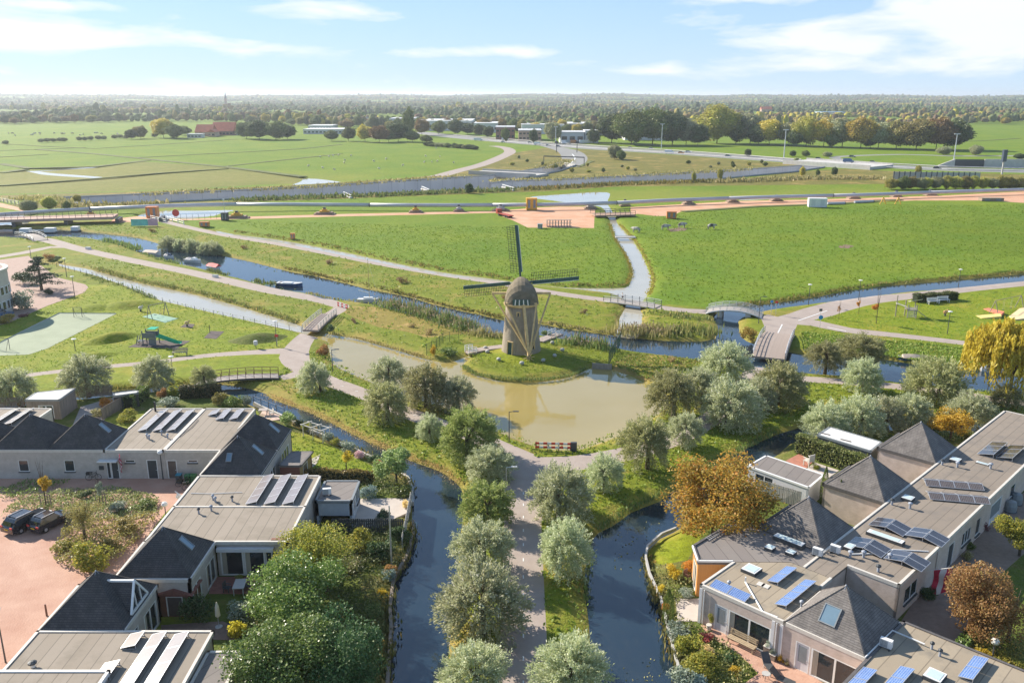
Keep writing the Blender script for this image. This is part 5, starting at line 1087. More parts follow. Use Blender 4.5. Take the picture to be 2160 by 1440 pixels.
# ------------------------------------------------------------------ bridges
M_DECK = mat('deck_timber',(.33,.265,.225),.85,scale=2,col2=(.41,.335,.285),obj=True)
M_DECKG = mat('deck_grey',(.34,.30,.27),.85,scale=2,col2=(.40,.355,.32))
M_CONC = mat('concrete',(.40,.39,.37),.85,scale=.35,col2=(.47,.46,.435),bump=.2,bscale=3,detail=7)
M_CONCL = mat('concrete_light',(.52,.50,.47),.8,.12,.5)
M_REDBR = mat('rail_redbrown',(.17,.085,.06),.6,.15,3)
M_GREEND = mat('fence_green',(.03,.075,.055),.5,.15,3)
M_STEELD = mat('steel_dark',(.07,.075,.08),.5,.15,3)
def bridge(name,label,A,B,w,z=.12,rise=0.,nseg=10,deckm=None,railm=None,postm=None,nposts=7,rails=(1.0,.65,.3),th=.28,planks=0,abut=.0,railw=.08,ext=0,outset=.0,skirt=None):
    A = Vector((*A,0)); B = Vector((*B,0)); d = B - A; L = d.length; rz = math.atan2(d.y,d.x)
    e = thing(name,label,'bridge',(*(A[:2]),0),rz); deckm = deckm or M_DECKG; railm = railm or M_WHITE; postm = postm or railm
    zz = lambda t: z + rise * 4 * t * (1 - t); sl = []
    for i in range(nseg + 1): t = i / nseg; sl.append((L * t,zz(t)))
    b = MB()
    V = []; 
    for x,h in sl: V += [(x,-w / 2,h),(x,w / 2,h),(x,w / 2,h - th),(x,-w / 2,h - th)]
    Fq = []
    for i in range(nseg):
        o = i * 4; n = o + 4
        for k in range(4): Fq.append((o + k,n + k,n + (k + 1) % 4,o + (k + 1) % 4))
    Fq += [(0,1,2,3),(nseg * 4 + 3,nseg * 4 + 2,nseg * 4 + 1,nseg * 4)]
    b.add(V,Fq); dk = b.build('deck',deckm,e)
    if planks:
        pm = MB().box((0,0,.02),(L / planks * .86,w - .1,.05)).mesh('plank',deckm)
        for i in range(planks):
            t = (i + .5) / planks; sl2 = math.atan2(zz(t + .01) - zz(t - .01),.02 * L); link('plank',pm,dk,(L * t,0,zz(t) + .012),(0,-sl2,0))
    for s in (-1,1):
        y = s * (w / 2 - .06 + outset)
        for i in range(nposts):
            t = i / (nposts - 1); MB().box((L * t,y,zz(t) + rails[0] / 2 - .1),(railw * .9,railw * .9,rails[0] + .2)).build('post',postm,e)
        for r in rails: MB().tube([(x,y,h + r) for x,h in sl],railw * .5,5).build('rail',railm,e)
        if skirt: MB().tube([(x,s * (w / 2 + .03),h - .1) for x,h in sl],.12,4).build('edge_beam',skirt,e)
    if abut:
        for x in (abut,L - abut): MB().b2(x - .5,-w / 2 + .1,-1.6,x + .5,w / 2 - .1,zz(x / L) - th).build('abutment',M_CONCL,e)
    return e
bridge('footbridge','timber footbridge with pale rails between the park and the dyke road',G(655,699),G(694,664),3.1,.25,.15,8,M_DECK,M_FASCIA,M_FASCIA,8,(1.05,.7,.35),planks=30,railw=.12)
bridge('footbridge','long footbridge with red-brown rails over the narrow canal behind the gardens',G(588,796),G(415,810),2.3,.3,.35,12,M_DECKG,M_REDBR,M_REDBR,11,(1.05,.6),skirt=M_STEELD,railw=.09)
bridge('footbridge','white arched bridge carrying the cycle path over the canal',G(1492,657),G(1608,667),3.5,.15,1.0,14,M_DECKG,M_WHITE,M_WHITE,9,(1.05,.78,.5,.22),abut=2.6,skirt=M_WHITE,railw=.09)
bridge('footbridge','flat white-railed bridge crossed by a walker',G(1281,633),G(1388,648),3.5,.15,.15,8,M_DECKG,M_WHITE,M_STEELD,8,(1.05,.72,.38),abut=1.2,skirt=M_FASCIA,railw=.10)
bridge('footbridge','wide brown timber bridge with curved white handrails by the junction',G(1644,704),G(1621,756),5.3,.12,.75,14,M_DECK,M_DOORW,M_STEELD,8,(1.1,.75,.4),planks=46,skirt=M_GREYW,railw=.10)
bridge('footbridge','small white-railed plank bridge left of the mill',G(1001,742),G(985,744),1.9,.12,.05,3,M_DECK,M_WHITE,M_WHITE,3,(.95,.6,.3),planks=8,railw=.13)
bridge('footbridge','small white-railed plank bridge right of the mill',G(1163,712),G(1180,705),1.7,.12,.05,3,M_DECK,M_WHITE,M_WHITE,3,(.95,.5),planks=8,railw=.13)
bridge('footbridge','little arched footbridge with white rails at the upper left',G(86,508),G(46,496),4.0,.15,.7,8,M_DECKG,M_WHITE,M_STEELD,7,(1.0,.55),railw=.12)
bridge('plank_bridge','narrow concrete slab bridge across the field ditch',G(1298,501),G(1340,501),2.2,.25,0,2,M_CONCL,M_CONC,M_CONC,2,(.12,),railw=.1)
bridge('site_bridge','dark temporary site bridge with rails over the ditch',G(1250,457),G(1334,455),7.0,.9,0,4,mat('site_deck',(.36,.24,.17),.9,.2,1),M_STEELD,M_STEELD,9,(1.3,.7),th=.5,railw=.14)
tb = bridge('temporary_bridge','long low temporary bridge with rust-pink deck crossing the canal',G(-90,478),G(246,468),8.0,2.3,0,6,mat('rust_deck',(.50,.33,.26),.85,.15,.6),M_STEELD,M_STEELD,26,(1.2,.6),th=.9,railw=.12)
for x in (18,34,50,64): MB().b2(x - .6,-3.4,-1.5,x + .6,3.4,1.4).build('pier',M_STEELD,tb)
for i,(px,py,w) in enumerate(((55,492,22),(107,491,22),(160,488,16))):
    x,y = G(px,py,WZ); s = zc_of(y) / FP; L_ = w * s
    e = thing('pontoon',['white pontoon under the temporary bridge, farthest left','white pontoon under the middle of the temporary bridge','smallest white pontoon under the temporary bridge, near the bank'][i],'pontoon',(x,y,WZ),.05)
    MB().prism([(-L_ / 2,-1.2),(L_ / 2,-1.2),(L_ / 2 + .4,0),(L_ / 2,1.2),(-L_ / 2,1.2),(-L_ / 2 - .4,0)],-.3,.35).build('hull',M_STEELD,e); MB().b2(-L_ / 2 + .15,-1.05,.352,L_ / 2 - .15,1.05,1.6).build('cabin',M_WHITE,e)
# paved approaches of the mill
for pts in ([(1000,742),(1030,737),(1062,733)],[(1136,722),(1150,716),(1163,712)]):
    P_ = strip(pts,1.9); n = len(P_); 
    tag(MB().prism([tuple(p) for p in P_],.0,.30).build('path',MATS['path']),kind='structure')
# ------------------------------------------------------------------ lamps, signs, benches
M_LAMPW = mat('lamp_white',(.75,.74,.70),.4,.05,3)
def lamp(label,base,top,style='disc',m=None,group='street lamps'):
    x,y = G(*base); h = max(1.0,height_at(y,top[1])); m = m or M_STEELD; s = max(1,y / 140)
    e = thing('street_lamp',label,'street lamp',(x,y,0),0,group)
    MB().tube([(0,0,-.1),(0,0,h)],[.07 * s ** .5,.045 * s ** .5],7).build('pole',m,e)
    if style == 'disc': MB().lathe([(.10,h),(.42,h + .07),(.40,h + .13),(.06,h + .22)],n=12).build('lamp_head',M_LAMPW,e)
    elif style == 'globe': MB().lathe([(.05,h),(.26,h + .1),(.32,h + .28),(.22,h + .48),(.04,h + .55)],n=12).build('lamp_head',M_LAMPW,e)
    else:
        MB().tube([(0,0,h - .05),(.55,0,h + .05)],.04,6).build('arm',m,e); MB().box((.85,0,h + .05),(.7,.2,.1)).build('lamp_head',m if style == 'arm' else M_LAMPW,e)
LAMPS = [((141,585),(135,546),'disc','disc-topped lamp at the left end of the pale park canal'),((158,627),(151,584),'disc','disc-topped lamp on the corner of the paved circle'),((66,546),(62,521),'disc','disc-topped lamp at the fork by the dark cedar'),((159,740),(154,716),'disc','disc-topped lamp beside the pale green court'),
 ((365,792),(361,753),'disc','lamp post beside the dense round pollard on the park path'),((584,730),(580,678),'disc','lamp post with a red sign by the weedy mound'),((702,784),(700,737),'arm','dark lamp post at the left corner of the mill pond'),((867,855),(868,813),'arm','dark lamp post among the pond willows'),((1074,932),(1075,868),'arm','dark double-headed lamp post where the pond meets the crossing'),
 ((1600,682),(1610,626),'arm','dark lamp post at the end of the arched bridge'),((1705,643),(1705,601),'disc','lamp post left of the pair beside the blue canal'),((1811,633),(1812,592),'disc','lamp post beside the young red tree by the canal'),((2021,607),(2026,569),'disc','farthest right lamp post along the blue canal'),((1998,704),(2006,658),'disc','slanting lamp post on the right play lawn'),
 ((2083,823),(2090,776),'arm','dark lamp post in front of the white boat by the weeping willow'),((12,1396),(3,1290),'globe','lamp with a large white disc at the lower left edge'),((344,1010),(335,958),'globe','white-headed lamp against the long facade'),((352,1105),(345,1068),'globe','white globe lamp by the court hedge'),((2093,1388),(2096,1358),'globe','green-shaded lamp among yellow garden plants'),
 ((1068,1028),(1067,985),'pale','pale street lamp in the willows at the crossing')]
for b,t,st,lab in LAMPS: lamp(lab,b,t,st,M_ALU if st == 'pale' else None)
x,y = G(826,1190); tag(MB().tube([(0,0,0),(0,0,height_at(y,1066))],[.09,.06],8).build('flag_pole',M_ALU,None,(x,y,0)),'bare white flagpole in the canal-side garden','flagpole')
def sign(label,base,h,shape,m,r=.35):
    x,y = G(*base); e = thing('sign',label,'sign',(x,y,0),0); MB().tube([(0,0,-.1),(0,0,h)],.04,6).build('pole',M_ALU,e)
    if shape == 'disc': MB().tube([(0,-.05,h - r),(0,-.08,h - r)],r,14).build('plate',m,e)
    else: MB().box((0,-.06,h - r),(r * 2,.03,r * 1.6)).build('plate',m,e)
M_SIGNB = mat('sign_blue',(.05,.30,.62),.4,.05,2); M_SIGNR = mat('sign_red',(.60,.06,.05),.4,.05,2)
sign('round blue sign where the junction road turns right',(1729,693),2.6,'disc',M_SIGNB,.42); sign('small dark sign on the grass tip of the junction',(1730,667),1.6,'box',M_STEELD,.3); sign('white and blue post sign by the canal at the arched bridge',(1626,663),2.9,'box',M_SIGNB,.28); sign('red and white warning sign by the arched bridge',(1636,664),2.9,'box',M_SIGNR,.28); sign('red-edged sign on the lamp post by the weedy mound',(585,731),2.3,'box',M_SIGNR,.3)
def bench(label,x,y,rz,w=1.7,m=None,z=0,sc=1.0):
    m = m or M_GREYW; e = thing('bench',label,'bench',(x,y,z),rz); e.scale = (sc,sc,sc)
    for k in range(3): MB().box((0,-.18 + k * .17,.45),(w,.14,.04)).build('seat_slat',m,e)
    for k in range(3): MB().box((0,.26 + k * .02,.6 + k * .14),(w,.03,.10)).build('back_slat',m,e)
    for s in (-1,1):
        for y_ in (-.18,.22): MB().box((s * (w / 2 - .12),y_,.22),(.07,.07,.44)).build('leg',m,e)
        MB().box((s * (w / 2 - .12),.27,.65),(.06,.06,.46)).build('back_post',m,e)
def at(px,py): return G(px,py)
bench('plain park bench beside the park path, facing the play tower',*at(380,749),R(6),2.0,M_GREYW,sc=1.25); bench('left white bench in front of the clipped hedge on the play lawn',*at(1968,641),R(12),1.9,M_WHITE,sc=1.4); bench('right white bench in front of the clipped hedge on the play lawn',*at(1990,638),R(12),1.9,M_WHITE,sc=1.4)
x,y = G(540,734); e = thing('litter_bin','white round litter bin on a post beside the path','litter bin',(x,y,0)); MB().lathe([(.30,.55),(.36,.7),(.38,1.2),(.30,1.32)],n=12).build('bin_body',M_DOORW,e); MB().tube([(0,0,0),(0,0,.6)],.06,6).build('post',M_STEELD,e)
def barrier(label,a,b,n,h=1.05):
    A = Vector((*G(*a),0)); B = Vector((*G(*b),0)); d = B - A; L = d.length; e = thing('road_barrier',label,'barrier',A,math.atan2(d.y,d.x))
    for zz in (h - .12,h - .62):
        for i in range(n): MB().b2(L * i / n,-.03,zz - .14,L * (i + 1) / n,.03,zz + .14).build('board',M_SIGNR if i % 2 == 0 else M_WHITE,e)
    for x in (.1,L * .35,L * .65,L - .1): MB().b2(x - .05,.04,-.1,x + .05,.12,h + .05).build('post',M_STEELD,e)
    return e
br = barrier('red and white road barrier between the crossing and the mill pond',(1129,949),(1205,951),9); MB().b2(4.35,-.1,0,5.1,.25,1.15).build('end_box',M_STEELD,br)
barrier('small red and white barrier lying near the dyke road corner',(712,646),(733,652),5,.9)
# fences
def fence(label,pts,n,h,m,wires=2,name='fence',world=False,pw=.07,mesh=False):
    P_ = [Vector((*(p if world else G(*p)),0)) for p in pts]; o = P_[0].copy(); e = thing(name,label,'fence',o)
    seg = [(P_[i + 1] - P_[i]).length for i in range(len(P_) - 1)]; T = sum(seg); ps = []
    for k in range(n):
        s = T * k / (n - 1); i = 0
        while i < len(seg) - 1 and s > seg[i]: s -= seg[i]; i += 1
        ps.append(P_[i] + (P_[i + 1] - P_[i]) * min(1,s / seg[i]) - o)
    pm = MB().box((0,0,h / 2 - .05),(pw,pw,h + .1)).mesh('post',m)
    for p in ps: link('post',pm,e,p)
    for w in range(wires): MB().tube([p + Vector((0,0,h * (w + 1) / wires - .04)) for p in ps],max(.012,pw * .22),4).build('wire',m,e)
    if mesh:
        b = MB()
        for a,c in zip(ps,ps[1:]):
            for k in range(1,12): q = a + (c - a) * (k / 12); b.bar(q,q + Vector((0,0,h)),.015,.015)
        tag(b.build('mesh_wires',m,e),kind='stuff')
fence('thin wire fence with many posts along the park canal',[(120,563),(190,580),(250,601),(327,633),(400,653),(490,673),(590,692),(636,700)],34,1.0,M_STEELD,2)
fence('green mesh fence on the left bank beside the mill',[(900,748),(920,737),(938,722),(968,718)],7,1.9,M_GREEND,3,mesh=True); fence('dark green mesh fence right of the mill island',[(1284,770),(1292,755),(1303,738),(1308,728)],7,2.3,M_GREEND,3,mesh=True,pw=.10)
x,y = G(1270,770); tag(MB().box((0,0,-.1),(3.2,.3,1.1)).build('weir_board',M_GREYW,None,(x,y,-.2),(0,0,-.2)),'grey timber weir boards closing the ditch right of the mill','weir')
# bollard, bridge reflection posts
# ------------------------------------------------------------------ boats
M_HULLW = mat('hull_white',(.72,.72,.70),.35,.05,2); M_HULLB = mat('hull_blue',(.035,.10,.22),.35,.1,2); M_COVERB = mat('cover_beige',(.58,.47,.37),.8,.1,3); M_COVERR = mat('cover_red',(.55,.05,.055),.7,.1,3); M_COVERN = mat('cover_navy',(.05,.08,.14),.6,.1,3)
def hull(L,W,h,m,e,name='hull',deck=None):
    st = [(-.5,.80,.05),(-.35,.95,0),(0,1.0,0),(.28,.82,.04),(.42,.45,.16),(.5,.03,.28)]; V = []; n = len(st)
    for t,w,sh in st: V += [(t * L,-w * W / 2,h * (1 + sh)),(t * L,-w * W * .36,0),(t * L,0,-h * .35),(t * L,w * W * .36,0),(t * L,w * W / 2,h * (1 + sh))]
    Fq = [(i * 5 + k,(i + 1) * 5 + k,(i + 1) * 5 + k + 1,i * 5 + k + 1) for i in range(n - 1) for k in range(4)] + [(0,1,2,3,4)]
    MB().add(V,Fq).build(name,m,e); V = []
    for t,w,sh in st: V += [(t * L,-w * W / 2 * .97,h * (.93 + sh)),(t * L,w * W / 2 * .97,h * (.93 + sh))]
    MB().add(V,[(i * 2,i * 2 + 2,i * 2 + 3,i * 2 + 1) for i in range(n - 1)]).build('boat_deck',deck or M_HULLW,e)
    MB().tube([(t * L,-w * W / 2,h * (1 + sh)) for t,w,sh in st] + [(t * L,w * W / 2,h * (1 + sh)) for t,w,sh in st[::-1]],.05,5).build('gunwale',M_HULLW,e)
def boat(label,px,py,lpx,rz,hm,kind,name='boat',W=None,z=WZ):
    x,y = G(px,py,z); s = zc_of(y) / FP; L = lpx * s / max(.3,abs(math.cos(rz))) ; L = min(L,9); W = W or L * .36; e = thing(name,label,'boat',(x,y,z),rz,'boats moored on the canals'); h = .55 + L * .03; hull(L,W,h,hm,e)
    def tent(x0,x1,wf,hh,m,nm): MB().add([(x0 * L,-W * wf / 2,h),(x0 * L,W * wf / 2,h),(x0 * L,0,h + hh * .7),(x1 * L,-W * wf / 2,h * 1.05),(x1 * L,W * wf / 2,h * 1.05),(x1 * L,0,h + hh),((x0 + x1) / 2 * L,-W * wf / 2,h),((x0 + x1) / 2 * L,W * wf / 2,h),((x0 + x1) / 2 * L,0,h + hh * 1.1)],[(0,2,8,6),(6,8,5,3),(2,1,7,8),(8,7,4,5),(0,1,2),(3,5,4)]).build(nm,m,e)
    if kind == 'cover': tent(-.47,.36,.96,.55,M_COVERB,'cover')
    if kind == 'red': tent(-.48,.42,1.02,.75,M_COVERR,'cover')
    if kind in ('cabin','bluecabin'):
        MB().add([(-.05 * L,-W * .36,h),(.28 * L,-W * .26,h),(.28 * L,W * .26,h),(-.05 * L,W * .36,h),(0,-W * .30,h + .62),(.17 * L,-W * .22,h + .5),(.17 * L,W * .22,h + .5),(0,W * .30,h + .62)],[(0,1,5,4),(1,2,6,5),(2,3,7,6),(3,0,4,7),(4,5,6,7)]).build('cabin',M_HULLW if kind == 'cabin' else M_COVERN,e)
        tent(-.44,-.06,.85,.5,M_COVERN,'cockpit_cover')
    if kind == 'open':
        MB().box((-.05 * L,0,h * .98),(.34 * L,W * .5,.35)).build('cabin',M_HULLW,e); MB().box((-.36 * L,0,h),(.12,W * .7,.1)).build('thwart',M_DECK,e); MB().box((-.52 * L,0,h * .7),(.3,.3,.8)).build('outboard_motor',M_STEELD,e)
    if kind == 'sail':
        MB().box((.02 * L,0,h + .2),(.42 * L,W * .5,.4)).build('cabin',M_HULLW,e); hm_ = height_at(y,545) - z; MB().tube([(.08 * L,0,h),(.08 * L,0,hm_)],[.06,.04],6).build('mast',M_TIMBER,e); MB().tube([(.08 * L,0,h + 1.3),(-.42 * L,-.1,h + 1.9)],.10,6).build('boom',M_HULLW,e); MB().tube([(.5 * L,0,h * 1.2),(.08 * L,0,hm_)],.012,4).build('stay',M_ALU,e)
    return e
boat('long white boat under a beige cover, first in the moored row',323,537,42,R(-25),M_HULLW,'cover'); boat('small white boat with navy cover beside the beige-covered one',357,544,24,R(-25),M_HULLW,'bluecabin'); boat('white cabin cruiser with navy windscreen in the moored row',408,553,38,R(-24),M_HULLW,'cabin'); boat('boat under a bright red cover in the moored row',452,567,32,R(-38),M_HULLW,'red'); boat('blue-hulled open motorboat with outboard, last of the moored row',611,603,58,R(-14),M_HULLB,'open'); boat('white sailing boat with a tall bare mast',776,637,46,R(-8),M_HULLW,'sail','sailboat'); boat('white and blue sloop under a beige cover by the right-hand canal',1925,762,58,R(170),M_HULLB,'cover'); boat('white motorboat moored under the yellow weeping willow',2090,784,40,R(160),M_HULLW,'bluecabin')
boat('upturned white dinghy lying on the grass by the dyke road',455,585,14,R(-20),M_HULLW,'none','dinghy',z=.0); boat('white dinghy on the bank near the arched footbridge',187,526,14,R(-20),M_HULLW,'none','dinghy',z=.0)
# ------------------------------------------------------------------ playgrounds
M_COURT = mat('court_green',(.265,.305,.205),.9,scale=.3,col2=(.33,.37,.255),detail=6); M_RUBBER = mat('rubber_mat',(.10,.08,.075),.95,.25,1.5); M_MATG = mat('safety_mat_green',(.24,.38,.29),.9,.12,1)
SHEETS = []
def sheet(name,px,m,z=.03,kind='structure',px_in=True):
    SHEETS.append([G(*p) for p in px])
    o = MB().prism([G(*p) if px_in else p for p in px],z - .2,z).build(name,m); return tag(o,kind=kind)
sheet('court_pavement',[(-60,752),(60,748),(100,735),(245,662),(125,661),(60,693),(-60,753)],M_COURT)
sheet('play_pavement',[(270,732),(305,717),(402,719),(372,735)],M_RUBBER); sheet('play_pavement',[(380,690),(392,682),(411,684),(405,692)],M_RUBBER); sheet('play_pavement',[(430,713),(445,698),(473,699),(456,715)],M_RUBBER); sheet('play_pavement',[(300,668),(325,661),(376,672),(348,681)],M_MATG)
sheet('circle_pavement',[(-60,700),(-60,560),(0,548),(60,540),(120,585),(180,600),(186,606),(178,617),(100,645),(20,680)],mat('pink_paving',(.34,.235,.19),.9,scale=1,col2=(.42,.30,.245),detail=8))
def kerb(pts,name='kerb',m=None): 
    P_ = [Vector((*G(*p),.05)) for p in pts]; tag(MB().tube(P_,.12,4).build(name,m or M_CONC),kind='structure')
kerb([(-60,753),(60,693),(125,661),(245,662)])
def goal(label,px,py,rz,w=3.0):
    x,y = G(px,py); e = thing('goal_frame',label,'goal',(x,y,0),rz); h = 2.0
    for s in (-1,1): MB().tube([(s * w / 2,0,0),(s * w / 2,0,h)],.05,6).build('post',M_STEELD,e); MB().tube([(s * w / 2,0,h),(s * w / 2,.9,.05)],.035,6).build('stay',M_STEELD,e)
    MB().tube([(-w / 2,0,h),(w / 2,0,h)],.05,6).build('crossbar',M_STEELD,e); b = MB()
    for i in range(9): b.bar((-w / 2 + w * i / 8,.05,h),(-w / 2 + w * i / 8,.85,.1),.015)
    tag(b.build('net',M_ALU,e),kind='stuff')
goal('small steel goal at the far end of the green court',165,669,R(0),1.6); goal('steel goal at the near left end of the green court',8,737,R(170),2.4)
def slide_tower():
    x,y = G(325,726); e = thing('play_tower','grey play tower with a green slide on black rubber','play tower',(x,y,0),R(-4)); gm = mat('play_grey',(.17,.18,.19),.6,.15,2); gg = mat('slide_green',(.03,.42,.24),.35,.08,2)
    for px_ in (-1.6,.7):
        for py_ in (-.7,.7): MB().box((px_,py_,1.3),(.14,.14,2.6)).build('post',gm,e)
    MB().b2(-1.7,-.8,1.3,.8,.8,1.42).build('platform',gm,e); MB().b2(-1.6,-.78,1.43,.75,-.70,2.2).build('side_panel',gm,e); MB().b2(-1.6,.70,1.43,.75,.78,2.2).build('side_panel',gm,e); MB().b2(-.5,-.8,.0,.8,-.72,1.25).build('climbing_panel',gm,e)
    MB().prism([(-.6,-.85),(.85,-.85),(.85,.85),(-.6,.85)],2.85,2.95).build('roof',gg,e); MB().b2(-2.7,-.6,.6,-1.75,.6,.7).build('lower_platform',gm,e)
    MB().add([(.75,-.45,1.45),(.75,.45,1.45),(4.0,.45,.35),(4.0,-.45,.35),(4.9,.45,.3),(4.9,-.45,.3),(.75,-.5,1.85),(4.0,-.5,.7),(4.9,-.5,.5),(.75,.5,1.85),(4.0,.5,.7),(4.9,.5,.5)],[(0,3,2,1),(3,5,4,2),(0,6,7,3),(3,7,8,5),(1,2,10,9),(2,4,11,10)]).build('slide',gg,e)
    for s in (-1,1): MB().bar((-3.0,s * .5,0),(-2.5,s * .5,1.7),.1).build('ladder_leg',gm,e)
    for k in range(4): MB().bar((-2.95 + k * .1,-.5,.3 + k * .35),(-2.95 + k * .1,.5,.3 + k * .35),.06).build('rung',gm,e)
slide_tower()
def swing(label,a,b,h,m,name='swing_frame'):
    A = Vector((*G(*a),0)); B = Vector((*G(*b),0)); d = B - A; L = d.length; e = thing(name,label,'swing',A,math.atan2(d.y,d.x))
    for x in (0,L):
        for s in (-1,1): MB().tube([(x,s * .9,0),(x,0,h)],.08,6).build('leg',m,e)
    MB().tube([(0,0,h),(L,0,h)],.06,6).build('crossbar',m,e)
    for x in (L * .35,L * .65):
        st = MB().box((x,0,.5),(.5,.22,.06)).build('swing_seat',M_STEELD,e)
        for s in (-.2,.2): MB().tube([(x + s,0,.5),(x + s,0,h)],.012,4).build('chain',M_ALU,st)
swing('timber swing on the green safety mat',(316,672),(351,664),2.6,M_GREYW); 
def climber():
    x,y = G(1915,668); e = thing('climbing_frame','weathered timber climbing frame with ramp and ladder on the right play lawn','climbing frame',(x,y,0),R(-8))
    for p,h in (((-2.3,.2),4.2),((-.4,-.9),2.6),((1.2,-.9),2.6),((-.4,.9),3.2),((1.4,.9),3.0)): MB().tube([(*p,-.1),(*p,h)],.11,7).build('post',M_GREYW,e)
    MB().b2(-.5,-1.0,1.5,1.4,1.0,1.62).build('platform',M_GREYW,e)
    for k in range(6): MB().b2(-.45,-1.06,.25 + k * .36,1.25,-.96,.37 + k * .36).build('ladder_board',M_FASCIA,e)
    for k in range(7): MB().bar((-2.3 + k * .3,-.3,2.6 - k * .1),(-2.3 + k * .3,.6,2.6 - k * .1),.16,.08).build('ramp_board',M_FASCIA,e)
    MB().add([(.1,-.4,3.3),(2.3,-.2,3.7),(2.2,1.2,3.2),(.0,1.1,2.9),(.1,-.4,3.2),(2.3,-.2,3.6),(2.2,1.2,3.1),(.0,1.1,2.8)],[(0,1,2,3),(7,6,5,4),(0,4,5,1),(1,5,6,2),(2,6,7,3),(3,7,4,0)]).build('slanted_roof',M_FASCIA,e)
    MB().bar((1.5,.3,1.4),(3.4,.1,.05),.7,.08).build('ramp',M_GREYW,e)
climber()
swing('slim timber frame swing beside the red and yellow play ramps',(2096,662),(2150,650),2.7,M_GREYW)
def ramp(label,pts,m,z):
    c = G(*pts[0]); e = MB().prism([(G(*p)[0] - c[0],G(*p)[1] - c[1]) for p in pts],0,z).build('play_ramp',m,None,(*c,0)); tag(e,label,'play ramp')
ramp('flat red play ramp on the right lawn',[(2074,652),(2085,650),(2118,662),(2112,668),(2095,661)],mat('play_red',(.60,.20,.11),.7,.1,2),[.1,.1,.5,.5,.3]); ramp('flat yellow play ramp on the right lawn',[(2058,666),(2110,666),(2112,672),(2070,672)],mat('play_yellow',(.66,.52,.18),.7,.1,2),[.1,.5,.5,.1]); ramp('sand-coloured play hump at the right edge of the lawn',[(2128,668),(2150,657),(2180,655),(2180,674),(2140,676)],mat('play_sand',(.66,.52,.30),.8,.1,2),[.1,.7,.9,.5,.2])
def spring(label,px,py,m):
    x,y = G(px,py); e = thing('spring_rider',label,'spring rider',(x,y,0)); MB().lathe([(.18,0),(.22,.15),(.16,.3),(.2,.42)],n=8).build('spring',M_STEELD,e); MB().lathe([(.1,-.35),(.25,-.2),(.28,.15),(.12,.35)],n=8,sx=1.6).build('rider_body',m,e,(0,0,.75)); MB().lathe([(.05,0),(.17,.12),(.15,.3),(.03,.38)],n=7).build('rider_head',m,e,(.45,0,.95))
spring('small wooden spring rider on the round rubber patch',395,689,M_TIMBER); spring('orange spring rider alone on the right lawn',1993,666,mat('toy_orange',(.6,.33,.15),.6,.1,2)); spring('pale spring rider near the fence of the park canal',297,657,M_FASCIA)
x,y = G(443,703); e = thing('balance_post','thin climbing post on the lower rubber patch','play post',(x,y,0)); MB().tube([(0,0,0),(0,0,1.6)],.06,6).build('pole',M_STEELD,e); MB().tube([(-.35,0,1.1),(.35,0,1.1)],.04,6).build('handle_bar',M_STEELD,e)
# grassy hummocks
def hummock(px,py,rx,ry,h,rz,m='lawn'):
    x,y = G(px,py); b = MB(); nr,na = 6,26
    for i in range(nr + 1):
        t = i / nr
        for k in range(na): a = 2 * math.pi * k / na; b.v.append((rx * t * math.cos(a) * (1 + .1 * math.sin(3 * a)),ry * t * math.sin(a),h * (1 - t * t) ** 1.5 - .03))
    for i in range(nr):
        for k in range(na): b.f.append((i * na + k,(i + 1) * na + k,(i + 1) * na + (k + 1) % na,i * na + (k + 1) % na))
    tag(b.build('mound_ground',MATS[m],None,(x,y,0),(0,0,rz),True),kind='structure')
hummock(235,716,5.5,2.6,1.3,R(48)); hummock(270,645,7,4,1.1,R(20)); hummock(200,650,6,3.5,.8,R(30)); hummock(190,755,5,2.2,.8,R(40)); hummock(545,716,5.2,3.0,1.2,R(20),'garden')
# ------------------------------------------------------------------ garden plants, trees, reeds
SHM = {}
def shrub_mesh(m,kind='lump'):
    key = (m.name,kind)
    if key not in SHM:
        SHM[key] = [lump_crown('shrub',m,1700,14,.13,.7,(1,1,.9),.5) if kind == 'lump' else lump_crown('shrub',m,1500,5,.10,.7,(1,1,1),.8) for _ in range(2)]
    return random.choice(SHM[key])
def shrub(label,px,py,rpx,m,hs=1.0,cat='shrub',group='garden shrubs',name='shrub',kind='lump'):
    """px, py foot of the plant; rpx radius in survey pixels; hs height over width"""
    x,y = G(px,py); r = rpx * zc_of(y) / FP
    o = link(name,shrub_mesh(m,kind),None,(x,y + r * .3,r * hs * .62),(0,0,random.uniform(0,6.28)),(r * 1.1,r * 1.1,r * hs * 1.05)); return tag(o,label,cat,group)
BROAD = {}
def broad_tree(label,base,centre,rx,ry,m,n=7000,lumps=26,leaf=.085,name='broadleaf_tree',cat='tree',shape=(1,1,1),group='garden trees'):
    key = (m.name,n)
    if key not in BROAD: BROAD[key] = lump_crown('tree_crown',m,n,lumps,leaf,.75,shape,.45)
    return place_tree(name,label,cat,group,base,centre,rx * 1.14,BROAD[key],TTR,ry * 1.14)
TTR = trunk_mesh('tree_trunk',1.0,.10,9,.7,limb_h=.9)
broad_tree('large orange and gold autumn tree beside the dark canal',(1502,1142),(1520,1052),116,82,leafmat('leaf_autumn',(.22,.20,.04),(.52,.36,.05),(.52,.25,.045),.45),22000,40,.046)
broad_tree('orange-yellow spreading tree behind the far pyramid roof',(2004,928),(2006,884),48,36,M_GOLD,5000,18)
broad_tree('rust-coloured bushy tree at the right edge beside the gravel yard',(2125,1352),(2092,1265),86,92,leafmat('leaf_russet',(.24,.145,.05),(.36,.235,.085),(.32,.28,.09),.4),20000,34,.048)
broad_tree('yellow-green tree at the right edge above the gravel yard',(2150,1172),(2140,1118),38,38,M_YELGR,5000,18)
broad_tree('large glossy green tree in the lower left garden, upper crown',(640,1345),(625,1262),108,88,M_GREEN,22000,40,.05)
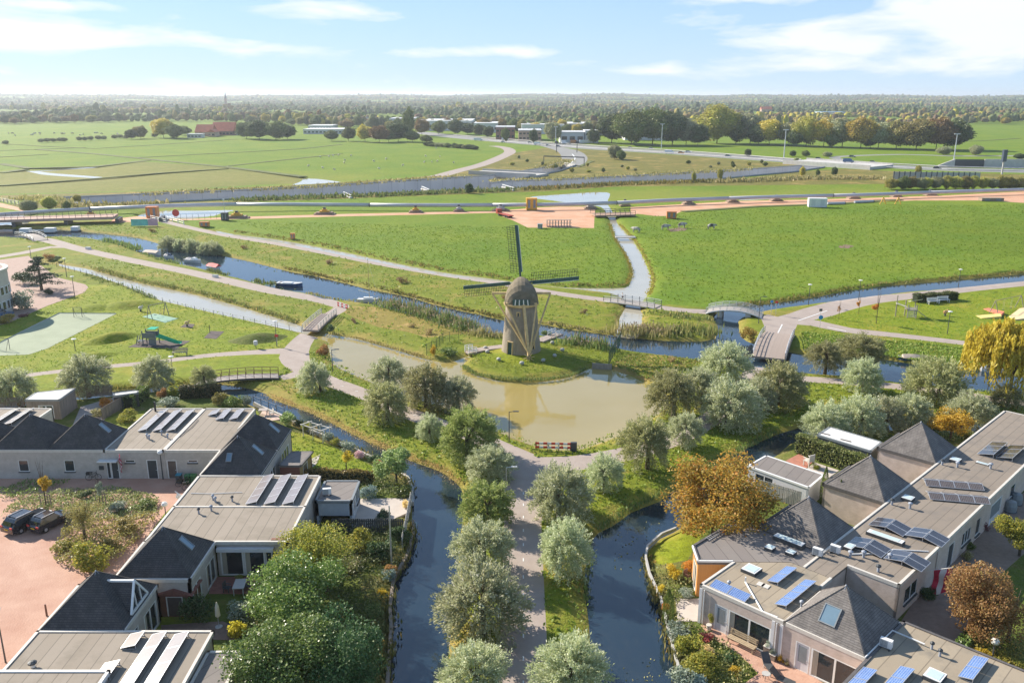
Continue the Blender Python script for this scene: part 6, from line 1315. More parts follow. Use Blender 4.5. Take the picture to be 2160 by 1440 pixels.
broad_tree('large glossy green tree cut by the bottom edge, left of the canal',(600,1490),(595,1395),112,86,leafmat('leaf_green_b',(.065,.105,.022),(.145,.190,.05),(.33,.37,.18),.35,.35),22000,40,.05)  # third leaf tone paints bright glints among the green
broad_tree('dark green tree at the bottom edge beside the canal',(735,1470),(728,1370),88,92,M_DARK,16000,34,.05)
broad_tree('spreading yellow-green maple beside the glazed patio house',(690,1245),(668,1165),84,64,M_YELGR,20000,40,.045)
broad_tree('pale green fig-like tree leaning over the canal bend',(836,1015),(830,975),42,32,leafmat('leaf_pale',(.13,.18,.05),(.24,.29,.10),(.4,.42,.2),.35),4500,18,.10)
broad_tree('feathery yellow-green tree in the planted island of the brick court',(180,1140),(174,1088),42,34,leafmat('leaf_feather',(.22,.21,.06),(.33,.30,.10),None,.4),5500,12,.05)
broad_tree('small golden staked tree in front of the long facade',(98,1072),(92,1018),18,18,M_GOLD,1800,9,.12); broad_tree('slim silvery staked tree in front of the dark doors',(212,1068),(208,1030),10,17,M_GREY,1500,8,.14)
broad_tree('small golden tree on the canal-side lawn',(731,992),(730,963),16,12,M_GOLD,1600,9,.12)
broad_tree('young red-leaved tree by the canal lamp post',(1811,662),(1811,640),5,8,M_ORANGE,500,5,.2); broad_tree('young orange-leaved tree on the play lawn',(1848,682),(1846,645),9,11,M_ORANGE,700,6,.17); broad_tree('bare thin young tree at the tip of the play lawn',(1769,673),(1770,650),5,8,M_RUST,200,5,.2)
wc = weep_crown('weeping_crown',M_YELLOW,11000); place_tree('weeping_willow','large yellow weeping willow at the right edge by the canal','willow',None,(2128,838),(2118,752),78,wc,TTR,88)
cc_ = column_crown('cypress_crown',M_CYPR,2200)
for bx,by,ty,rp,lab in ((1735,1068,986,9,'tall pencil cypress, leftmost of three between the pyramid roofs'),(1766,1090,1014,7,'thin pencil cypress, middle of three between the pyramid roofs'),(1789,1082,1010,9,'pencil cypress, rightmost of three between the pyramid roofs'),(1408,1318,1245,13,'bright green conical cypress beside the dark canal edge')):
    x,y = G(bx,by); h = height_at(y,ty); r = rp * zc_of(y) / FP; e = thing('cypress',lab,'cypress',(x,y,0),0,'pencil cypresses'); link('crown',cc_,e,(0,0,.1),(0,0,random.random() * 6),(r,r,h)); MB().tube([(0,0,-.1),(0,0,h * .3)],.07,6).build('trunk',M_BARK,e)
def cedar():
    x,y = G(88,612); H_ = height_at(y,537); e = thing('cedar_tree','dark cedar with tiered drooping branches beside the round building','cedar',(x,y,0)); b = MB().tube([(0,0,-.1),(0,0,H_ * .5),(0,0,H_)],[.35,.22,.04],7).build('trunk',M_BARK,e)
    P_,D_ = [],[]; br = MB()
    for i in range(46):
        t = random.random() ** .8; zb = H_ * (.15 + .8 * t); L = (1 - t) * 4.6 + .7; a = random.uniform(0,6.28); L *= random.uniform(.6,1.15); tip = Vector((math.cos(a) * L,math.sin(a) * L,zb - .10 * L + .3)); br.tube([(0,0,zb),tip * .55 + Vector((0,0,zb * .45 + .25)),tip],[.06,.04,.015],4)
        for k in range(110):
            f = random.random() ** .6; q = Vector((math.cos(a) * L * f,math.sin(a) * L * f,zb - .10 * L * f * f + .25 * f)); w = .75 * (1 - .55 * f) * L * .22 + .18; q += Vector((random.gauss(0,w),random.gauss(0,w),random.gauss(0,.10) - .12)); P_.append(q); D_.append((math.cos(a) + random.gauss(0,.6),math.sin(a) + random.gauss(0,.6),-.25 + random.gauss(0,.25)))
    br.build('branches',M_BARK,e); link('crown',leaves(np.array(P_),np.array(D_),.42,.15,'cedar_crown',M_CONIF),e)
cedar()
S = [ # label, px, py, r, material, height
 ('round green and yellow shrub at the foot of the planted island',185,1205,44,M_YELGR,.95),('dark shrub between the two staked trees',178,1052,15,M_DARK,.8),('pale flowering shrub below the silvery staked tree',245,1080,22,M_GREY,.7),('bright green low shrub against the court edge',300,1075,26,M_GREEN,.5),('yellow-brown shrub mass beside the sloping roof edge',262,1128,36,leafmat('leaf_ochre',(.20,.18,.05),(.31,.26,.07),(.4,.33,.1),.35),.6),('green shrub beside the parked hatchback',135,1165,26,M_YELGR,.6),('ochre shrub left of the sloping roof, lowest of the bed',225,1170,32,leafmat('leaf_ochre',(0,0,0),(0,0,0)),.6),
 ('bright lime shrub at the far left garden',10,852,16,M_YELGR,1),('rusty shrub beside the grey garden hut',44,858,11,M_RUST,1.1),('orange shrub in the gravel garden behind the pyramid',222,858,15,M_ORANGE,1),('yellow-green shrub by the diagonal garden fence',268,890,22,M_YELGR,.8),('brown-gold grasses behind the pyramid ridge',205,880,20,M_REED,.6),
 ('reddish rounded shrub at the garden hedge corner',340,838,14,M_RUST,1),('gold-green rounded shrub beside the reddish one',366,836,17,M_YELGR,1),('wide white-flowered shrub behind the solar roof',350,860,26,M_GREY,.6),('olive rounded bush by the red-railed bridge',462,853,17,leafmat('leaf_olive',(.13,.12,.03),(.22,.19,.05),None,.3),1.1),('dark green rounded bush beside the olive one',493,858,20,M_GREEN,1.0),('grey-green bush at the canal bend by the terrace',520,854,16,M_GREY,.9),
 ('pale feathery bush on the canal lawn, first from the terrace',606,896,22,leafmat('leaf_pale',(0,0,0),(0,0,0)),.8),('purple-dark small bush beside the pale feathery one',628,899,12,M_DARK,1),('green bush next to the driftwood pergola',645,908,13,M_YELGR,.9),('leafy bush over the timber pergola end',690,930,16,M_GREY,.8),('small green bush below the pergola',707,938,11,M_YELGR,.8),('round silver-green bush on the canal edge',735,953,19,M_GREY,.9),('pink hydrangea on the canal edge',760,965,14,M_PINK,.8),('dark bare twiggy bush on the canal edge',786,974,16,M_DARK,.7),('crimson little shrub beside the pale tree',797,978,8,M_REDL,.9),
 ('blue-grey eucalyptus-like shrub behind the annex',778,1052,24,leafmat('leaf_blue',(.12,.18,.16),(.22,.29,.26),None,.25),.9),('green shrub at the canal corner behind the annex',848,1048,22,M_GREEN,.8),('yellow-flowered plant on the canal terrace',838,1028,10,M_YELLOW,.8),('peach hydrangea at the canal edge of the terrace',856,1070,12,leafmat('flower_peach',(.55,.36,.16),(.62,.46,.25),None,.3),.9),('dark conical conifer on the pale terrace',805,1102,18,M_CONIF,1.3),('small clipped ball bush beside the terrace fence',848,1106,10,M_YELGR,.9),
 ('tall lime bush beside the dark garden fence',757,1168,32,M_YELGR,1.1),('dark glossy laurel by the canal fence',806,1182,34,M_DARK,1.0),('overhanging dark shrub on the canal wall',842,1150,24,M_DARK,1.2),('mixed flowering shrub under the maple',742,1205,34,leafmat('leaf_mix',(.10,.13,.04),(.22,.22,.08),(.45,.36,.25),.3),.6),('bright yellow hosta in the shady border',742,1210,13,M_YELLOW,.7),('blue-green round shrub by the bare flagpole',818,1225,18,leafmat('leaf_blue',(0,0,0),(0,0,0)),1),('orange dahlia bush near the flagpole foot',808,1188,9,M_ORANGE,.9),('pampas grass clump above the dark tree',788,1310,24,M_REEDG,1.0),('brown overhanging bush on the canal edge',822,1212,20,M_RUST,.9),('golden waterside bush on the canal edge',808,1262,15,M_GOLD,.9),
 ('white-edged variegated shrub beside the sunken patio',505,1310,30,M_GREY,1.0),('golden upright shrub at the corner of the lower roof',500,1345,27,M_YELLOW,1.3),('dark camellia-like bush by the brown shed',413,1312,36,M_DARK,1.1),('orange and yellow flowers in a patio pot',505,1226,10,M_YELGR,1),('coral pink flowers in a patio pot',531,1245,7,M_PINK,1),
 ('yellow shrub beside the cedar-clad corner',1421,1222,22,M_GOLD,.9),('orange shrub against the cedar-clad wall',1452,1205,17,M_ORANGE,1.1),('grey-leaved shrub in the small grey courtyard',1448,1260,22,M_GREY,.6),('golden climber on the canal wall',1397,1250,12,M_GOLD,1.1),('orange waterside climber below the golden one',1404,1287,10,M_ORANGE,1.2),('large grey-green shrub on the patio border',1434,1355,32,M_GREY,.9),('crimson shrub beside the paved terrace',1490,1352,17,M_REDL,.8),('lime-yellow shrub on the patio border',1455,1385,36,M_YELGR,.8),('peach-flowered hydrangea on the patio border',1492,1382,18,leafmat('flower_peach',(0,0,0),(0,0,0)),.7),('wide yellow-green shrub, lowest on the patio border',1482,1425,42,M_YELGR,.7),('grey-green shrub in the bottom corner by the canal',1438,1450,34,M_GREY,.8),('small golden shrub on the grass wedge',1553,1422,18,M_GOLD,.6),('dark undergrowth shrub behind the grass wedge',1540,1395,22,M_DARK,.5),('blue-green conifer shrub at the bottom edge',1470,1450,22,leafmat('leaf_blue',(0,0,0),(0,0,0)),.9),('golden potted shrub beside the timber planters',1646,1397,10,M_GOLD,1.2),('pale potted grass beside the terrace door',1661,1402,10,M_REED,1),
 ('dark rounded shrub under the red flag',1962,1262,22,M_DARK,.9),('dark red shrub along the long pink wall',2072,1120,15,leafmat('leaf_wine',(.10,.03,.035),(.19,.06,.06),None,.3),1),('green shrub along the long pink wall',2045,1158,14,M_GREEN,.8),('wispy grass shrub along the long pink wall',2040,1180,14,M_REED,.9),('yellow border plants beside the green lamp',2118,1395,24,M_YELGR,.5),('orange border plants under the rust tree',2075,1385,22,M_GOLD,.45),('green border shrub at the yard corner',2055,1345,18,M_GREEN,.6),('lime border shrub at the lower right edge',2150,1415,26,M_YELGR,.5),
 ('yellow-green shrubs behind the white shed roof',1888,906,17,M_YELGR,.6),('dark shrub behind the orange-yellow tree',1970,912,16,M_DARK,.9),('green shrub right of the orange-yellow tree',2040,925,18,M_YELGR,.7),('loose yellow-green bush at the right edge of the back garden',2148,935,24,M_YELGR,.8),('low green plant beside the red garden deck',1722,990,12,M_YELGR,.7),
 ('yellow and rust bush beside the arched bridge',1582,716,20,leafmat('leaf_mix2',(.24,.20,.04),(.38,.29,.06),(.4,.2,.06),.35),1.0),('red-brown bush at the corner of the mill pond',681,748,18,M_RUST,.8),('dark bush under the right end of the timber footbridge',697,700,12,M_DARK,1.0),('golden upright shrub at the water beside the mill fence',913,749,9,M_GOLD,1.6),('overgrown dark bank bush beside the left mill bridge',948,748,20,M_GREEN,.6),('green bush behind the right mill bridge',1152,708,11,M_GREEN,.8),('grey-leaved round tree-bush in front of the round building',42,655,28,M_GREY,1.1),('yellow-tipped clipped hedge by the round building',8,682,20,leafmat('leaf_mix2',(0,0,0),(0,0,0)),.8),('dark conical bush under the cedar',102,622,10,M_CONIF,1.1),('dark hedge bush behind the cedar',45,600,22,M_DARK,.9),('low rosy border beside the round building',50,668,12,leafmat('leaf_wine',(0,0,0),(0,0,0)),.4),
 ('dark tangled bank bush near the head of the park canal',104,546,16,M_RUST,.5),('second dark tangled bank bush beside the park canal head',120,549,10,M_DARK,.6)]
for lab,px,py,r,m,hs in S: shrub(lab,px,py,r,m,hs)
tp = thing('potted_tree','clipped egg-shaped topiary in a pale pot by the garden door','topiary',(*G(1495,1328),0)); MB().lathe([(.16,0),(.24,.5),(.22,.52)],n=10).build('pot',M_FASCIA,tp); link('crown',shrub_mesh(M_YELGR,'ball'),tp,(0,0,1.15),(0,0,0),(.42,.42,.75))
def hedge(label,a,b,w,h,m,dens=90,leaf=.22,name='hedge'):
    A = np.array(G(*a)); B = np.array(G(*b)); L = np.linalg.norm(B - A); d = (B - A) / L; nn = np.array((-d[1],d[0])); n = int(dens * L * (w + 2 * h)); 
    t = RNG.random(n) * L; side = RNG.random(n); y = np.where(side < .35,RNG.uniform(-w / 2,w / 2,n),np.where(side < .68,-w / 2,w / 2)) + RNG.normal(0,.06,n); z = np.where(side < .35,h,RNG.random(n) * h) + RNG.normal(0,.07,n) + .12 * np.sin(t * 1.7)
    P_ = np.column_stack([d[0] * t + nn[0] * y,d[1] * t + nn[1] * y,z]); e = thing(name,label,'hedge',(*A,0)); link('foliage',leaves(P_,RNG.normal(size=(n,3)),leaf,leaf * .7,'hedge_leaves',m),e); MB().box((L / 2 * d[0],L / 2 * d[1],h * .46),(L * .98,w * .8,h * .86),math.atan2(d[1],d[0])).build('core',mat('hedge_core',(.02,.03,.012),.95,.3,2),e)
hedge('tall ivy-covered hedge between garage and white-roofed shed',(1680,952),(1826,1005),1.0,2.3,leafmat('leaf_ivy',(.10,.14,.035),(.22,.25,.08),(.36,.36,.15),.3)); hedge('long brown-topped beech hedge behind the canal lawn',(600,1010),(788,1017),.7,1.3,leafmat('leaf_beech',(.12,.10,.03),(.22,.16,.05),(.3,.2,.06),.3)); hedge('green hedge beside the diagonal garden fence',(272,862),(308,838),1.3,1.7,M_GREEN); hedge('dark mixed hedge by the red-railed bridge',(380,840),(468,836),1.0,1.7,leafmat('leaf_hedge',(.05,.06,.02),(.10,.10,.035),(.2,.12,.05),.2)); hedge('clipped dark hedge behind the white benches',(1928,637),(2016,631),1.6,1.6,leafmat('leaf_clip',(.05,.07,.02),(.10,.12,.035),(.2,.2,.06),.2)); hedge('low clipped hedge edging the gravel yard',(2022,1375),(2058,1330),.8,.6,M_GREEN)
def patch(label,px,h,m,dens=26,leaf=.2,name='ground_cover',cat='ground cover',up=.3,bumpy=.5,maxn=26000):
    W = np.array([G(*p) for p in px]); mn,mx = W.min(0),W.max(0); n = int(min(maxn,dens * (mx - mn).prod())); P_ = RNG.uniform(mn,mx,(n,2)); P_ = P_[inside(P_,W)]; n = len(P_)
    z = h * (.25 + .75 * RNG.random(n) ** .6) * (1 - bumpy + bumpy * (.5 + .5 * np.sin(P_[:,0] * 1.9 + 1) * np.cos(P_[:,1] * 1.6)) * 1.6)
    D_ = RNG.normal(size=(n,3)); D_[:,2] += up; o = link(name,leaves(np.column_stack([P_,z]),D_,leaf,leaf * .7,name,m)); return tag(o,label,cat,kind='stuff')
patch('bright low ground cover in the planted island',[(0,1092),(45,1048),(150,1034),(260,1030),(335,1052),(330,1085),(240,1100),(140,1090),(118,1078),(40,1078)],.45,leafmat('leaf_cover',(.13,.17,.05),(.26,.29,.11),(.42,.42,.25),.35),60,.22); patch('ochre low shrubbery along the sloping roof edge',[(140,1095),(240,1102),(330,1088),(345,1078),(300,1135),(250,1185),(190,1215),(120,1190),(105,1165),(130,1140)],.8,leafmat('leaf_cover2',(.17,.17,.05),(.29,.26,.08),(.38,.33,.12),.35),60,.22); patch('dark planting strip under the facade windows',[(0,1032),(60,1014),(150,1016),(120,1030),(40,1050),(0,1056)],.5,M_GREEN,50,.2)
patch('shrubby undergrowth filling the lower left garden',[(545,1220),(610,1130),(720,1110),(860,1110),(855,1170),(826,1225),(815,1300),(800,1450),(560,1450),(520,1340),(470,1300),(545,1250)],.9,leafmat('leaf_under',(.06,.09,.03),(.14,.16,.05),(.25,.22,.08),.25),40,.2); patch('mixed border plants along the canal terrace',[(790,1005),(868,1020),(868,1052),(760,1045),(765,1010)],.7,leafmat('leaf_under2',(.10,.14,.04),(.20,.23,.08),(.4,.35,.2),.3),45,.2)
patch('mixed border plants along the right-hand canal wall',[(1372,1205),(1400,1195),(1470,1230),(1440,1262),(1420,1300),(1480,1325),(1560,1385),(1590,1420),(1560,1450),(1450,1450),(1428,1390),(1412,1320),(1396,1260)],.55,leafmat('leaf_under3',(.11,.13,.04),(.22,.22,.08),(.42,.34,.15),.3),45,.2); patch('autumn border plants under the rust tree',[(2060,1345),(2110,1350),(2160,1350),(2160,1430),(2100,1400),(2030,1378)],.5,leafmat('leaf_under4',(.17,.16,.04),(.31,.26,.06),(.45,.28,.08),.35),40,.22); patch('garden plants behind the far right roof',[(1900,905),(2000,908),(2160,925),(2160,960),(2060,935),(1990,930),(1900,918)],.5,leafmat('leaf_under2',(0,0,0),(0,0,0)),25,.25)
patch('floating yellow leaves on the dark canal bend',[(1290,1115),(1340,1090),(1400,1085),(1390,1115),(1350,1145),(1330,1190),(1290,1190),(1300,1140)],.01,leafmat('leaf_float',(.17,.16,.05),(.28,.24,.08),None,.1),1.6,.22,'floating_leaves','leaves',-1,0).location.z = WZ + .01
patch('floating yellow leaves on the dark canal at the bottom edge',[(1280,1400),(1380,1370),(1410,1440),(1290,1450)],.01,leafmat('leaf_float',(0,0,0),(0,0,0)),2.2,.2,'floating_leaves','leaves',-1,0).location.z = WZ + .01
# reeds
def reeds(label,pts,w,h,m,dens=9,bl=None,plume=None,name='reed_bed',world=False,z0=-.45,maxn=9000):
    c = spline([G(*p) for p in pts],False,2.0); c = np.array(c); seg = np.linalg.norm(np.diff(c,axis=0),axis=1); T = seg.sum(); n = int(min(maxn,T * w * dens)); k = RNG.choice(len(seg),n,p=seg / T); t = RNG.random(n)[:,None]
    P_ = c[k] + (c[k + 1] - c[k]) * t + RNG.normal(0,w / 3.2,(n,2)); hh = h * RNG.uniform(.55,1.1,n) * (.8 + .3 * np.sin(P_[:,0] * .9) * np.cos(P_[:,1] * .7)); D_ = RNG.normal(0,.16,(n,3)); D_[:,2] = 1; o = c[len(c) // 2]
    e = thing(name,label,'reeds',(*o,0)); Q = np.column_stack([P_ - o,z0 + hh * .5]); bw = bl or max(.10,h * .10); V = leaves(Q,D_,hh,bw,'reed_leaves',m); link('foliage',V,e)
    if plume is not None: s = RNG.random(n) < .5; tag(link('plumes',leaves(np.column_stack([P_ - o,z0 + hh])[s] + RNG.normal(0,.1,(s.sum(),3)),D_[s] + RNG.normal(0,.3,(s.sum(),3)),.45,.16,'reed_plumes',plume),e),kind='stuff')
reeds('tall green and brown reeds along the canal left of the mill',[(808,641),(860,655),(930,676),(998,698)],4.2,2.6,M_REEDG,14,.2,M_PLUME); reeds('brown plumed reeds behind the left mill path',[(985,704),(1020,707),(1062,712)],2.6,2.0,M_REED,16,.18,M_PLUME); reeds('pale plumed reeds right of the mill',[(1192,722),(1230,726),(1285,738)],3.2,2.3,M_REEDG,18,.2,M_PLUME)
reeds('dense bank reeds on the left half of the grassy point',[(1312,700),(1360,700),(1410,702)],5,2.2,M_REED,14,.25,M_PLUME); reeds('dense green bank reeds at the tip of the grassy point',[(1405,700),(1455,700),(1500,700)],5,2.1,leafmat('reed_mix',(.10,.13,.035),(.22,.22,.07),(.4,.3,.12),.3),14,.25); reeds('rough plants along the path on the grassy point',[(1385,660),(1440,668),(1490,672)],4,1.4,leafmat('reed_mix',(0,0,0),(0,0,0)),12,.25)
reeds('short reed fringe round the front of the mill island',[(975,767),(1000,782),(1050,793),(1100,798),(1150,796),(1200,788),(1238,773)],.9,.75,M_REEDG,60,.10); reeds('green reeds on the near bank of the park canal',[(180,580),(225,594),(270,609),(318,629)],2.6,.9,M_REEDG,16,.2); reeds('reed tuft by the moored boats, nearest the arched footbridge',[(222,508),(255,514),(292,527)],2.4,1.9,M_REEDG,12,.25); reeds('low reeds between beige boat and cruiser',[(300,534),(340,548),(378,556)],1.8,1.1,M_REEDG,12,.25); reeds('reed tuft beside the red-covered boat',[(438,568),(470,578),(480,580)],1.6,1.2,M_REEDG,14,.22); reeds('reed tuft behind the blue-hulled motorboat',[(540,592),(575,600)],2,1.6,M_REEDG,12,.25); reeds('dark weeds on the bank right of the blue motorboat',[(650,615),(700,628),(745,634)],1.2,.9,M_REED,14,.2)
reeds('straw-coloured reed fringe along the left pond shore',[(702,702),(760,711),(830,731),(900,750)],.8,.6,M_REED,30,.12); reeds('overgrown far bank of the park canal',[(200,563),(300,590),(417,613),(527,643),(625,676)],1.6,.9,leafmat('reed_mix',(0,0,0),(0,0,0)),22,.16); reeds('weedy fringe along the left shore of the field ditch',[(1286,470),(1298,503),(1317,533),(1331,570),(1320,597)],1.2,.55,leafmat('reed_yel',(.22,.20,.04),(.34,.28,.06),None,.3),10,.3); reeds('weedy fringe along the right shore of the field ditch',[(1306,470),(1336,500),(1355,525),(1379,580),(1370,618)],1.2,.55,leafmat('reed_yel',(0,0,0),(0,0,0)),10,.3); reeds('rough edge of the meadow above the pale ditch',[(495,487),(590,499),(700,518),(820,543),(933,565),(1033,578),(1117,590),(1220,598),(1320,598)],2.0,.9,leafmat('reed_edge',(.12,.13,.03),(.22,.19,.05),(.3,.2,.06),.3),9,.3); reeds('rough far shore of the blue canal along the right meadow',[(1550,641),(1700,621),(1800,603),(1900,592),(2020,582),(2160,571)],1.8,.8,leafmat('reed_edge',(0,0,0),(0,0,0)),9,.28); reeds('brown far shore of the canal behind the mill',[(600,562),(720,587),(850,615),(930,637),(1060,666)],1.6,.8,leafmat('reed_edge',(0,0,0),(0,0,0)),10,.28); reeds('brown bank growth right of the mill along the canal',[(1140,674),(1200,685),(1310,700)],1.6,.7,M_REED,12,.25)
reeds('straw edge along the avenue canal',[(567,826),(655,859),(750,906),(825,942),(930,981),(968,1010)],1.6,.35,leafmat('straw',(.34,.25,.10),(.48,.36,.17),None,.3),40,.10); reeds('rough edge of the canal behind the gardens',[(40,834),(180,818),(300,806),(430,797),(540,804)],1.4,.6,leafmat('reed_edge',(0,0,0),(0,0,0)),22,.16); reeds('dark overhanging grasses on the right canal bank',[(1262,1110),(1330,1068),(1430,1016),(1522,963),(1638,905)],1.0,.7,M_REEDG,30,.12); reeds('green waterside grasses on the avenue verge',[(1236,1260),(1234,1215),(1244,1145)],.9,.6,M_REEDG,30,.12)
reeds('leafy plants spilling over the edge of the lower left garden',[(868,1100),(868,1125),(856,1165),(826,1222),(819,1285),(820,1330),(813,1440)],1.0,.9,leafmat('spill',(.09,.10,.03),(.19,.18,.06),(.36,.24,.08),.3),34,.2,z0=-.5); reeds('leafy plants spilling over the edge of the right-hand garden',[(1368,1165),(1366,1190),(1378,1225),(1398,1275),(1412,1335),(1430,1400),(1444,1445)],1.0,.8,leafmat('spill2',(.12,.13,.04),(.22,.21,.07),(.42,.30,.08),.3),34,.2,z0=-.5); reeds('leafy plants along the canal lawn edge',[(592,872),(655,903),(694,919),(750,944),(792,964),(850,998),(868,1030)],1.0,.7,leafmat('spill',(0,0,0),(0,0,0)),26,.18,z0=-.4)
for i,(pts,h,mm) in enumerate([([(110,432),(200,437),(340,432)],2.4,M_REED),([(500,424),(600,420),(720,416),(860,411),(960,406),(1080,402)],2.2,M_REEDG),([(1100,400),(1200,396),(1300,390),(1420,386),(1500,383)],2.0,leafmat('reed_edge',(0,0,0),(0,0,0))),([(1500,385),(1600,382),(1700,378),(1850,378)],2.4,M_REED),([(300,411),(480,403),(640,396),(860,381),(970,374)],1.8,M_REED),([(1040,383),(1200,378),(1300,373),(1420,367),(1580,358)],1.8,M_REED),([(1140,356),(1180,346),(1195,338)],1.6,M_REED),([(40,420),(110,424),(150,430)],2.4,M_REED)]):
    reeds(['ochre reeds at the left end of the motorway trench','dark rough bank in front of the motorway trench, centre','rough green bank in front of the right trench branch','ochre bank in front of the right trench branch, far end','ochre reeds on the far edge of the motorway trench','ochre reeds on the far edge of the right trench branch','ochre reeds inside the slip road curve','ochre reeds beside the brown track at the far left'][i],pts,9,h,mm,1.6,.8,z0=-.1)
# willow thicket in the north canal
e = thing('willow_thicket','grey-green willow thicket overhanging the canal behind the cruiser','thicket',(*G(405,527),-.4))
for i in range(9): x = (i - 4) * 2.1; r = random.uniform(1.7,2.4); link('crown',WCROWNS[i % 4],e,(x,-(i - 4) * 1.0 + random.uniform(-.5,.5),r * .8),(0,0,i),(r,r,r * 1.15)); MB().tube([(x,-(i - 4) * 1.0,-.4),(x,-(i - 4) * 1.0,1.2)],[.12,.05],5).build('stem',M_BARK,e)
# turf relief: tussocks in the meadows, longer grass on banks and verges
def tufts(name,label,poly_px,n,size,m,avoid=True,zoff=0):
    W = np.array([G(*p) for p in poly_px]); mn,mx = W.min(0),W.max(0); P_ = RNG.uniform(mn,mx,(n,2)); P_ = P_[inside(P_,W)]
    if avoid:
        bad = np.zeros(len(P_),bool)
        for c,Q in POLYS:
            if c.startswith('water') or c in ('path','orange','brick','asphalt','trench'): bad |= inside(P_,Q)
        P_ = P_[~bad]
    for Q in SHEETS: P_ = P_[~inside(P_,Q)]
    n = len(P_); k = 3; B_ = np.repeat(P_,k,0) + RNG.normal(0,size * .5,(n * k,2)); s = np.repeat(RNG.uniform(.5,1.3,n),k) * size
    D_ = RNG.normal(0,.75,(n * k,3)); D_[:,2] = np.abs(D_[:,2]) + .35; o = link(name,leaves(np.column_stack([B_,s * .28 + zoff]),D_,s,s * .55,name,m)); return tag(o,label,'grass',kind='stuff')
G_MEAD = leafmat('tuft_meadow',(.100,.165,.010),(.140,.200,.013),None,.4); G_BANK = leafmat('tuft_bank',(.12,.175,.025),(.20,.25,.04),(.34,.28,.09),.35); G_LAWN = leafmat('tuft_lawn',(.12,.19,.022),(.18,.25,.03),(.27,.27,.06),.35)
tufts('meadow_grass','rough tussocky grass of the left meadow',[(480,466),(1250,483),(1290,470),(1330,570),(1318,598),(1117,590),(933,565),(700,518)],12000,.32,G_MEAD); tufts('meadow_grass','rough tussocky grass of the right meadow',[(1345,460),(1440,450),(1700,436),(2180,432),(2180,568),(1900,590),(1560,640),(1400,640),(1380,580),(1340,500)],18000,.35,G_MEAD)
tufts('bank_grass','long grass on the banks beside the north canal',[(0,500),(240,470),(480,500),(1060,600),(1330,640),(1500,660),(1500,690),(1060,670),(700,590),(330,515),(150,560),(640,690),(720,705),(1000,750),(990,690),(700,620)],16000,.4,G_BANK); tufts('bank_grass','rough grass round the mill pond and the avenue',[(560,800),(690,720),(720,770),(1050,905),(1230,940),(1420,840),(1560,790),(1700,790),(2160,830),(2160,870),(1700,890),(1420,1020),(1250,1110),(1240,1440),(940,1440),(970,1010),(700,880)],30000,.34,G_BANK); tufts('lawn_grass','uneven grass of the play park',[(0,690),(160,600),(330,625),(640,700),(600,740),(0,800)],9000,.2,G_LAWN); tufts('lawn_grass','uneven grass of the right play lawn',[(1690,672),(2160,606),(2160,745),(1720,700)],5000,.22,G_LAWN); tufts('bank_grass','grass between play road and right canal',[(1690,700),(2160,745),(2160,780),(1700,740)],8000,.4,G_BANK); tufts('bank_grass','grass on the mill island',[(975,765),(1000,735),(1100,715),(1290,740),(1280,770),(1230,775),(1120,797)],3500,.18,G_LAWN,True,.12); tufts('bank_grass','straw and grass on the spit right of the mill',[(1290,776),(1300,740),(1480,758),(1460,800),(1361,797)],2500,.3,G_BANK)
tufts('lawn_grass','mown grass in the gardens',[(545,870),(792,985),(780,1000),(600,1000)],3000,.2,G_LAWN)
# ------------------------------------------------------------------ motorway trench, viaducts, traffic
def trench():
    P_ = [G(*p) for p in TRENCH]; n = len(P_); zf = -7.0
    b = MB(); b.add([(x,y,zf) for x,y in P_],[tuple(range(n))]); tag(b.build('trench_road',MATS['asphalt']),kind='structure')
    m,N,L = _nodes('trench_concrete'); out = N.new('ShaderNodeOutputMaterial'); bs = N.new('ShaderNodeBsdfPrincipled'); L.new(bs.outputs[0],out.inputs[0]); bs.inputs['Roughness'].default_value = .85
    g = N.new('ShaderNodeNewGeometry'); sp = N.new('ShaderNodeSeparateXYZ'); L.new(g.outputs['Position'],sp.inputs[0]); dv = N.new('ShaderNodeMath'); dv.operation = 'DIVIDE'; dv.inputs[1].default_value = 6.0; L.new(sp.outputs[0],dv.inputs[0]); fr = N.new('ShaderNodeMath'); fr.operation = 'FRACT'; L.new(dv.outputs[0],fr.inputs[0]); lt = N.new('ShaderNodeMath'); lt.operation = 'LESS_THAN'; lt.inputs[1].default_value = .035; L.new(fr.outputs[0],lt.inputs[0])
    nz = N.new('ShaderNodeTexNoise'); nz.inputs['Scale'].default_value = .12; nz.inputs['Detail'].default_value = 6; mp = N.new('ShaderNodeMapping'); mp.inputs['Scale'].default_value = (1,1,.3); L.new(g.outputs['Position'],mp.inputs[0]); L.new(mp.outputs[0],nz.inputs['Vector'])
    r = N.new('ShaderNodeValToRGB'); r.color_ramp.elements[0].position = .3; r.color_ramp.elements[0].color = (.50,.49,.49,1); r.color_ramp.elements[1].position = .7; r.color_ramp.elements[1].color = (.62,.61,.60,1); L.new(nz.outputs[0],r.inputs[0]); mx = N.new('ShaderNodeMixRGB'); mx.inputs[2].default_value = (.40,.40,.40,1); L.new(lt.outputs[0],mx.inputs[0]); L.new(r.outputs[0],mx.inputs[1]); L.new(mx.outputs[0],bs.inputs['Base Color'])
    w = MB(); [w.quad((*P_[i],zf),(*P_[(i + 1) % n],zf),(*P_[(i + 1) % n],.5),(*P_[i],.5)) for i in range(n)]; tag(w.build('trench_wall',m),kind='structure')
    tag(MB().tube([(*p,.5) for p in P_ + P_[:1]],.35,4).build('trench_wall_coping',M_CONC),kind='structure')
trench()
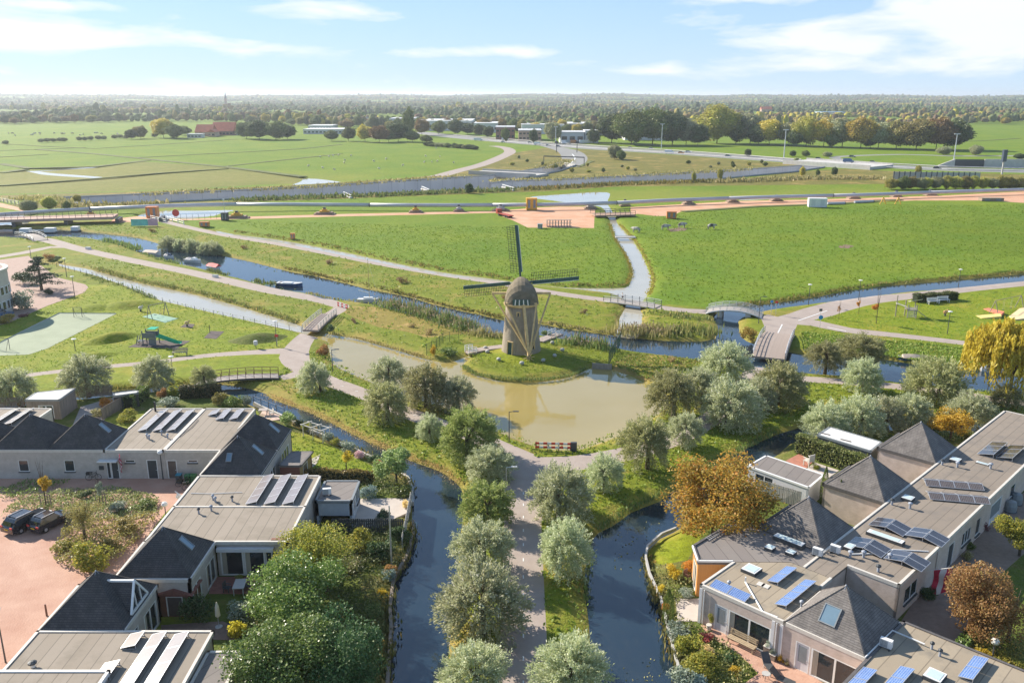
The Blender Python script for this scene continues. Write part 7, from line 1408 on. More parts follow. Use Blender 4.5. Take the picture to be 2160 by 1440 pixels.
def slabbridge(label,a,b,w,z,th,m,par=.9,name='viaduct'):
    A = Vector((*G(*a),0)); B = Vector((*G(*b),0)); d = B - A; L = d.length; e = thing(name,label,'bridge',A,math.atan2(d.y,d.x)); MB().b2(0,-w / 2,z - th,L,w / 2,z).build('deck',m,e)
    for s in (-1,1): MB().b2(-.5,s * w / 2 - .25 + s * .2,z - th - .3,L + .5,s * w / 2 + .25 + s * .2,z + par).build('parapet',m,e)
    for x in (L * .02,L * .98): MB().b2(x - 1,-w / 2 + .5,-7,x + 1,w / 2 - .5,z - th).build('abutment',m,e)
    return e
slabbridge('low grey concrete viaduct over the motorway trench',(1005,366),(1142,373),14,1.2,1.4,M_CONC); slabbridge('pale concrete motorway viaduct at the far right',(1678,344),(1858,356),26,1.6,2.0,M_CONCL,1.0)
slabbridge('dark overpass with pale parapet behind the slip road',(745,262),(850,262),12,9,1.5,M_CONCL,1.2)
for i,(pts,off) in enumerate((([(957,286),(1133,300),(1267,310),(1420,319),(1505,325),(1690,339)],0),([(1030,298),(1180,310),(1300,318),(1440,327),(1600,338),(1690,345)],0),([(1860,347),(1998,354),(2160,358)],0),([(1860,355),(1998,361),(2160,364)],0))):
    P_ = spline([G(*p) for p in pts],False,12); e = thing('guard_rail',['far guard rail along the distant motorway','near guard rail along the distant motorway','far guard rail of the motorway at the right edge','near guard rail of the motorway at the right edge'][i],'guard rail',(*P_[0],0)); MB().tube([(p[0] - P_[0][0],p[1] - P_[0][1],.8) for p in P_],.28,4).build('rail',M_CONCL,e)
    for p in P_[::3]: MB().box((p[0] - P_[0][0],p[1] - P_[0][1],.4),(.2,.2,.9)).build('post',M_STEELD,e)
for c in ([(1050,297),(1200,308),(1420,321)],[(1420,324),(1600,335),(1690,341)],[(1862,351),(2000,357),(2160,361)],[(1205,344),(1213,334),(1207,325)]):
    P_ = strip(c,.8); tag(MB().prism([tuple(p) for p in P_],.0,.03).build('road_marking',M_WHITE),kind='structure')
TYRE = mat('tyre',(.02,.02,.02),.8,.1,3); CARG = mat('car_glass',(.02,.025,.03),.05,.1,1,spec=1)
def car_meshes(L,W,H,van):
    """side outline lofted across the width: body and greenhouse"""
    if van: body = [(-.5,.18),(-.5,.62),(.30,.62),(.42,.50),(.5,.45),(.5,.18)]; gh = [(-.49,.62),(-.48,1.0),(.20,1.0),(.33,.62)]
    else: body = [(-.5,.20),(-.5,.52),(-.46,.60),(.18,.60),(.44,.52),(.5,.42),(.5,.20)]; gh = [(-.47,.60),(-.36,.97),(.02,1.0),(.20,.60)]
    def loft(o,w0,w1):
        b = MB(); n = len(o); zt = max(p[1] for p in o); zb = min(p[1] for p in o)
        for s in (-1,1):
            for x,z in o: k = w0 + (w1 - w0) * (z - zb) / (zt - zb); b.v.append((x * L,s * k * W / 2,z * H))
        b.f += [tuple(range(n)),tuple(reversed(range(n,2 * n)))] + [(i,n + i,n + (i + 1) % n,(i + 1) % n) for i in range(n)]; return b
    return loft(body,.98,.96),loft(gh,.92,.74)
CARM = {}
def car(label,x,y,rz,m,L=4.4,W=1.8,H=1.5,van=False,z=0,name='car',cat='car',group=None,detail=False,plate=False):
    key = (m.name,L,H,van)
    if key not in CARM:
        b,g = car_meshes(L,W,H,van); roof = MB().box((-.13 * L if not van else -.13 * L,0,H * 1.0),((.36 if not van else .66) * L,W * .70,.05)); CARM[key] = (b.mesh('body',m),g.mesh('glasshouse',CARG if not van else m),roof.mesh('roof',m),MB().tube([(0,-.11,0),(0,.11,0)],.33,12).mesh('wheel',TYRE),MB().tube([(0,-.12,0),(0,.12,0)],.18,8).mesh('rim',M_ALU))
    B_ = CARM[key]; e = thing(name,label,cat,(x,y,z),rz,group); bo = link('body',B_[0],e); link('glasshouse',B_[1],e); link('roof',B_[2],e)
    for sx in (-.31,.31):
        for sy in (-1,1): w = link('wheel',B_[3],e,(sx * L,sy * (W / 2 - .10),.33)); link('rim',B_[4],w)
    if van: MB().box((.275 * L,0,H * .82),(.06,W * .72,H * .26),ry=-.45).build('windscreen',CARG,e)
    if detail:
        for s in (-1,1):
            MB().box((-.497 * L,s * W * .37,H * .56),(.08,.32,.18)).build('tail_light',M_SIGNR,e); MB().box((.46 * L,s * W * .36,H * .46),(.14,.32,.14)).build('headlight',M_LAMPW,e); MB().box((.12 * L,s * (W / 2 + .08),H * .66),(.14,.18,.12)).build('mirror',m,e)
            MB().bar((-.34 * L,s * W * .33,H * 1.05),(.02 * L,s * W * .33,H * 1.05),.05,.05).build('roof_rail',M_ALU,e)
        MB().box((-.505 * L,0,H * .42),(.03,.52,.12)).build('number_plate',mat('plate_yellow',(.75,.5,.05),.5,.05,2),e); MB().box((-.455 * L,0,H * .76),(.06,W * .62,H * .26),ry=.28).build('rear_window',CARG,e)
    return e
P_BLACK = mat('paint_black',(.02,.021,.024),.18,.1,1,coat=.8,spec=.7); P_DARK = mat('paint_anthracite',(.035,.03,.035),.22,.1,1,coat=.8); P_WHITE = mat('paint_white',(.72,.72,.72),.3,.05,1,coat=.5); P_GREY = mat('paint_grey',(.22,.24,.27),.3,.05,1,coat=.5); P_BLUE = mat('paint_blue',(.06,.12,.22),.3,.05,1,coat=.5); P_ORANGE = mat('paint_orange',(.62,.22,.06),.4,.1,1)
x,y = G(60,1108); car('black estate car with roof rails parked at the planted island',x,y,R(66),P_BLACK,4.7,1.85,1.62,detail=True); x,y = G(108,1108); car('dark hatchback parked beside the black estate car',x,y,R(66),P_DARK,4.0,1.75,1.5,detail=True)
x,y = G(4,668); car('blue and white car half in view beside the round building',x,y,R(20),P_BLUE,4.2,1.75,1.5)
for i,(px,py,m,van,L,lab) in enumerate([(1009,297,P_WHITE,1,9,'large white lorry on the motorway, farthest left of the traffic'),(1062,301,P_WHITE,0,4.4,'white car on the motorway just after the large lorry'),(1066,296,P_WHITE,1,7,'white van on the far lanes above a white car'),(1118,302,P_WHITE,0,4.4,'pale car on the motorway left of a white van'),(1134,306,P_WHITE,1,6.5,'white van on the motorway above the slip road'),(1157,308,P_WHITE,0,4.6,'white car right of the white van above the slip road'),(1178,310,P_GREY,0,4.4,'grey car where the slip road leaves the motorway'),(1330,313,P_GREY,0,4.4,'grey car in front of the dark tree group'),(1374,315,P_WHITE,0,4.6,'white car below the tall mast lamp'),(1412,324,P_WHITE,1,7,'white van right of the small roadside bushes'),(1437,324,P_ORANGE,0,4.6,'orange car following the white van'),(1452,322,P_WHITE,0,4.6,'white car beside the orange one'),(1536,331,P_GREY,0,4.6,'grey car alone on the motorway before the viaduct'),(1727,342,P_BLACK,0,4.6,'black car on the viaduct, farthest left'),(1789,349,P_BLUE,1,6.5,'dark blue van on the viaduct'),(1841,350,P_BLACK,0,4.8,'black car on the viaduct behind the dark van'),(1798,332,P_GREY,0,4.6,'grey car on the far slip road'),(1977,357,P_BLACK,0,4.6,'black car near the tunnel mouth at the right')]):
    x,y = G(px,py); car(lab,x,y,R(-14 if px < 1300 else -28),m,L,2.0 if van else 1.8,2.6 if van else 1.5,bool(van),z=1.62 if 1690 < px < 1850 and py > 335 else .02,name='van' if van else 'car',cat='van' if van else 'car',group='traffic on the motorway')
for px,py,ty,lab in ((1653,336,274,'tall grey mast lamp beside the viaduct'),(2010,352,283,'tall grey mast lamp near the tunnel mouth'),(1395,313,262,'tall mast lamp in front of the dark trees'),(1172,304,268,'slim mast lamp by the white factory')):
    x,y = G(px,py); h = height_at(y,ty); e = thing('mast_lamp',lab,'mast lamp',(x,y,0),0,'motorway mast lamps'); MB().tube([(0,0,0),(0,0,h)],[.4,.22],8).build('mast',M_ALU,e); MB().box((0,0,h),(3.6,.7,.4)).build('lamp_head',M_ALU,e)
x,y = G(2113,368); e = thing('billboard_mast','dark two-faced billboard on a pale mast at the right','billboard',(x,y,0)); h = height_at(y,316); MB().tube([(0,0,0),(0,0,h * .55)],.45,8).build('mast',M_CONCL,e); MB().box((0,0,h * .76),(2.6,1.2,h * .48),.3).build('display_box',mat('board_dark',(.06,.08,.12),.4,.1,1),e)
A = Vector((*G(1147,347),0)); B = Vector((*G(1232,350),0)); e = thing('sign_gantry','thin dark gantry spanning the slip road','gantry',A); d = B - A; MB().tube([(0,0,0),(0,0,5.2)],.25,6).build('post',M_STEELD,e); MB().tube([d,d + Vector((0,0,5.2))],.25,6).build('post',M_STEELD,e); MB().bar((0,0,5.1),d + Vector((0,0,5.1)),.5,.6).build('beam',M_STEELD,e)
for i,px in enumerate((1174,1217)):
    A = Vector((*G(px,322),0)); e = thing('sign_gantry',['left upright sign mast beside the slip road fork','right upright sign mast beside the slip road fork'][i],'gantry',A); MB().tube([(0,0,0),(0,0,8.5)],.3,6).build('post',M_STEELD,e); MB().box((0,0,7.6),(2.4,.3,1.6)).build('panel',M_STEELD,e)
for i,(px,py,dx) in enumerate(((890,400,8),(1060,396,12),(725,412,8))):   # pale service stairs in the trench
    A = Vector((*G(px,py),.4)); B = Vector((*G(px + dx * 2,py + 7),.4)); e = thing('service_stair',['pale service stair at the middle of the trench','pale service stair where the trench forks','pale service stair at the left of the trench'][i],'stair',A); MB().bar((0,0,0),B - A,1.2,.5).build('stringer',M_CONCL,e); MB().bar((0,0,1.1),B - A + Vector((0,0,1.1)),.25,.25).build('handrail',M_WHITE,e); MB().tube([(0,0,0),(0,0,1.2)],.12,5).build('post',M_WHITE,e)
A = Vector((*G(1884,381),0)); B = Vector((*G(2066,383),0)); e = thing('noise_barrier','grey panelled noise barrier above the bushes at the right','barrier',A); d = (B - A); L = d.length; d.normalize(); n = 16; pm = MB().box((0,0,2.2),(L / n * .96,.25,4.4)).mesh('panel',M_CONC); po = MB().box((0,0,2.35),(.45,.45,4.7)).mesh('post',M_STEELD)
for i in range(n): q = d * (L * (i + .5) / n); link('panel',pm,e,q,(0,0,math.atan2(d.y,d.x))); link('post',po,e,d * (L * i / n))
A = Vector((*G(2020,352),0)); e = thing('tunnel_mouth','grey concrete tunnel mouth with dark opening at the far right','tunnel',A,R(-6)); MB().b2(-6,-2,0,16,6,.6).build('roof_slab',M_CONCL,e); MB().b2(-3,-2.2,-.5,14,-2.0,4.6).build('opening',M_STEELD,e); MB().prism([(-14,-3),(-3,-3),(-3,-2),(-14,-2)],[0,0,0,0],[.3,4.8,4.8,.3]).build('wing_wall',M_CONCL,e); MB().prism([(14,-3),(60,-3),(60,-2),(14,-2)],0,[4.8,5.2,5.2,4.8]).build('side_wall',M_CONCL,e)  # opening is a dark slab standing in for the shade inside the tunnel
# ------------------------------------------------------------------ building site with the raised pipeline
PIPE = [(-80,458),(0,453),(100,446),(190,441),(330,435),(500,431),(700,432),(950,433),(1200,431),(1300,428),(1400,423),(1611,416),(1822,411),(1963,406),(2125,401),(2300,396)]
M_PIPE = mat('pipe_grey',(.50,.50,.53),.4,.08,.3); M_YEL = mat('machine_yellow',(.68,.36,.04),.5,.12,2); M_MATS = mat('timber_mats',(.30,.22,.16),.9,.25,2)
ZP = 2.0
def pipe():
    pts = spline([G(*p,ZP) for p in PIPE],False,5.5); o = pts[0]; e = thing('pipeline','long raised grey pipeline crossing the whole polder','pipeline',(*o,0)); k = 3
    for i in range(0,len(pts) - 1,k): s = pts[i:i + k + 1]; MB().tube([(p[0] - o[0],p[1] - o[1],ZP) for p in s],.72,10).build('pipe_section',M_PIPE,e,smooth=True)
    for i in range(k,len(pts) - 1,k * 2): p = pts[i]; d = (pts[i + 1] - pts[i]); d = Vector((*d,0)).normalized() * .12; c = Vector((p[0] - o[0],p[1] - o[1],ZP)); MB().tube([c - d,c + d],.80,10).build('flange',M_STEELD,e)
pipe()
def stand(label,px,py,col,big=1.0,steps=2):
    x,y = G(px,py); e = thing('pipe_stand',label,'pipe stand',(x,y,0),R(4),'stands under the pipeline')
    for k in range(steps): MB().b2(-(4.2 - k * .9) * big,-1.6,k * .42,(4.2 - k * .9) * big,1.6,k * .42 + .4).build('timber_mat',M_MATS,e)
    z = steps * .42; MB().b2(-1.9 * big,-1.0,z,1.9 * big,1.0,z + .55).build('frame',col,e); MB().b2(-.9 * big,-.8,z + .55,.9 * big,.8,z + 1.1).build('saddle',col,e); MB().b2(-.45,-.5,z + 1.1,.45,.5,z + 1.7).build('jack',M_STEELD,e)
for px,py,c,bg,lab in ((192,459,M_YEL,.8,'yellow pipe stand nearest the temporary bridge'),(500,460,M_YEL,1.0,'large yellow pipe stand on stacked timber mats'),(685,452,M_YEL,.9,'yellow pipe stand second along the field'),(877,448,M_YEL,.6,'small yellow pipe stand in mid-field'),(968,446,M_CONCL,.5,'pale block stand under the pipeline'),(1056,445,M_CONCL,.8,'grey pipe stand at the left of the clay yard'),(1245,440,M_CONCL,.6,'grey pipe stand at the right of the clay yard'),(1318,434,M_YEL,.5,'small pipe stand right of the site bridge'),(1452,431,M_MATS,.6,'brown pipe stand on the right-hand haul road, first'),(1545,427,M_MATS,.6,'brown pipe stand on the right-hand haul road, second'),(1637,424,M_MATS,.6,'brown pipe stand on the right-hand haul road, third'),(1800,419,M_MATS,.6,'brown pipe stand on the right-hand haul road, fourth'),(1890,415,M_YEL,.5,'yellow pipe stand beyond the white cabin'),(1962,412,M_MATS,.6,'brown pipe stand near the right edge, fifth')): stand(lab,px,py,c,bg)
def boxthing(name,label,cat,px,py,w,d,h,m,rz=0,lid=None,parts=True):
    x,y = G(px,py); e = thing(name,label,cat,(x,y,0),rz); MB().b2(-w / 2,-d / 2,.15,w / 2,d / 2,h).build('body',m,e); MB().b2(-w / 2 - .06,-d / 2 - .06,h,w / 2 + .06,d / 2 + .06,h + .12).build('top',lid or m,e)
    for s in (-1,1): MB().b2(s * w * .4 - .15,-d / 2 + .1,0,s * w * .4 + .15,d / 2 - .1,.15).build('skid',M_STEELD,e)
    for s in (-.25,.25): MB().b2(s * w - w * .11,-d / 2 - .03,h * .22,s * w + w * .11,-d / 2,h * .9).build('door_panel',M_PANELG if m != M_WHITE else M_DOORW,e)
    return e
boxthing('site_cabin','white site cabin standing by the haul road','cabin',1723,437,6.8,3,3.4,M_WHITE,R(-8)); boxthing('generator','orange generator box at the end of the haul road','generator',1416,461,3.4,1.8,2.4,P_ORANGE,R(-5)); boxthing('site_tank','large orange tank block under the pipeline at the left','tank',323,459,3.8,3,3.8,P_ORANGE,.1); boxthing('yellow_machine','tall yellow machine straddling the pipeline over the clay yard','machine',1121,443,4.0,3,4.4,M_YEL,.05); boxthing('battery_box','black box with a thin mast beside the pipeline','box',475,465,2.2,1.8,2.6,M_STEELD); boxthing('small_crate','small dark crate on the clay yard','crate',1139,482,1.6,1.3,1.5,M_CONC)
x,y = G(475,463); e = thing('camera_mast','thin camera mast on the black box','mast',(x,y,2.6)); MB().tube([(0,0,0),(0,0,4.2)],.08,6).build('pole',M_ALU,e); MB().box((0,0,4.3),(.5,.4,.4)).build('camera_head',M_WHITE,e)
x,y = G(1180,478); e = thing('steel_frame_stack','stack of grey steel frames on the clay yard','steel frames',(x,y,0),.03)
for k in range(9): MB().b2(-4.2 + k * .95,-1,0,-4.05 + k * .95,1,2.2).build('frame_post',M_STEELD,e)
for zz in (.3,1.2,2.2): MB().b2(-4.3,-1.02,zz,4.0,-.9,zz + .15).build('frame_rail',M_CONC,e)
x,y = G(1065,457); e = thing('red_trailer','red flat trailer parked at the corner of the clay yard','trailer',(x,y,0),R(-62)); MB().b2(-4,-.9,.7,5,.9,1.0).build('bed',mat('trailer_red',(.42,.07,.04),.5,.1,2),e); MB().b2(-5.4,-.9,.6,-4.1,.9,2.3).build('tractor',mat('trailer_red',(.42,.07,.04),.5),e); 
for xx in (-3,2,3.4): MB().tube([(xx,-1,.45),(xx,1,.45)],.45,10).build('wheel',TYRE,e)
x,y = G(372,463); e = thing('road_sign_board','red stop sign board by the site entrance','sign',(x,y,0)); MB().tube([(0,0,0),(0,0,1.5)],.1,6).build('post',M_ALU,e); MB().tube([(0,-.1,2.3),(0,.1,2.3)],1.25,12).build('plate',M_SIGNR,e)
x,y = G(305,478); e = thing('banner','turquoise and pink banner on the fence by the site entrance','banner',(x,y,0),R(4)); MB().b2(-4.2,-.05,.3,1.2,.05,2.5).build('cloth',mat('banner_teal',(.18,.55,.50),.7,.2,.5),e); MB().b2(1.25,-.05,.3,4.4,.05,2.5).build('cloth',mat('banner_pink',(.62,.38,.46),.7,.2,.5),e); [MB().b2(xx - .06,.06,0,xx + .06,.15,2.6).build('post',M_STEELD,e) for xx in (-4.2,0,4.2)]
fence('steel site fence along the haul road entrance',[(330,466),(400,464),(470,462)],12,2.0,M_STEELD,2,mesh=False); fence('white rails beside the canal road at the site entrance',[(318,462),(350,470)],4,1.3,M_WHITE,2,pw=.2); fence('white rails on the right of the site entrance',[(352,464),(388,474)],4,1.3,M_WHITE,2,pw=.2); fence('pale timber fence along the brown track at the far left',[(-30,420),(40,433)],10,1.6,M_FASCIA,3,pw=.25); sheet('track_pavement',[(-60,424),(0,428),(52,441),(48,446),(0,437),(-60,433)],MATS['orange'])
x,y = G(432,477); boxthing('orange_crate','orange and white crate beside the pale ditch','crate',432,478,3.0,1.4,1.5,P_ORANGE); boxthing('orange_marker','small orange marker box at the meadow edge','marker',618,504,1.3,.8,1.6,P_ORANGE)
e = thing('yellow_trestle','yellow steel trestles beside the haul road','trestle',(*G(1878,431),0))
for xx in (-3,3):
    for s in (-1,1): MB().bar((xx + s * 1.2,0,0),(xx,0,2.8),.3).build('leg',M_YEL,e)
MB().bar((-3,0,1.2),(3,0,1.2),.25).build('beam',M_YEL,e)
for i,(a,b,lab) in enumerate(((( 1745,432),(1782,431),'short loose pipe lying beside the white cabin'),((1802,429),(1842,427),'longer loose pipe lying on the grass by the haul road'))):
    A = Vector((*G(*a),.5)); B = Vector((*G(*b),.5)); e = thing('loose_pipe',lab,'pipe',A); MB().tube([(0,0,0),B - A],.5,10).build('pipe_body',M_PIPE,e); MB().tube([(B - A) * .98,(B - A) * 1.01],.56,10).build('collar',M_STEELD,e)
boxthing('barge_stack','flat stack of dark mats at the right end of the haul road','mats',2090,424,9,3,1.2,M_MATS)
# field drains: dark ditches between far pastures
M_DITCH = mat('ditch_growth',(.11,.13,.030),.95,.3,.1)
for c,w in (([(0,332),(100,326)],2.5),([(80,316),(200,325),(290,334),(400,345),(470,352),(640,373)],5),([(0,318),(180,312)],3),([(290,333),(420,326),(640,314),(720,305)],3),([(470,352),(560,342),(720,325)],3),([(0,346),(60,355),(200,352),(310,339)],6),([(0,392),(190,378),(330,366),(480,356)],3),([(0,365),(52,358)],6),([(0,303),(200,314),(330,306),(500,294)],2.5),([(1440,447),(1600,436),(1750,431),(1900,422)],3),([(1200,345),(1222,352),(1250,340)],3),([(1860,290),(2000,300),(2150,292)],4)):
    P_ = strip(c,w,step=9); tag(MB().prism([tuple(p) for p in P_],-.2,.22).build('ditch_ground',M_DITCH),kind='structure')
# ------------------------------------------------------------------ far buildings
def block(name,label,px0,px1,yb,yt,depth,m,roofm,cat='building',wins=0,rows=1,roofs='flat',wm=None):
    x0,D0 = G(px0,yb); x1,_ = G(px1,yb); h = height_at(D0,yt); e = thing(name,label,cat,((x0 + x1) / 2,D0,0)); w = x1 - x0
    MB().b2(-w / 2,0,0,w / 2,depth,h).build('wall',m,e)
    if roofs == 'flat': MB().b2(-w / 2 - .4,-.4,h,w / 2 + .4,depth + .4,h + .7).build('roof',roofm,e)
    elif roofs == 'gable': MB().add([(-w / 2 - .5,-.6,h),(w / 2 + .5,-.6,h),(w / 2 + .5,depth + .6,h),(-w / 2 - .5,depth + .6,h),(-w / 2 - .5,depth / 2,h + depth * .42),(w / 2 + .5,depth / 2,h + depth * .42)],[(0,1,5,4),(2,3,4,5),(3,0,4),(1,2,5)]).build('roof',roofm,e)
    elif roofs == 'gablex': MB().add([(-w / 2 - .5,-.6,h),(w / 2 + .5,-.6,h),(w / 2 + .5,depth + .6,h),(-w / 2 - .5,depth + .6,h),(0,-.6,h + w * .36),(0,depth + .6,h + w * .36)],[(0,4,5,3),(1,2,5,4),(0,1,4),(2,3,5)]).build('roof',roofm,e)
    for r in range(rows):
        for i in range(wins): c = -w / 2 + w * (i + .5) / wins; zz = h * (r + .55) / (rows + .15); MB().b2(c - w / wins * .33,-.15,zz - h / rows * .16,c + w / wins * .33,-.02,zz + h / rows * .16).build('window',wm or M_GLASS,e)
    return e
WHITEW = mat('factory_white',(.66,.66,.65),.6,.08,.1); ROOFL = mat('factory_roof',(.60,.60,.60),.6,.15,.05); BRICKR = mat('factory_brick',(.22,.12,.09),.8,.15,.2); BRICKT = mat('factory_tan',(.44,.31,.23),.8,.12,.2); TILER = mat('tile_red',(.46,.13,.07),.75,.15,.3)
block('factory_building','white factory hall with blue loading bay in front of the woods',1182,1232,302,280,30,WHITEW,ROOFL,wins=3,rows=1); block('office_building','white two-storey office beside the white factory hall',1234,1262,302,277,22,WHITEW,ROOFL,wins=4,rows=2); block('factory_building','tan brick hall left of the tall roadside tree',1094,1142,297,276,34,BRICKT,ROOFL,wins=6,rows=2); block('factory_building','dark red brick hall left of the tan hall',1046,1086,294,269,30,BRICKR,ROOFL,wins=5,rows=2); block('factory_building','long low white hall behind the tan hall',1100,1190,283,264,60,WHITEW,ROOFL,wins=8); block('factory_building','pale hall with twin white silos behind the white factory',1200,1300,284,262,60,WHITEW,ROOFL,wins=8); block('factory_building','pale flat halls left of the dark brick hall',1000,1050,280,261,60,ROOFL,WHITEW,wins=6); block('factory_building','grey-white halls behind the poplar',880,995,276,256,90,ROOFL,WHITEW,wins=10); block('factory_building','long flat pale hall left of the poplar',822,872,270,251,70,ROOFL,WHITEW,wins=6); block('factory_building','white hall half hidden by the tall dark trees',1318,1400,296,268,40,WHITEW,ROOFL,wins=6)
e = thing('silo_pair','twin white silos rising above the factory roofs','silo',(*G(1235,283),0)); [MB().lathe([(3.4,0),(3.4,height_at(G(1235,283)[1] + 30,263)),(1,height_at(G(1235,283)[1] + 30,262))],(sx,30,0),12).build('silo',WHITEW,e) for sx in (-4,4)]
block('office_building','pale square block in the woods left of the overpass',778,800,268,254,30,WHITEW,ROOFL,wins=4,rows=2); block('greenhouse','long pale greenhouse roofs right of the farm',640,722,283,274,40,ROOFL,WHITEW,wins=10); block('greenhouse','second pale greenhouse behind the first',650,700,274,266,40,ROOFL,WHITEW,wins=8)
block('hall_building','blue-white hall deep in the right-hand woods',1732,1784,247,237,40,WHITEW,mat('roof_blue',(.25,.38,.5),.6,.1,.1),wins=5); block('barn','red-roofed farmhouse gable at the left of the farmyard',412,447,288,279,18,BRICKT,TILER,'farm building',3,1,'gable'); block('barn','long red-roofed barn in the farmyard',446,492,286,277,22,BRICKR,TILER,'farm building',6,1,'gable'); block('barn','small red-roofed cross gable of the farm',438,454,289,279,14,BRICKT,TILER,'farm building',2,1,'gablex'); block('shed','white open shed in front of the farm',395,425,291,284,10,WHITEW,ROOFL,'farm building',4); block('shed','white shed at the right end of the farm',484,500,285,276,16,WHITEW,ROOFL,'farm building',2); block('house','tiny red roof among the right-hand woods',1606,1628,240,231,15,BRICKT,TILER,'house',2,1,'gable')
x,y = G(475,214); x *= 2.2; y = 3000; x = (475 - 1080) / FP * zc_of(y,42); e = thing('church_tower','distant church spire above the left woods','church',(x,y,0)); MB().b2(-3,-3,0,3,3,30).build('tower',BRICKR,e); MB().lathe([(4.4,30),(2.2,40),(.2,54)],n=8).build('spire',M_PANELD,e); MB().b2(-7,3,0,7,30,14).build('nave',BRICKR,e)
for px,py,m,L in ((1211,303,P_ORANGE,7),(1236,303,P_WHITE,12),(1190,304,P_WHITE,5)): x,y = G(px,py); car(['orange lorry parked before the white factory','white trailer parked before the office','small white van parked before the factory'][(1211,1236,1190).index(px)],x,y,R(8),m,L,2.4,3.2,True,name='lorry',cat='lorry',group='vehicles at the factory')
# ------------------------------------------------------------------ individual trees of the middle distance
ORDN = {}
def nth(n): return f"{n}{'th' if 10 <= n % 100 <= 20 else {1: 'st', 2: 'nd', 3: 'rd'}.get(n % 10, 'th')}"
TONE = dict(d='dark green',m='mid-green',o='olive',g='golden',r='russet',y='yellow-green',w='grey-green')
def rank(group): ORDN[group] = ORDN.get(group,0) + 1; return nth(ORDN[group])
def midpair(m,lm,s):
    b = blob_crown('inner_crown',m,s,22,4); n = len(b.vertices); V = np.empty(n * 3,np.float32); b.vertices.foreach_get('co',V); V = V.reshape(-1,3)[RNG.choice(n,3600)] * RNG.uniform(.93,1.12,(3600,1)); V += RNG.normal(0,.02,V.shape); return b,leaves(V,RNG.normal(size=(3600,3)),.10,.075,'mid_crown',lm)

MIDC = {k: [midpair(m,lm,s) for s in ((1,1,1),(1,1,1.02))] for k,m,lm in (('d',F_DARK,leafmat('fl_dark',(.05,.075,.025),(.10,.125,.04),None,.2)),('m',F_MID,leafmat('fl_mid',(.085,.11,.03),(.16,.18,.05),None,.2)),('o',F_OLIVE,leafmat('fl_olive',(.16,.145,.045),(.27,.23,.075),None,.3)),('g',F_GOLD,leafmat('fl_gold',(.30,.25,.04),(.45,.36,.07),None,.3)),('r',F_RUST,leafmat('fl_rust',(.15,.10,.035),(.25,.17,.06),None,.2)),('y',woodmat('wood_yellowgreen',(.12,.12,.03),(.23,.22,.05),(.36,.33,.08)),leafmat('fl_yel',(.22,.22,.045),(.37,.335,.08),None,.3)),('w',woodmat('wood_greygreen',(.11,.12,.06),(.19,.20,.10),(.30,.31,.17)),leafmat('fl_grey',(.19,.20,.10),(.32,.325,.18),None,.3)))}
def crown2(e,k,h,rr,zc=.52):
    b,l = random.choice(MIDC[k]); a = random.uniform(0,6); link('inner_crown',b,e,(0,0,h * zc),(0,0,a),(rr * .92,rr * .92,h * .46)); link('crown',l,e,(0,0,h * zc),(0,0,a),(rr,rr,h * .50))
def ftree(px,yt,yb,r,k,label,group,name='tree',cat='tree',tall=1):
    x,y = G(px,yb); h = height_at(y,yt); rr = r * zc_of(y) / FP; e = thing(name,label,cat,(x,y,0),0,group); s = .86
    crown2(e,k,h,rr * 1.12,.43 if cat == 'bush' else .52); link('trunk',TTR,e,(0,0,0),(0,0,0),(h * .12,h * .12,h * .42))
for px,yt,yb,r,k in ((1290,238,302,34,'d'),(1332,230,306,44,'m'),(1376,230,306,44,'m'),(1418,234,306,38,'d'),(1447,250,306,28,'w'),(1472,262,307,24,'d')): ftree(px,yt,yb,r,k,f'{TONE[k]} tall tree, {rank(1)} from the left in the group behind the motorway vans','tall dark trees behind the motorway','roadside_tree')
for px,yt,yb,r,k in sorted(((1512,221,303,46,'y'),(1552,244,303,30,'m'),(1582,234,303,38,'w'),(1622,248,306,34,'g'),(1662,253,307,30,'w'),(1700,246,309,34,'y'),(1737,248,310,34,'g'),(1776,244,311,36,'w'),(1815,245,313,36,'g'),(1852,251,313,34,'w'),(1890,252,314,36,'o'),(1932,250,316,40,'o'),(1974,247,316,40,'r'),(2010,250,316,36,'d'),(1600,262,306,26,'d'),(1680,270,309,24,'d'),(1755,272,311,22,'m'),(1835,274,313,22,'d'))): ftree(px,yt,yb,r,k,f'{TONE[k]} tree, {rank(2)} from the left in the autumn row edging the far right meadow','row of autumn trees at the far right','row_tree')
for px,yt,yb,r,k in sorted(((770,262,300,17,'g'),(800,264,301,22,'r'),(840,257,299,26,'d'),(820,272,300,18,'m'),(890,250,286,17,'r'),(925,253,283,17,'m'),(960,250,285,17,'d'),(986,260,284,18,'d'),(1012,262,288,15,'d'),(1030,266,291,12,'d'),(1066,268,300,10,'m'),(1125,272,303,10,'d'),(1252,272,304,14,'d'),(735,268,298,16,'m'),(700,275,298,16,'m'),(870,275,300,18,'m'),(900,285,302,14,'m'))): ftree(px,yt,yb,r,k,f'{TONE[k]} tree, {rank(3)} from the left in the loose belt before the factories','trees before the factories','belt_tree')
ftree(862,224,288,13,'m','tall slim poplar standing above the factory roofs',None,'poplar_tree'); ftree(1166,252,302,19,'w','pale green roadside tree between the tan and the white factory',None,'roadside_tree')
for px,yt,yb,r,k in sorted(((345,247,291,26,'g'),(372,260,293,22,'m'),(520,257,293,22,'d'),(547,253,295,28,'d'),(582,254,295,28,'m'),(606,262,294,20,'d'),(390,266,286,16,'m'))): ftree(px,yt,yb,r,k,f'{TONE[k]} tree, {rank(4)} from the left of those sheltering the red-roofed farm','trees round the farm','farm_tree')
ftree(277,272,294,13,'d','dark round field tree left of the farm',None,'field_tree'); ftree(297,264,293,15,'o','thin olive field tree left of the farm',None,'field_tree')
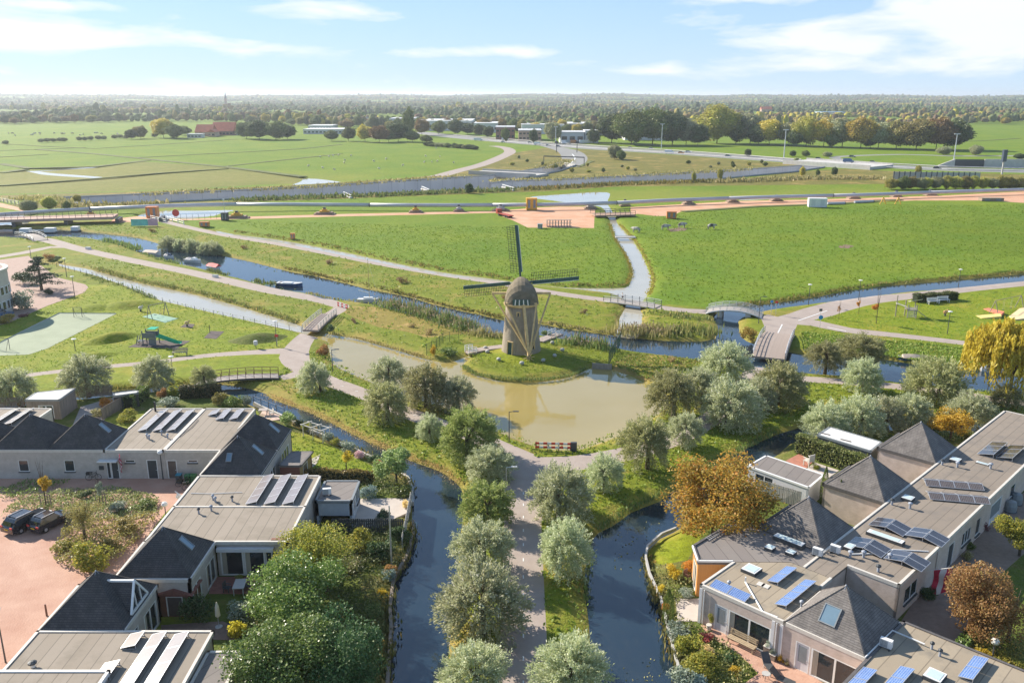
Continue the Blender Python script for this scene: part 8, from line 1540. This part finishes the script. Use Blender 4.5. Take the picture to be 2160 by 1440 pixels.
for px,yb in ((12,306),(87,302),(100,301),(113,301),(126,300),(136,300),(168,298),(180,298),(191,297),(207,296),(219,296),(242,294),(254,293),(267,294),(327,291)): ftree(px,yb - 11,yb,6.5,'w',f'little round pollard, {rank(5)} from the left in the far left pasture','field pollards at the far left','field_pollard')
for px,yt,yb,r,k,lab in ((62,416,448,17,'w','grey-green bush at the far left below the track'),(104,412,442,16,'y','yellow-green bush beside the far left pool'),(142,422,443,8,'m','small dark bush left of the pipeline stand'),(164,408,428,8,'y','thin young tree in front of the left trench end'),(990,384,408,10,'d','lone dark young tree in front of the trench'),(1296,299,336,15,'w','left of two bushes on the rough motorway verge'),(1310,313,338,11,'m','right of two bushes on the rough motorway verge'),(1463,360,384,5,'y','thin sapling in front of the right trench branch, first'),(1518,352,380,6,'y','thin sapling in front of the right trench branch, second'),(1692,348,372,6,'g','yellow sapling before the viaduct'),(1725,355,371,5,'m','small bush before the viaduct'),(1760,350,370,7,'d','dark round bush before the viaduct'),(1577,312,330,8,'d','round bush on the meadow edge behind the motorway'),(1672,316,330,7,'d','dark bush beside the mast lamp'),(1700,316,331,9,'m','green bush right of the mast lamp'),(1745,318,331,10,'w','grey bush on the far slip road'),(2058,302,328,14,'w','silvery bush on the far right meadow edge'),(1990,305,327,14,'w','silvery bush left of the dark tree row end'),(2150,322,336,12,'d','dark bush at the right edge by the tunnel'),(1545,338,352,4,'m','tiny bush on the rough ground, far middle'),(1936,345,372,7,'y','young tree before the noise barrier')): ftree(px,yt,yb,r,k,lab,None,'bush','bush')
for i in range(16): px = 1880 + i * 19 + random.uniform(-4,4); ftree(px,374 - random.uniform(0,8),399,random.uniform(11,16),random.choice('yyowm'),f'bush {rank(6)} from the left in the thick row under the noise barrier','bushes under the noise barrier','verge_bush','bush')
for i in range(14): px = 900 + i * 8 + random.uniform(-3,3); ftree(px,296 + random.uniform(0,3) + i * .6,308 + i * .6,random.uniform(7,10),random.choice('mwd'),f'low scrub bush, {rank(7)} from the left in the strip beside the sand track','scrub beside the sand track','scrub_bush','bush')
for px in sorted(random.uniform(1080,1680) for _ in range(22)):
    yb = np.interp(px,[1080,1200,1680],[345,362,352]) + random.uniform(-12,4); ftree(px,yb - random.uniform(6,12),yb,random.uniform(3,6),random.choice('ymw'),f'scrubby sapling, {rank(9)} from the left on the rough ground inside the motorway junction','saplings in the motorway junction','scrub_sapling','bush')
# front rank of the far woods: the trees whose crowns can be told apart
for i in range(150):
    px = -30 + 2230 * (i + random.random()) / 150
    if 330 < px < 500 or 1460 < px < 2050: continue
    az = math.atan((px - 1080) / FP / math.cos(TILT)); D0 = tree_line(0,az) * random.uniform(.97,1.03); x = math.tan(az) * D0; h = random.uniform(10,17); k = random.choice('ddmmoorgw'); e = thing('woodland_tree',f'{TONE[k]} tree, {rank(8)} from the left in the front rank of the far woods','tree',(x,D0,0),0,'front rank of the far woods'); r = random.uniform(6,10); crown2(e,k,h,r); link('trunk',TTR,e,(0,0,0),(0,0,0),(h * .1,h * .1,h * .4))
# ------------------------------------------------------------------ people and animals
def skin_mesh(name,V,E,Rd,m,root=0,sub=1):
    me = bpy.data.meshes.new(name); me.from_pydata([tuple(v) for v in V],E,[]); o = bpy.data.objects.new(name + '_tmp',me); COL.objects.link(o)
    md = o.modifiers.new('skin','SKIN'); sv = me.skin_vertices[0].data
    for i,r in enumerate(Rd): sv[i].radius = (r,r) if not hasattr(r,'__len__') else r
    sv[root].use_root = True; o.modifiers.new('sub','SUBSURF').levels = sub; dg = bpy.context.evaluated_depsgraph_get(); out = bpy.data.meshes.new_from_object(o.evaluated_get(dg)); out.name = name
    bpy.data.objects.remove(o); bpy.data.meshes.remove(me); out.materials.clear(); out.materials.append(m)
    for p in out.polygons: p.use_smooth = True
    return out
def person(label,x,y,z,rz):
    V = [(0,0,.95),(0,0,1.15),(.03,0,1.42),(.04,0,1.53),(.06,0,1.66),(.05,.19,1.42),(.02,.27,1.16),(.22,.24,1.02),(.05,-.19,1.42),(-.05,-.27,1.15),(.10,-.25,.95),(.0,.10,.90),(.25,.11,.50),(.12,.11,.08),(.28,.12,.03),(0,-.10,.90),(-.08,-.11,.48),(-.35,-.11,.18),(-.25,-.12,.06)]
    E_ = [(0,1),(1,2),(2,3),(3,4),(2,5),(5,6),(6,7),(2,8),(8,9),(9,10),(0,11),(11,12),(12,13),(13,14),(0,15),(15,16),(16,17),(17,18)]
    Rd = [.15,.14,.15,.06,.10,.06,.045,.04,.06,.045,.04,.09,.065,.045,.04,.09,.065,.045,.04]
    e = thing('person',label,'person',(x,y,z),rz); link('body',skin_mesh('person_body',V,E_,Rd,mat('skin',(.5,.32,.24),.6,.05,3)),e)
    top = [(0,0,.98),(0,0,1.15),(.03,0,1.43),(.05,.19,1.42),(.02,.27,1.16),(.05,-.19,1.42),(-.05,-.27,1.15)]; link('jacket',skin_mesh('jacket',top,[(0,1),(1,2),(2,3),(3,4),(2,5),(5,6)],[.17,.165,.17,.08,.065,.08,.065],mat('jacket_grey',(.5,.5,.5),.8,.1,4)),e)
    tr = [(0,0,.97),(.0,.10,.90),(.25,.11,.50),(.14,.11,.12),(0,-.10,.90),(-.08,-.11,.48),(-.33,-.11,.20)]; link('trousers',skin_mesh('trousers',tr,[(0,1),(1,2),(2,3),(0,4),(4,5),(5,6)],[.165,.11,.085,.065,.11,.085,.065],mat('trousers_dark',(.03,.03,.035),.8,.1,4)),e)
    MB().lathe([(.02,.13),(.09,.10),(.115,.02),(.10,-.04)],(.05,0,1.69),8).build('hair',mat('hair_fair',(.45,.38,.28),.7,.1,4),e,smooth=True)
x,y = G(1313,636); person('walker in pale top and dark trousers striding over the flat white-railed bridge',x,y,.18,R(195))
def cowm(m1):
    V = [(-.75,0,1.05),(0,0,1.0),(.7,0,1.08),(1.05,0,1.15),(1.45,0,.85),(-.7,.22,.8),(-.75,.22,.4),(-.7,.22,.04),(-.7,-.22,.8),(-.75,-.22,.4),(-.7,-.22,.04),(.65,.2,.75),(.68,.2,.38),(.65,.2,.04),(.65,-.2,.75),(.68,-.2,.38),(.65,-.2,.04),(-.95,0,1.0),(-1.02,0,.5)]
    E_ = [(0,1),(1,2),(2,3),(3,4),(0,5),(5,6),(6,7),(0,8),(8,9),(9,10),(2,11),(11,12),(12,13),(2,14),(14,15),(15,16),(0,17),(17,18)]
    return skin_mesh('cow_body',V,E_,[.36,.42,.36,.2,.13,.16,.08,.06,.16,.08,.06,.15,.08,.06,.15,.08,.06,.06,.03],m1,1)
M_COWB = mat('cow_hide',(.03,.028,.026),.8,scale=1.1,col2=(.62,.58,.52),obj=True,detail=1); M_COWW = mat('cow_hide_white',(.55,.52,.47),.8,scale=1.3,col2=(.08,.07,.06),obj=True,detail=1); M_SHEEP = mat('fleece',(.62,.58,.48),.95,.12,3,obj=True)
CB,CW = cowm(M_COWB),cowm(M_COWW); SV = skin_mesh('sheep_body',[(-.35,0,.6),(.3,0,.62),(.55,0,.8),(.72,0,.68),(-.3,.14,.3),(-.3,.14,.02),(-.3,-.14,.3),(-.3,-.14,.02),(.28,.14,.3),(.28,.14,.02),(.28,-.14,.3),(.28,-.14,.02)],[(0,1),(1,2),(2,3),(0,4),(4,5),(0,6),(6,7),(1,8),(8,9),(1,10),(10,11)],[.28,.27,.12,.08,.07,.04,.07,.04,.07,.04,.07,.04],M_SHEEP)
for px,py,me,rz,lab in ((1342,491,CW,150,'pale grazing cow alone near the field ditch'),(1403,485,CW,10,'white cow left of the bare soil patch'),(1438,481,CW,15,'white and black cow right of the bare soil patch'),(1500,484,CB,5,'black and white cow alone in the right meadow')): tag(link('cow',me,None,(*G(px,py),0),(0,0,R(rz)),1.35),lab,'cow','cows in the right meadow')
sheet('bare_ground',[(1408,484),(1432,480),(1450,482),(1445,487),(1415,489)],mat('bare_soil',(.20,.13,.09),.95,.25,1)); sheet('bare_ground',[(1768,519),(1785,516),(1802,519),(1790,524),(1772,523)],mat('bare_soil',(.2,.13,.09)))
for px in sorted(random.choice((20,75,125,165,205,250,320)) + random.uniform(-14,14) for _ in range(26)):
    py = 284 + random.uniform(-2,4) - (px > 200) * 2; tag(link('cow',random.choice((CB,CB,CW)),None,(*G(px,py),0),(0,0,random.uniform(0,6)),1.3),f'tiny grazing cow, {rank(10)} from the left in the far left pasture','cow','cows in the far left pasture')
for px,py in sorted(((676,333),(694,332),(703,330),(714,329),(740,330),(728,340),(726,345),(650,352),(681,356),(706,360),(789,342),(814,337),(849,351),(800,358),(898,331),(895,344),(911,344),(922,342),(928,332),(957,345),(920,314))): tag(link('sheep',SV,None,(*G(px,py),0),(0,0,random.uniform(0,6)),1.5),f'small white sheep, {rank(11)} from the left on the bright pasture left of the sand track','sheep','sheep on the bright pasture')
# ------------------------------------------------------------------ round building at the left edge
def roundhouse():
    cx,cy = G(-58,662); r = (18 + 58) * zc_of(cy) / FP; e = thing('round_building','cream two-storey round building cut by the left picture edge','building',(cx,cy,0)); h = height_at(cy,572); wm = mat('plaster_cream',(.55,.50,.44),.8,.06,1)
    MB().lathe([(r,-.1),(r,h)],n=40).build('wall',wm,e,smooth=False); MB().lathe([(r + .25,h),(r + .25,h + .35),(r - .6,h + .36),(r - .7,h + .1)],n=40).build('roof_edge',M_FASCIA,e); MB().lathe([(r - .75,h - .1),(r - .75,h + .22)],n=40).build('roof',mat('roof_gravel',(.36,.27,.23),.9,.2,1),e)
    for lv,hh in ((1.0,1.7),(4.0,1.6)):
        for k in range(14):
            a = R(-95 + k * 11); d = Vector((math.cos(a),math.sin(a),0)); t = Vector((-d.y,d.x,0)); q = d * (r + .03); f = MB()
            for s in (-1,1): f.box(q + t * (s * .5) + Vector((0,0,lv + hh / 2)),(.12,.12,hh),a)
            f.box(q + Vector((0,0,lv + hh)),(.12,1.1,.12),a).box(q + Vector((0,0,lv)),(.2,1.1,.12),a); w = f.build('window',M_WHITE,e); MB().box(q - d * .0 + Vector((0,0,lv + hh / 2)),(.07,.9,hh - .1),a).build('pane',M_GLASS,w)
roundhouse()
# ------------------------------------------------------------------ small things in the gardens and yards
def board_fence(label,a,b,h,n,m,z=None,name='board_fence',w=.8):
    A = Vector((*G(*a,z or 0),0)); B = Vector((*G(*b,z or 0),0)); d = B - A; L = d.length; e = thing(name,label,'fence',A,math.atan2(d.y,d.x)); bm = MB().box((0,0,h / 2),(L / n * w,.04,h)).mesh('board',m)
    for i in range(n): link('board',bm,e,(L * (i + .5) / n,random.uniform(-.012,.012),random.uniform(-.02,.02)))
    for zz in (h * .2,h * .8): MB().b2(0,.03,zz - .05,L,.09,zz + .05).build('rail',m,e)
M_FENCEG = mat('fence_greybrown',(.26,.21,.17),.9,.25,2,stretch=(2,2,.3)); M_PICKET = mat('picket_grey',(.50,.47,.42),.8,.12,2)
board_fence('pale vertical board fence below the garage',(1598,1009),(1706,1041),1.85,30,M_PICKET,1.85,w=.68); board_fence('grey-brown board fence at the back of the gravel garden',(161,838),(238,834),1.7,26,M_FENCEG); board_fence('diagonal board fence between two back gardens',(216,886),(306,833),1.7,34,M_FENCEG); board_fence('dark board fence below the pale terrace',(700,1122),(852,1122),1.5,34,M_STEELD); board_fence('pale timber fence along the canal edge of the terrace',(867,1062),(848,1160),1.4,40,M_PICKET); board_fence('weathered fence left of the grey garden hut',(-40,862),(52,858),1.5,24,M_FENCEG)
fence('dark rail fence along the terrace at the canal bend',[(535,848),(560,858),(600,874)],5,1.0,M_STEELD,2)
hut = skewbox('garden_hut','grey timber garden hut with pale flat roof behind the left pyramids',[G(52,843,2.8),G(124.5,843,2.8),G(159,818.4,2.8),G(75,827.6,2.8)],2.8,M_WHITEROOF,M_FENCEG,M_PANELG,'hut',{0: [(1.6,3.6,.2,2.0,'glass:2')]}); skewbox('garden_hut','low dark garden shed with a pale strip of roof',[G(238,835,2.0),G(292,828,2.0),G(291,823,2.0),G(240,829,2.0)],2.0,M_WHITEROOF,M_PANELD,M_PANELG,'hut')
pave = mat('patio_brick',(.44,.25,.18),.9,scale=1.5,col2=(.54,.34,.25),bump=.3,bscale=9,detail=9); pale = mat('patio_pale',(.46,.40,.35),.9,scale=.8,col2=(.54,.48,.42),detail=8); grav = mat('yard_brown',(.21,.155,.12),.95,scale=2,col2=(.28,.215,.17),bump=.3,detail=9)
sheet('patio_pavement',[(1478,1318),(1500,1312),(1660,1392),(1760,1455),(1760,1640),(1520,1640),(1560,1448),(1600,1420),(1560,1380),(1495,1340)],pave); sheet('patio_pavement',[(1425,1262),(1478,1262),(1485,1310),(1430,1310)],pale); sheet('patio_pavement',[(752,1052),(868,1050),(866,1078),(835,1092),(800,1112),(740,1112)],pale); sheet('patio_pavement',[(150,905),(170,858),(240,838),(292,836),(230,872),(205,905)],mat('gravel_grey',(.36,.32,.29),.95,.15,2)); sheet('patio_pavement',[(545,880),(555,864),(590,876),(592,884),(570,888)],mat('deck_pink',(.55,.40,.32),.9,.1,2)); sheet('patio_pavement',[(452,1216),(575,1216),(570,1252),(440,1252)],mat('patio_red',(.30,.13,.10),.9,.2,2)); sheet('patio_pavement',[(340,1318),(470,1310),(520,1330),(500,1350),(340,1345)],mat('patio_dark',(.20,.14,.11),.9,.2,2)); sheet('yard_pavement',[(1902,1308),(1945,1240),(2070,1118),(2180,1020),(2180,1150),(2100,1220),(2060,1300),(2055,1345),(2022,1378),(1930,1345)],grav); sheet('deck_pavement',[(1657,972),(1685,957),(1716,972),(1700,988)],mat('deck_red',(.42,.18,.12),.85,.15,2)); sheet('patio_pavement',[(1700,990),(1718,975),(1770,992),(1745,1010)],pale); sheet('patio_pavement',[(1790,1010),(1872,1010),(1900,1040),(1880,1062),(1800,1040)],pale)
sheet('patio_pavement',[(657,968),(676,958),(668,978),(650,992)],pale)
def chairs(label,px,py,rz,m,z=0,sc=1): 
    e = thing('garden_chair',label,'chair',(*G(px,py),z),rz); e.scale = (sc,) * 3; MB().b2(-.28,-.28,.4,.28,.28,.46).build('seat',m,e); MB().b2(-.28,.24,.46,.28,.30,.95).build('backrest',m,e)
    for sx in (-.24,.24):
        for sy in (-.24,.24): MB().b2(sx - .03,sy - .03,0,sx + .03,sy + .03,.4).build('leg',m,e)
        MB().b2(sx - .04,-.28,.62,sx + .04,.28,.67).build('armrest',m,e)
def table(label,px,py,w,d,m): 
    e = thing('garden_table',label,'table',(*G(px,py),0),.1); MB().b2(-w / 2,-d / 2,.7,w / 2,d / 2,.76).build('tabletop',m,e); [MB().b2(sx * (w / 2 - .1) - .04,sy * (d / 2 - .1) - .04,0,sx * (w / 2 - .1) + .04,sy * (d / 2 - .1) + .04,.7).build('leg',m,e) for sx in (-1,1) for sy in (-1,1)]
chairs('round wicker chair on the red garden deck',1705,982,R(-150),M_FASCIA,sc=1.6); chairs('dark armchair on the sunken patio, left of the table',480,1247,R(80),M_STEELD); chairs('dark armchair on the sunken patio, right of the table',522,1243,R(-80),M_STEELD); table('grey table on the sunken patio',507,1246,1.0,1.6,M_CONC); table('pale table on the canal-bend terrace',556,874,1.2,1.0,M_DECKG); chairs('pale chair on the canal-bend terrace',573,876,R(-60),M_FASCIA); chairs('orange-brown chair beside the cedar-clad corner',1450,1222,R(40),M_REDBR)
bench('slatted timber garden bench before the large window',*uv2w(-.55,9.3),R(-45),2.1,mat('bench_teak',(.40,.31,.20),.8,.15,3),sc=1.15)
def lounger(label,px,py,rz):
    e = thing('sun_lounger',label,'sun lounger',(*G(px,py),0),rz); MB().b2(-.9,-.32,.32,.35,.32,.40).build('seat',M_STEELD,e); MB().bar((.33,0,.38),(.95,0,.95),.64,.07).build('backrest',M_STEELD,e)
    for x in (-.8,.3):
        for s in (-1,1): MB().b2(x - .03,s * .28 - .03,0,x + .03,s * .28 + .03,.33).build('leg',M_ALU,e)
lounger('dark sun lounger on the brick terrace, farther from the edge',1622,1412,R(100)); lounger('dark sun lounger on the brick terrace at the bottom edge',1650,1440,R(140)); e = thing('side_table','small round metal table between the sun loungers','table',(*G(1615,1432),0)); MB().lathe([(.32,.5),(.32,.54)],n=14).build('tabletop',M_CONC,e); [MB().bar((0,0,.5),(math.cos(a) * .28,math.sin(a) * .28,0),.03).build('leg',M_STEELD,e) for a in (0,2.1,4.2)]
for i,(px,py) in enumerate(((1618,1383),(1630,1390))): e = thing('planter',['taller square timber planter by the window end','lower square timber planter beside the taller one'][i],'planter',(*G(px,py),0),R(45)); h = .9 - i * .4; MB().b2(-.25,-.25,0,.25,.25,h).build('box',M_FENCEG,e); MB().b2(-.28,-.28,h,.28,.28,h + .05).build('rim',M_FASCIA,e); link('plant',shrub_mesh(M_GREY,'ball'),e,(0,0,h + .2),(0,0,0),.32)
e = thing('parasol','folded cream parasol in the sunken garden','parasol',(*G(462,1322),0)); MB().tube([(0,0,0),(0,0,2.3)],.03,6).build('pole',M_ALU,e); MB().lathe([(.05,.9),(.22,1.1),(.17,1.9),(.03,2.35)],(0,0,0),8).build('canopy',mat('canvas_cream',(.66,.60,.48),.8,.05,3),e); MB().lathe([(.3,0),(.3,.08)],n=10).build('foot',M_CONC,e)
sh2 = House('garden_shed','brown timber shed with a low arched roof in the sunken garden',G(372,1300),0,G(372,1300),cat='shed',h=2.3); ox,oy = G(372,1300)
sh2.wall((ox - 1.4,oy),(ox + 1.4,oy),[(.7,2.1,.05,1.9,'door:b')],m=mat('shed_brown',(.20,.09,.05),.7,.2,2),z1=2.1); sh2.wall((ox + 1.4,oy),(ox + 1.4,oy + 2.2),m=MATS['shed_brown'],z1=2.1); sh2.wall((ox - 1.4,oy + 2.2),(ox - 1.4,oy),m=MATS['shed_brown'],z1=2.1); sh2.wall((ox + 1.4,oy + 2.2),(ox - 1.4,oy + 2.2),m=MATS['shed_brown'],z1=2.1); MB().add([(-1.6,-.2,2.05),(0,-.2,2.6),(1.6,-.2,2.05),(-1.6,2.4,2.05),(0,2.4,2.6),(1.6,2.4,2.05)],[(0,1,4,3),(1,2,5,4),(0,2,1),(3,4,5)]).build('roof',mat('shed_tile',(.20,.08,.06),.8,.2,3),sh2.e)
# timber pergola over the canal edge
e = thing('pergola','weathered driftwood pergola on the canal lawn','pergola',(*G(668,925),0),R(-35))
for x in (-1.8,0,1.8):
    for y in (-.6,.6): MB().tube([(x,y,0),(x + .05,y,1.7)],.06,6).build('post',M_FASCIA,e)
    MB().bar((x,-.9,1.75),(x + .1,.9,1.75),.1,.1).build('cross_beam',M_FASCIA,e)
for y in (-.6,.6): MB().bar((-2.2,y,1.65),(2.2,y * 1.1,1.65),.1,.1).build('beam',M_FASCIA,e)
# bins, bicycles, door mats by the facade
for i,(px,py,c) in enumerate(((379,1018,(.02,.22,.30)),(397,1019,(.03,.16,.07)),(410,1019,(.05,.18,.06)))): e = thing('wheelie_bin',['blue-lidded wheelie bin in the inner corner of the court','dark green wheelie bin beside the blue one','green wheelie bin against the sloping roof edge'][i],'bin',(*G(px,py),0),.05); MB().prism([(-.28,-.3),(.28,-.3),(.28,.3),(-.28,.3)],.1,1.0).build('body',M_STEELD if i == 0 else mat('bin_green',(.03,.12,.05),.5,.1,2),e); MB().b2(-.31,-.34,1.0,.31,.34,1.08).build('lid',mat('bin_lid%d' % i,c,.5,.1,2),e); [MB().tube([(s * .3 - .03,.25,.12),(s * .3 + .03,.25,.12)],.12,8).build('wheel',TYRE,e) for s in (-1,1)]
def bicycle(label,px,py,rz):
    e = thing('bicycle',label,'bicycle',(*G(px,py),0),rz)
    for x in (-.52,.52): w = MB(); n = 18; w.tube([(x + .34 * math.cos(2 * math.pi * k / n),0,.35 + .34 * math.sin(2 * math.pi * k / n)) for k in range(n + 1)],.025,5,False); w.build('wheel',TYRE,e)
    f = MB(); [f.tube([a,b],.025,5) for a,b in (((-.52,0,.35),(-.05,0,.33)),((-.05,0,.33),(-.18,0,.85)),((-.18,0,.85),(-.52,0,.35)),((-.05,0,.33),(.38,0,.8)),((-.15,0,.75),(.38,0,.85)),((.38,0,.95),(.52,0,.35)))]; f.build('frame',M_BLACK,e); MB().box((-.2,0,.95),(.26,.16,.07)).build('saddle',M_BLACK,e); MB().tube([(.3,-.28,1.05),(.4,0,1.02),(.3,.28,1.05)],.02,5).build('handlebar',M_BLACK,e); MB().box((-.55,0,.85),(.35,.3,.3)).build('basket',M_BLACK,e)
bicycle('black bicycle with a basket leaning by the dark front door',198,1012,R(8)); bicycle('dark bicycle parked beside the wheelie bins',388,1024,R(30)); bicycle('reddish bicycle in the corner below the bins',402,1032,R(20))
for i,(px,py) in enumerate(((98,1072),(214,1070))):
    e = thing('tree_stakes',['timber stakes round the small golden tree','timber stakes round the slim silvery tree'][i],'tree stakes',(*G(px,py),0))
    for sx,sy in ((-.5,0),(.5,.1),(0,.5)): MB().tube([(sx,sy,0),(sx,sy,1.6)],.05,6).build('stake',M_FENCEG,e)
    MB().bar((-.5,0,1.5),(.5,.1,1.5),.06).build('crosspiece',M_FENCEG,e)
tag(MB().tube([(0,0,-.1),(0,0,1.1)],[.09,.07],8).build('bollard',M_REDBR,None,(*G(99,1298),0)),'red-brown bollard beside the lower left pyramid','bollard')
for i,(px,py) in enumerate(((2130,1078),(2142,1062))): x,y = G(px,py); e = thing('covered_barbecue',['rounded grey garden cover near the white door','second grey garden cover at the right edge'][i],'garden cover',(x,y,0)); MB().lathe([(.6,0),(.62,.7),(.5,1.15),(.1,1.3)],n=12).build('cover',M_PANELG,e); MB().lathe([(.66,0),(.66,.1)],n=12).build('foot_ring',M_STEELD,e)
# canal edging, kerbs, road markings
def edging(label,pts,m,w=.28,h=.5,z=-.28):
    P_ = [Vector((*G(*p),0)) for p in pts]; o = P_[0].copy(); e = thing('canal_edging',label,'edging',o)
    for a,b in zip(P_,P_[1:]): MB().bar(a - o + Vector((0,0,z)),b - o + Vector((0,0,z)),w,h).build('edge_beam',m,e)
edging('pale concrete edge of the right-hand canal garden',[(1426,1112),(1396,1124),(1366,1150),(1362,1173),(1370,1207),(1393,1257),(1409,1318),(1426,1387),(1446,1450)],M_CONC,.2,.35,-.12); edging('timber edge of the canal lawn gardens',[(535,847),(592,873),(655,904),(694,920),(750,945),(792,965),(830,985),(860,1004),(869,1026),(870,1057)],M_PICKET); edging('dark timber edge along the lower left garden',[(871,1095),(872,1120),(861,1162),(830,1218),(822,1279),(825,1318),(817,1440)],M_FENCEG)
mk = bpy.data.meshes.new('dash'); mk = MB().box((0,0,0),(.10,.55,.012)).mesh('dash',M_WHITE)
for i,py in enumerate((1440,1388,1340,1296,1254,1216,1180,1148,1118,1090,1064,1040)): tag(link('road_marking',mk,None,(*G(1104,py),.012)),kind='structure')
for a,b in (((1684,676),(1745,655)),((1641,702),(1650,684)),((1745,690),(1785,698))):
    P_ = strip([a,((a[0] + b[0]) / 2,(a[1] + b[1]) / 2),b],.22); tag(MB().prism([tuple(p) for p in P_],-.02,.014).build('road_marking',M_WHITE),kind='structure')
for i in range(14): t = i / 13; px = 1060 - 400 * t; py = np.interp(px,[650,694,767,833,925,975,1060],[786,804,830,860,894,908,948]); x,y = G(px,py); tag(link('road_marking',mk,None,(x,y,.012),(0,0,R(70))),kind='structure')
# piles of mown reed on the banks
HAY = leafmat('hay',(.20,.13,.06),(.34,.24,.11),None,.2); HAYM = lump_crown('hay_heap',HAY,500,7,.25,.3,(1.4,1,.8),.6)
for i,(px,py,s) in enumerate(((848,597,1.6),(695,557,1.3),(1067,630,1.2),(1232,660,.9),(905,704,1.0),(745,680,.9),(320,490,1.4),(515,525,1.2),(1418,763,1.0),(870,690,.8))): tag(link('hay_heap',HAYM,None,(*G(px,py),s * .35),(0,0,i),s),['brown heap of mown reed on the far canal bank behind the sailboat','brown heap of mown reed right of the willow thicket','small brown heap just left of the mill cap','round brown heap right of the mill on the far bank','reed heap on the straw bank left of the mill fence','reed heap near the dyke road bridge','dark heap on the bank beyond the willow thicket','low heap between thicket and canal road','russet heap on the spit right of the mill','low heap on the straw bank left of the mill'][i],'heap','heaps of mown reed')
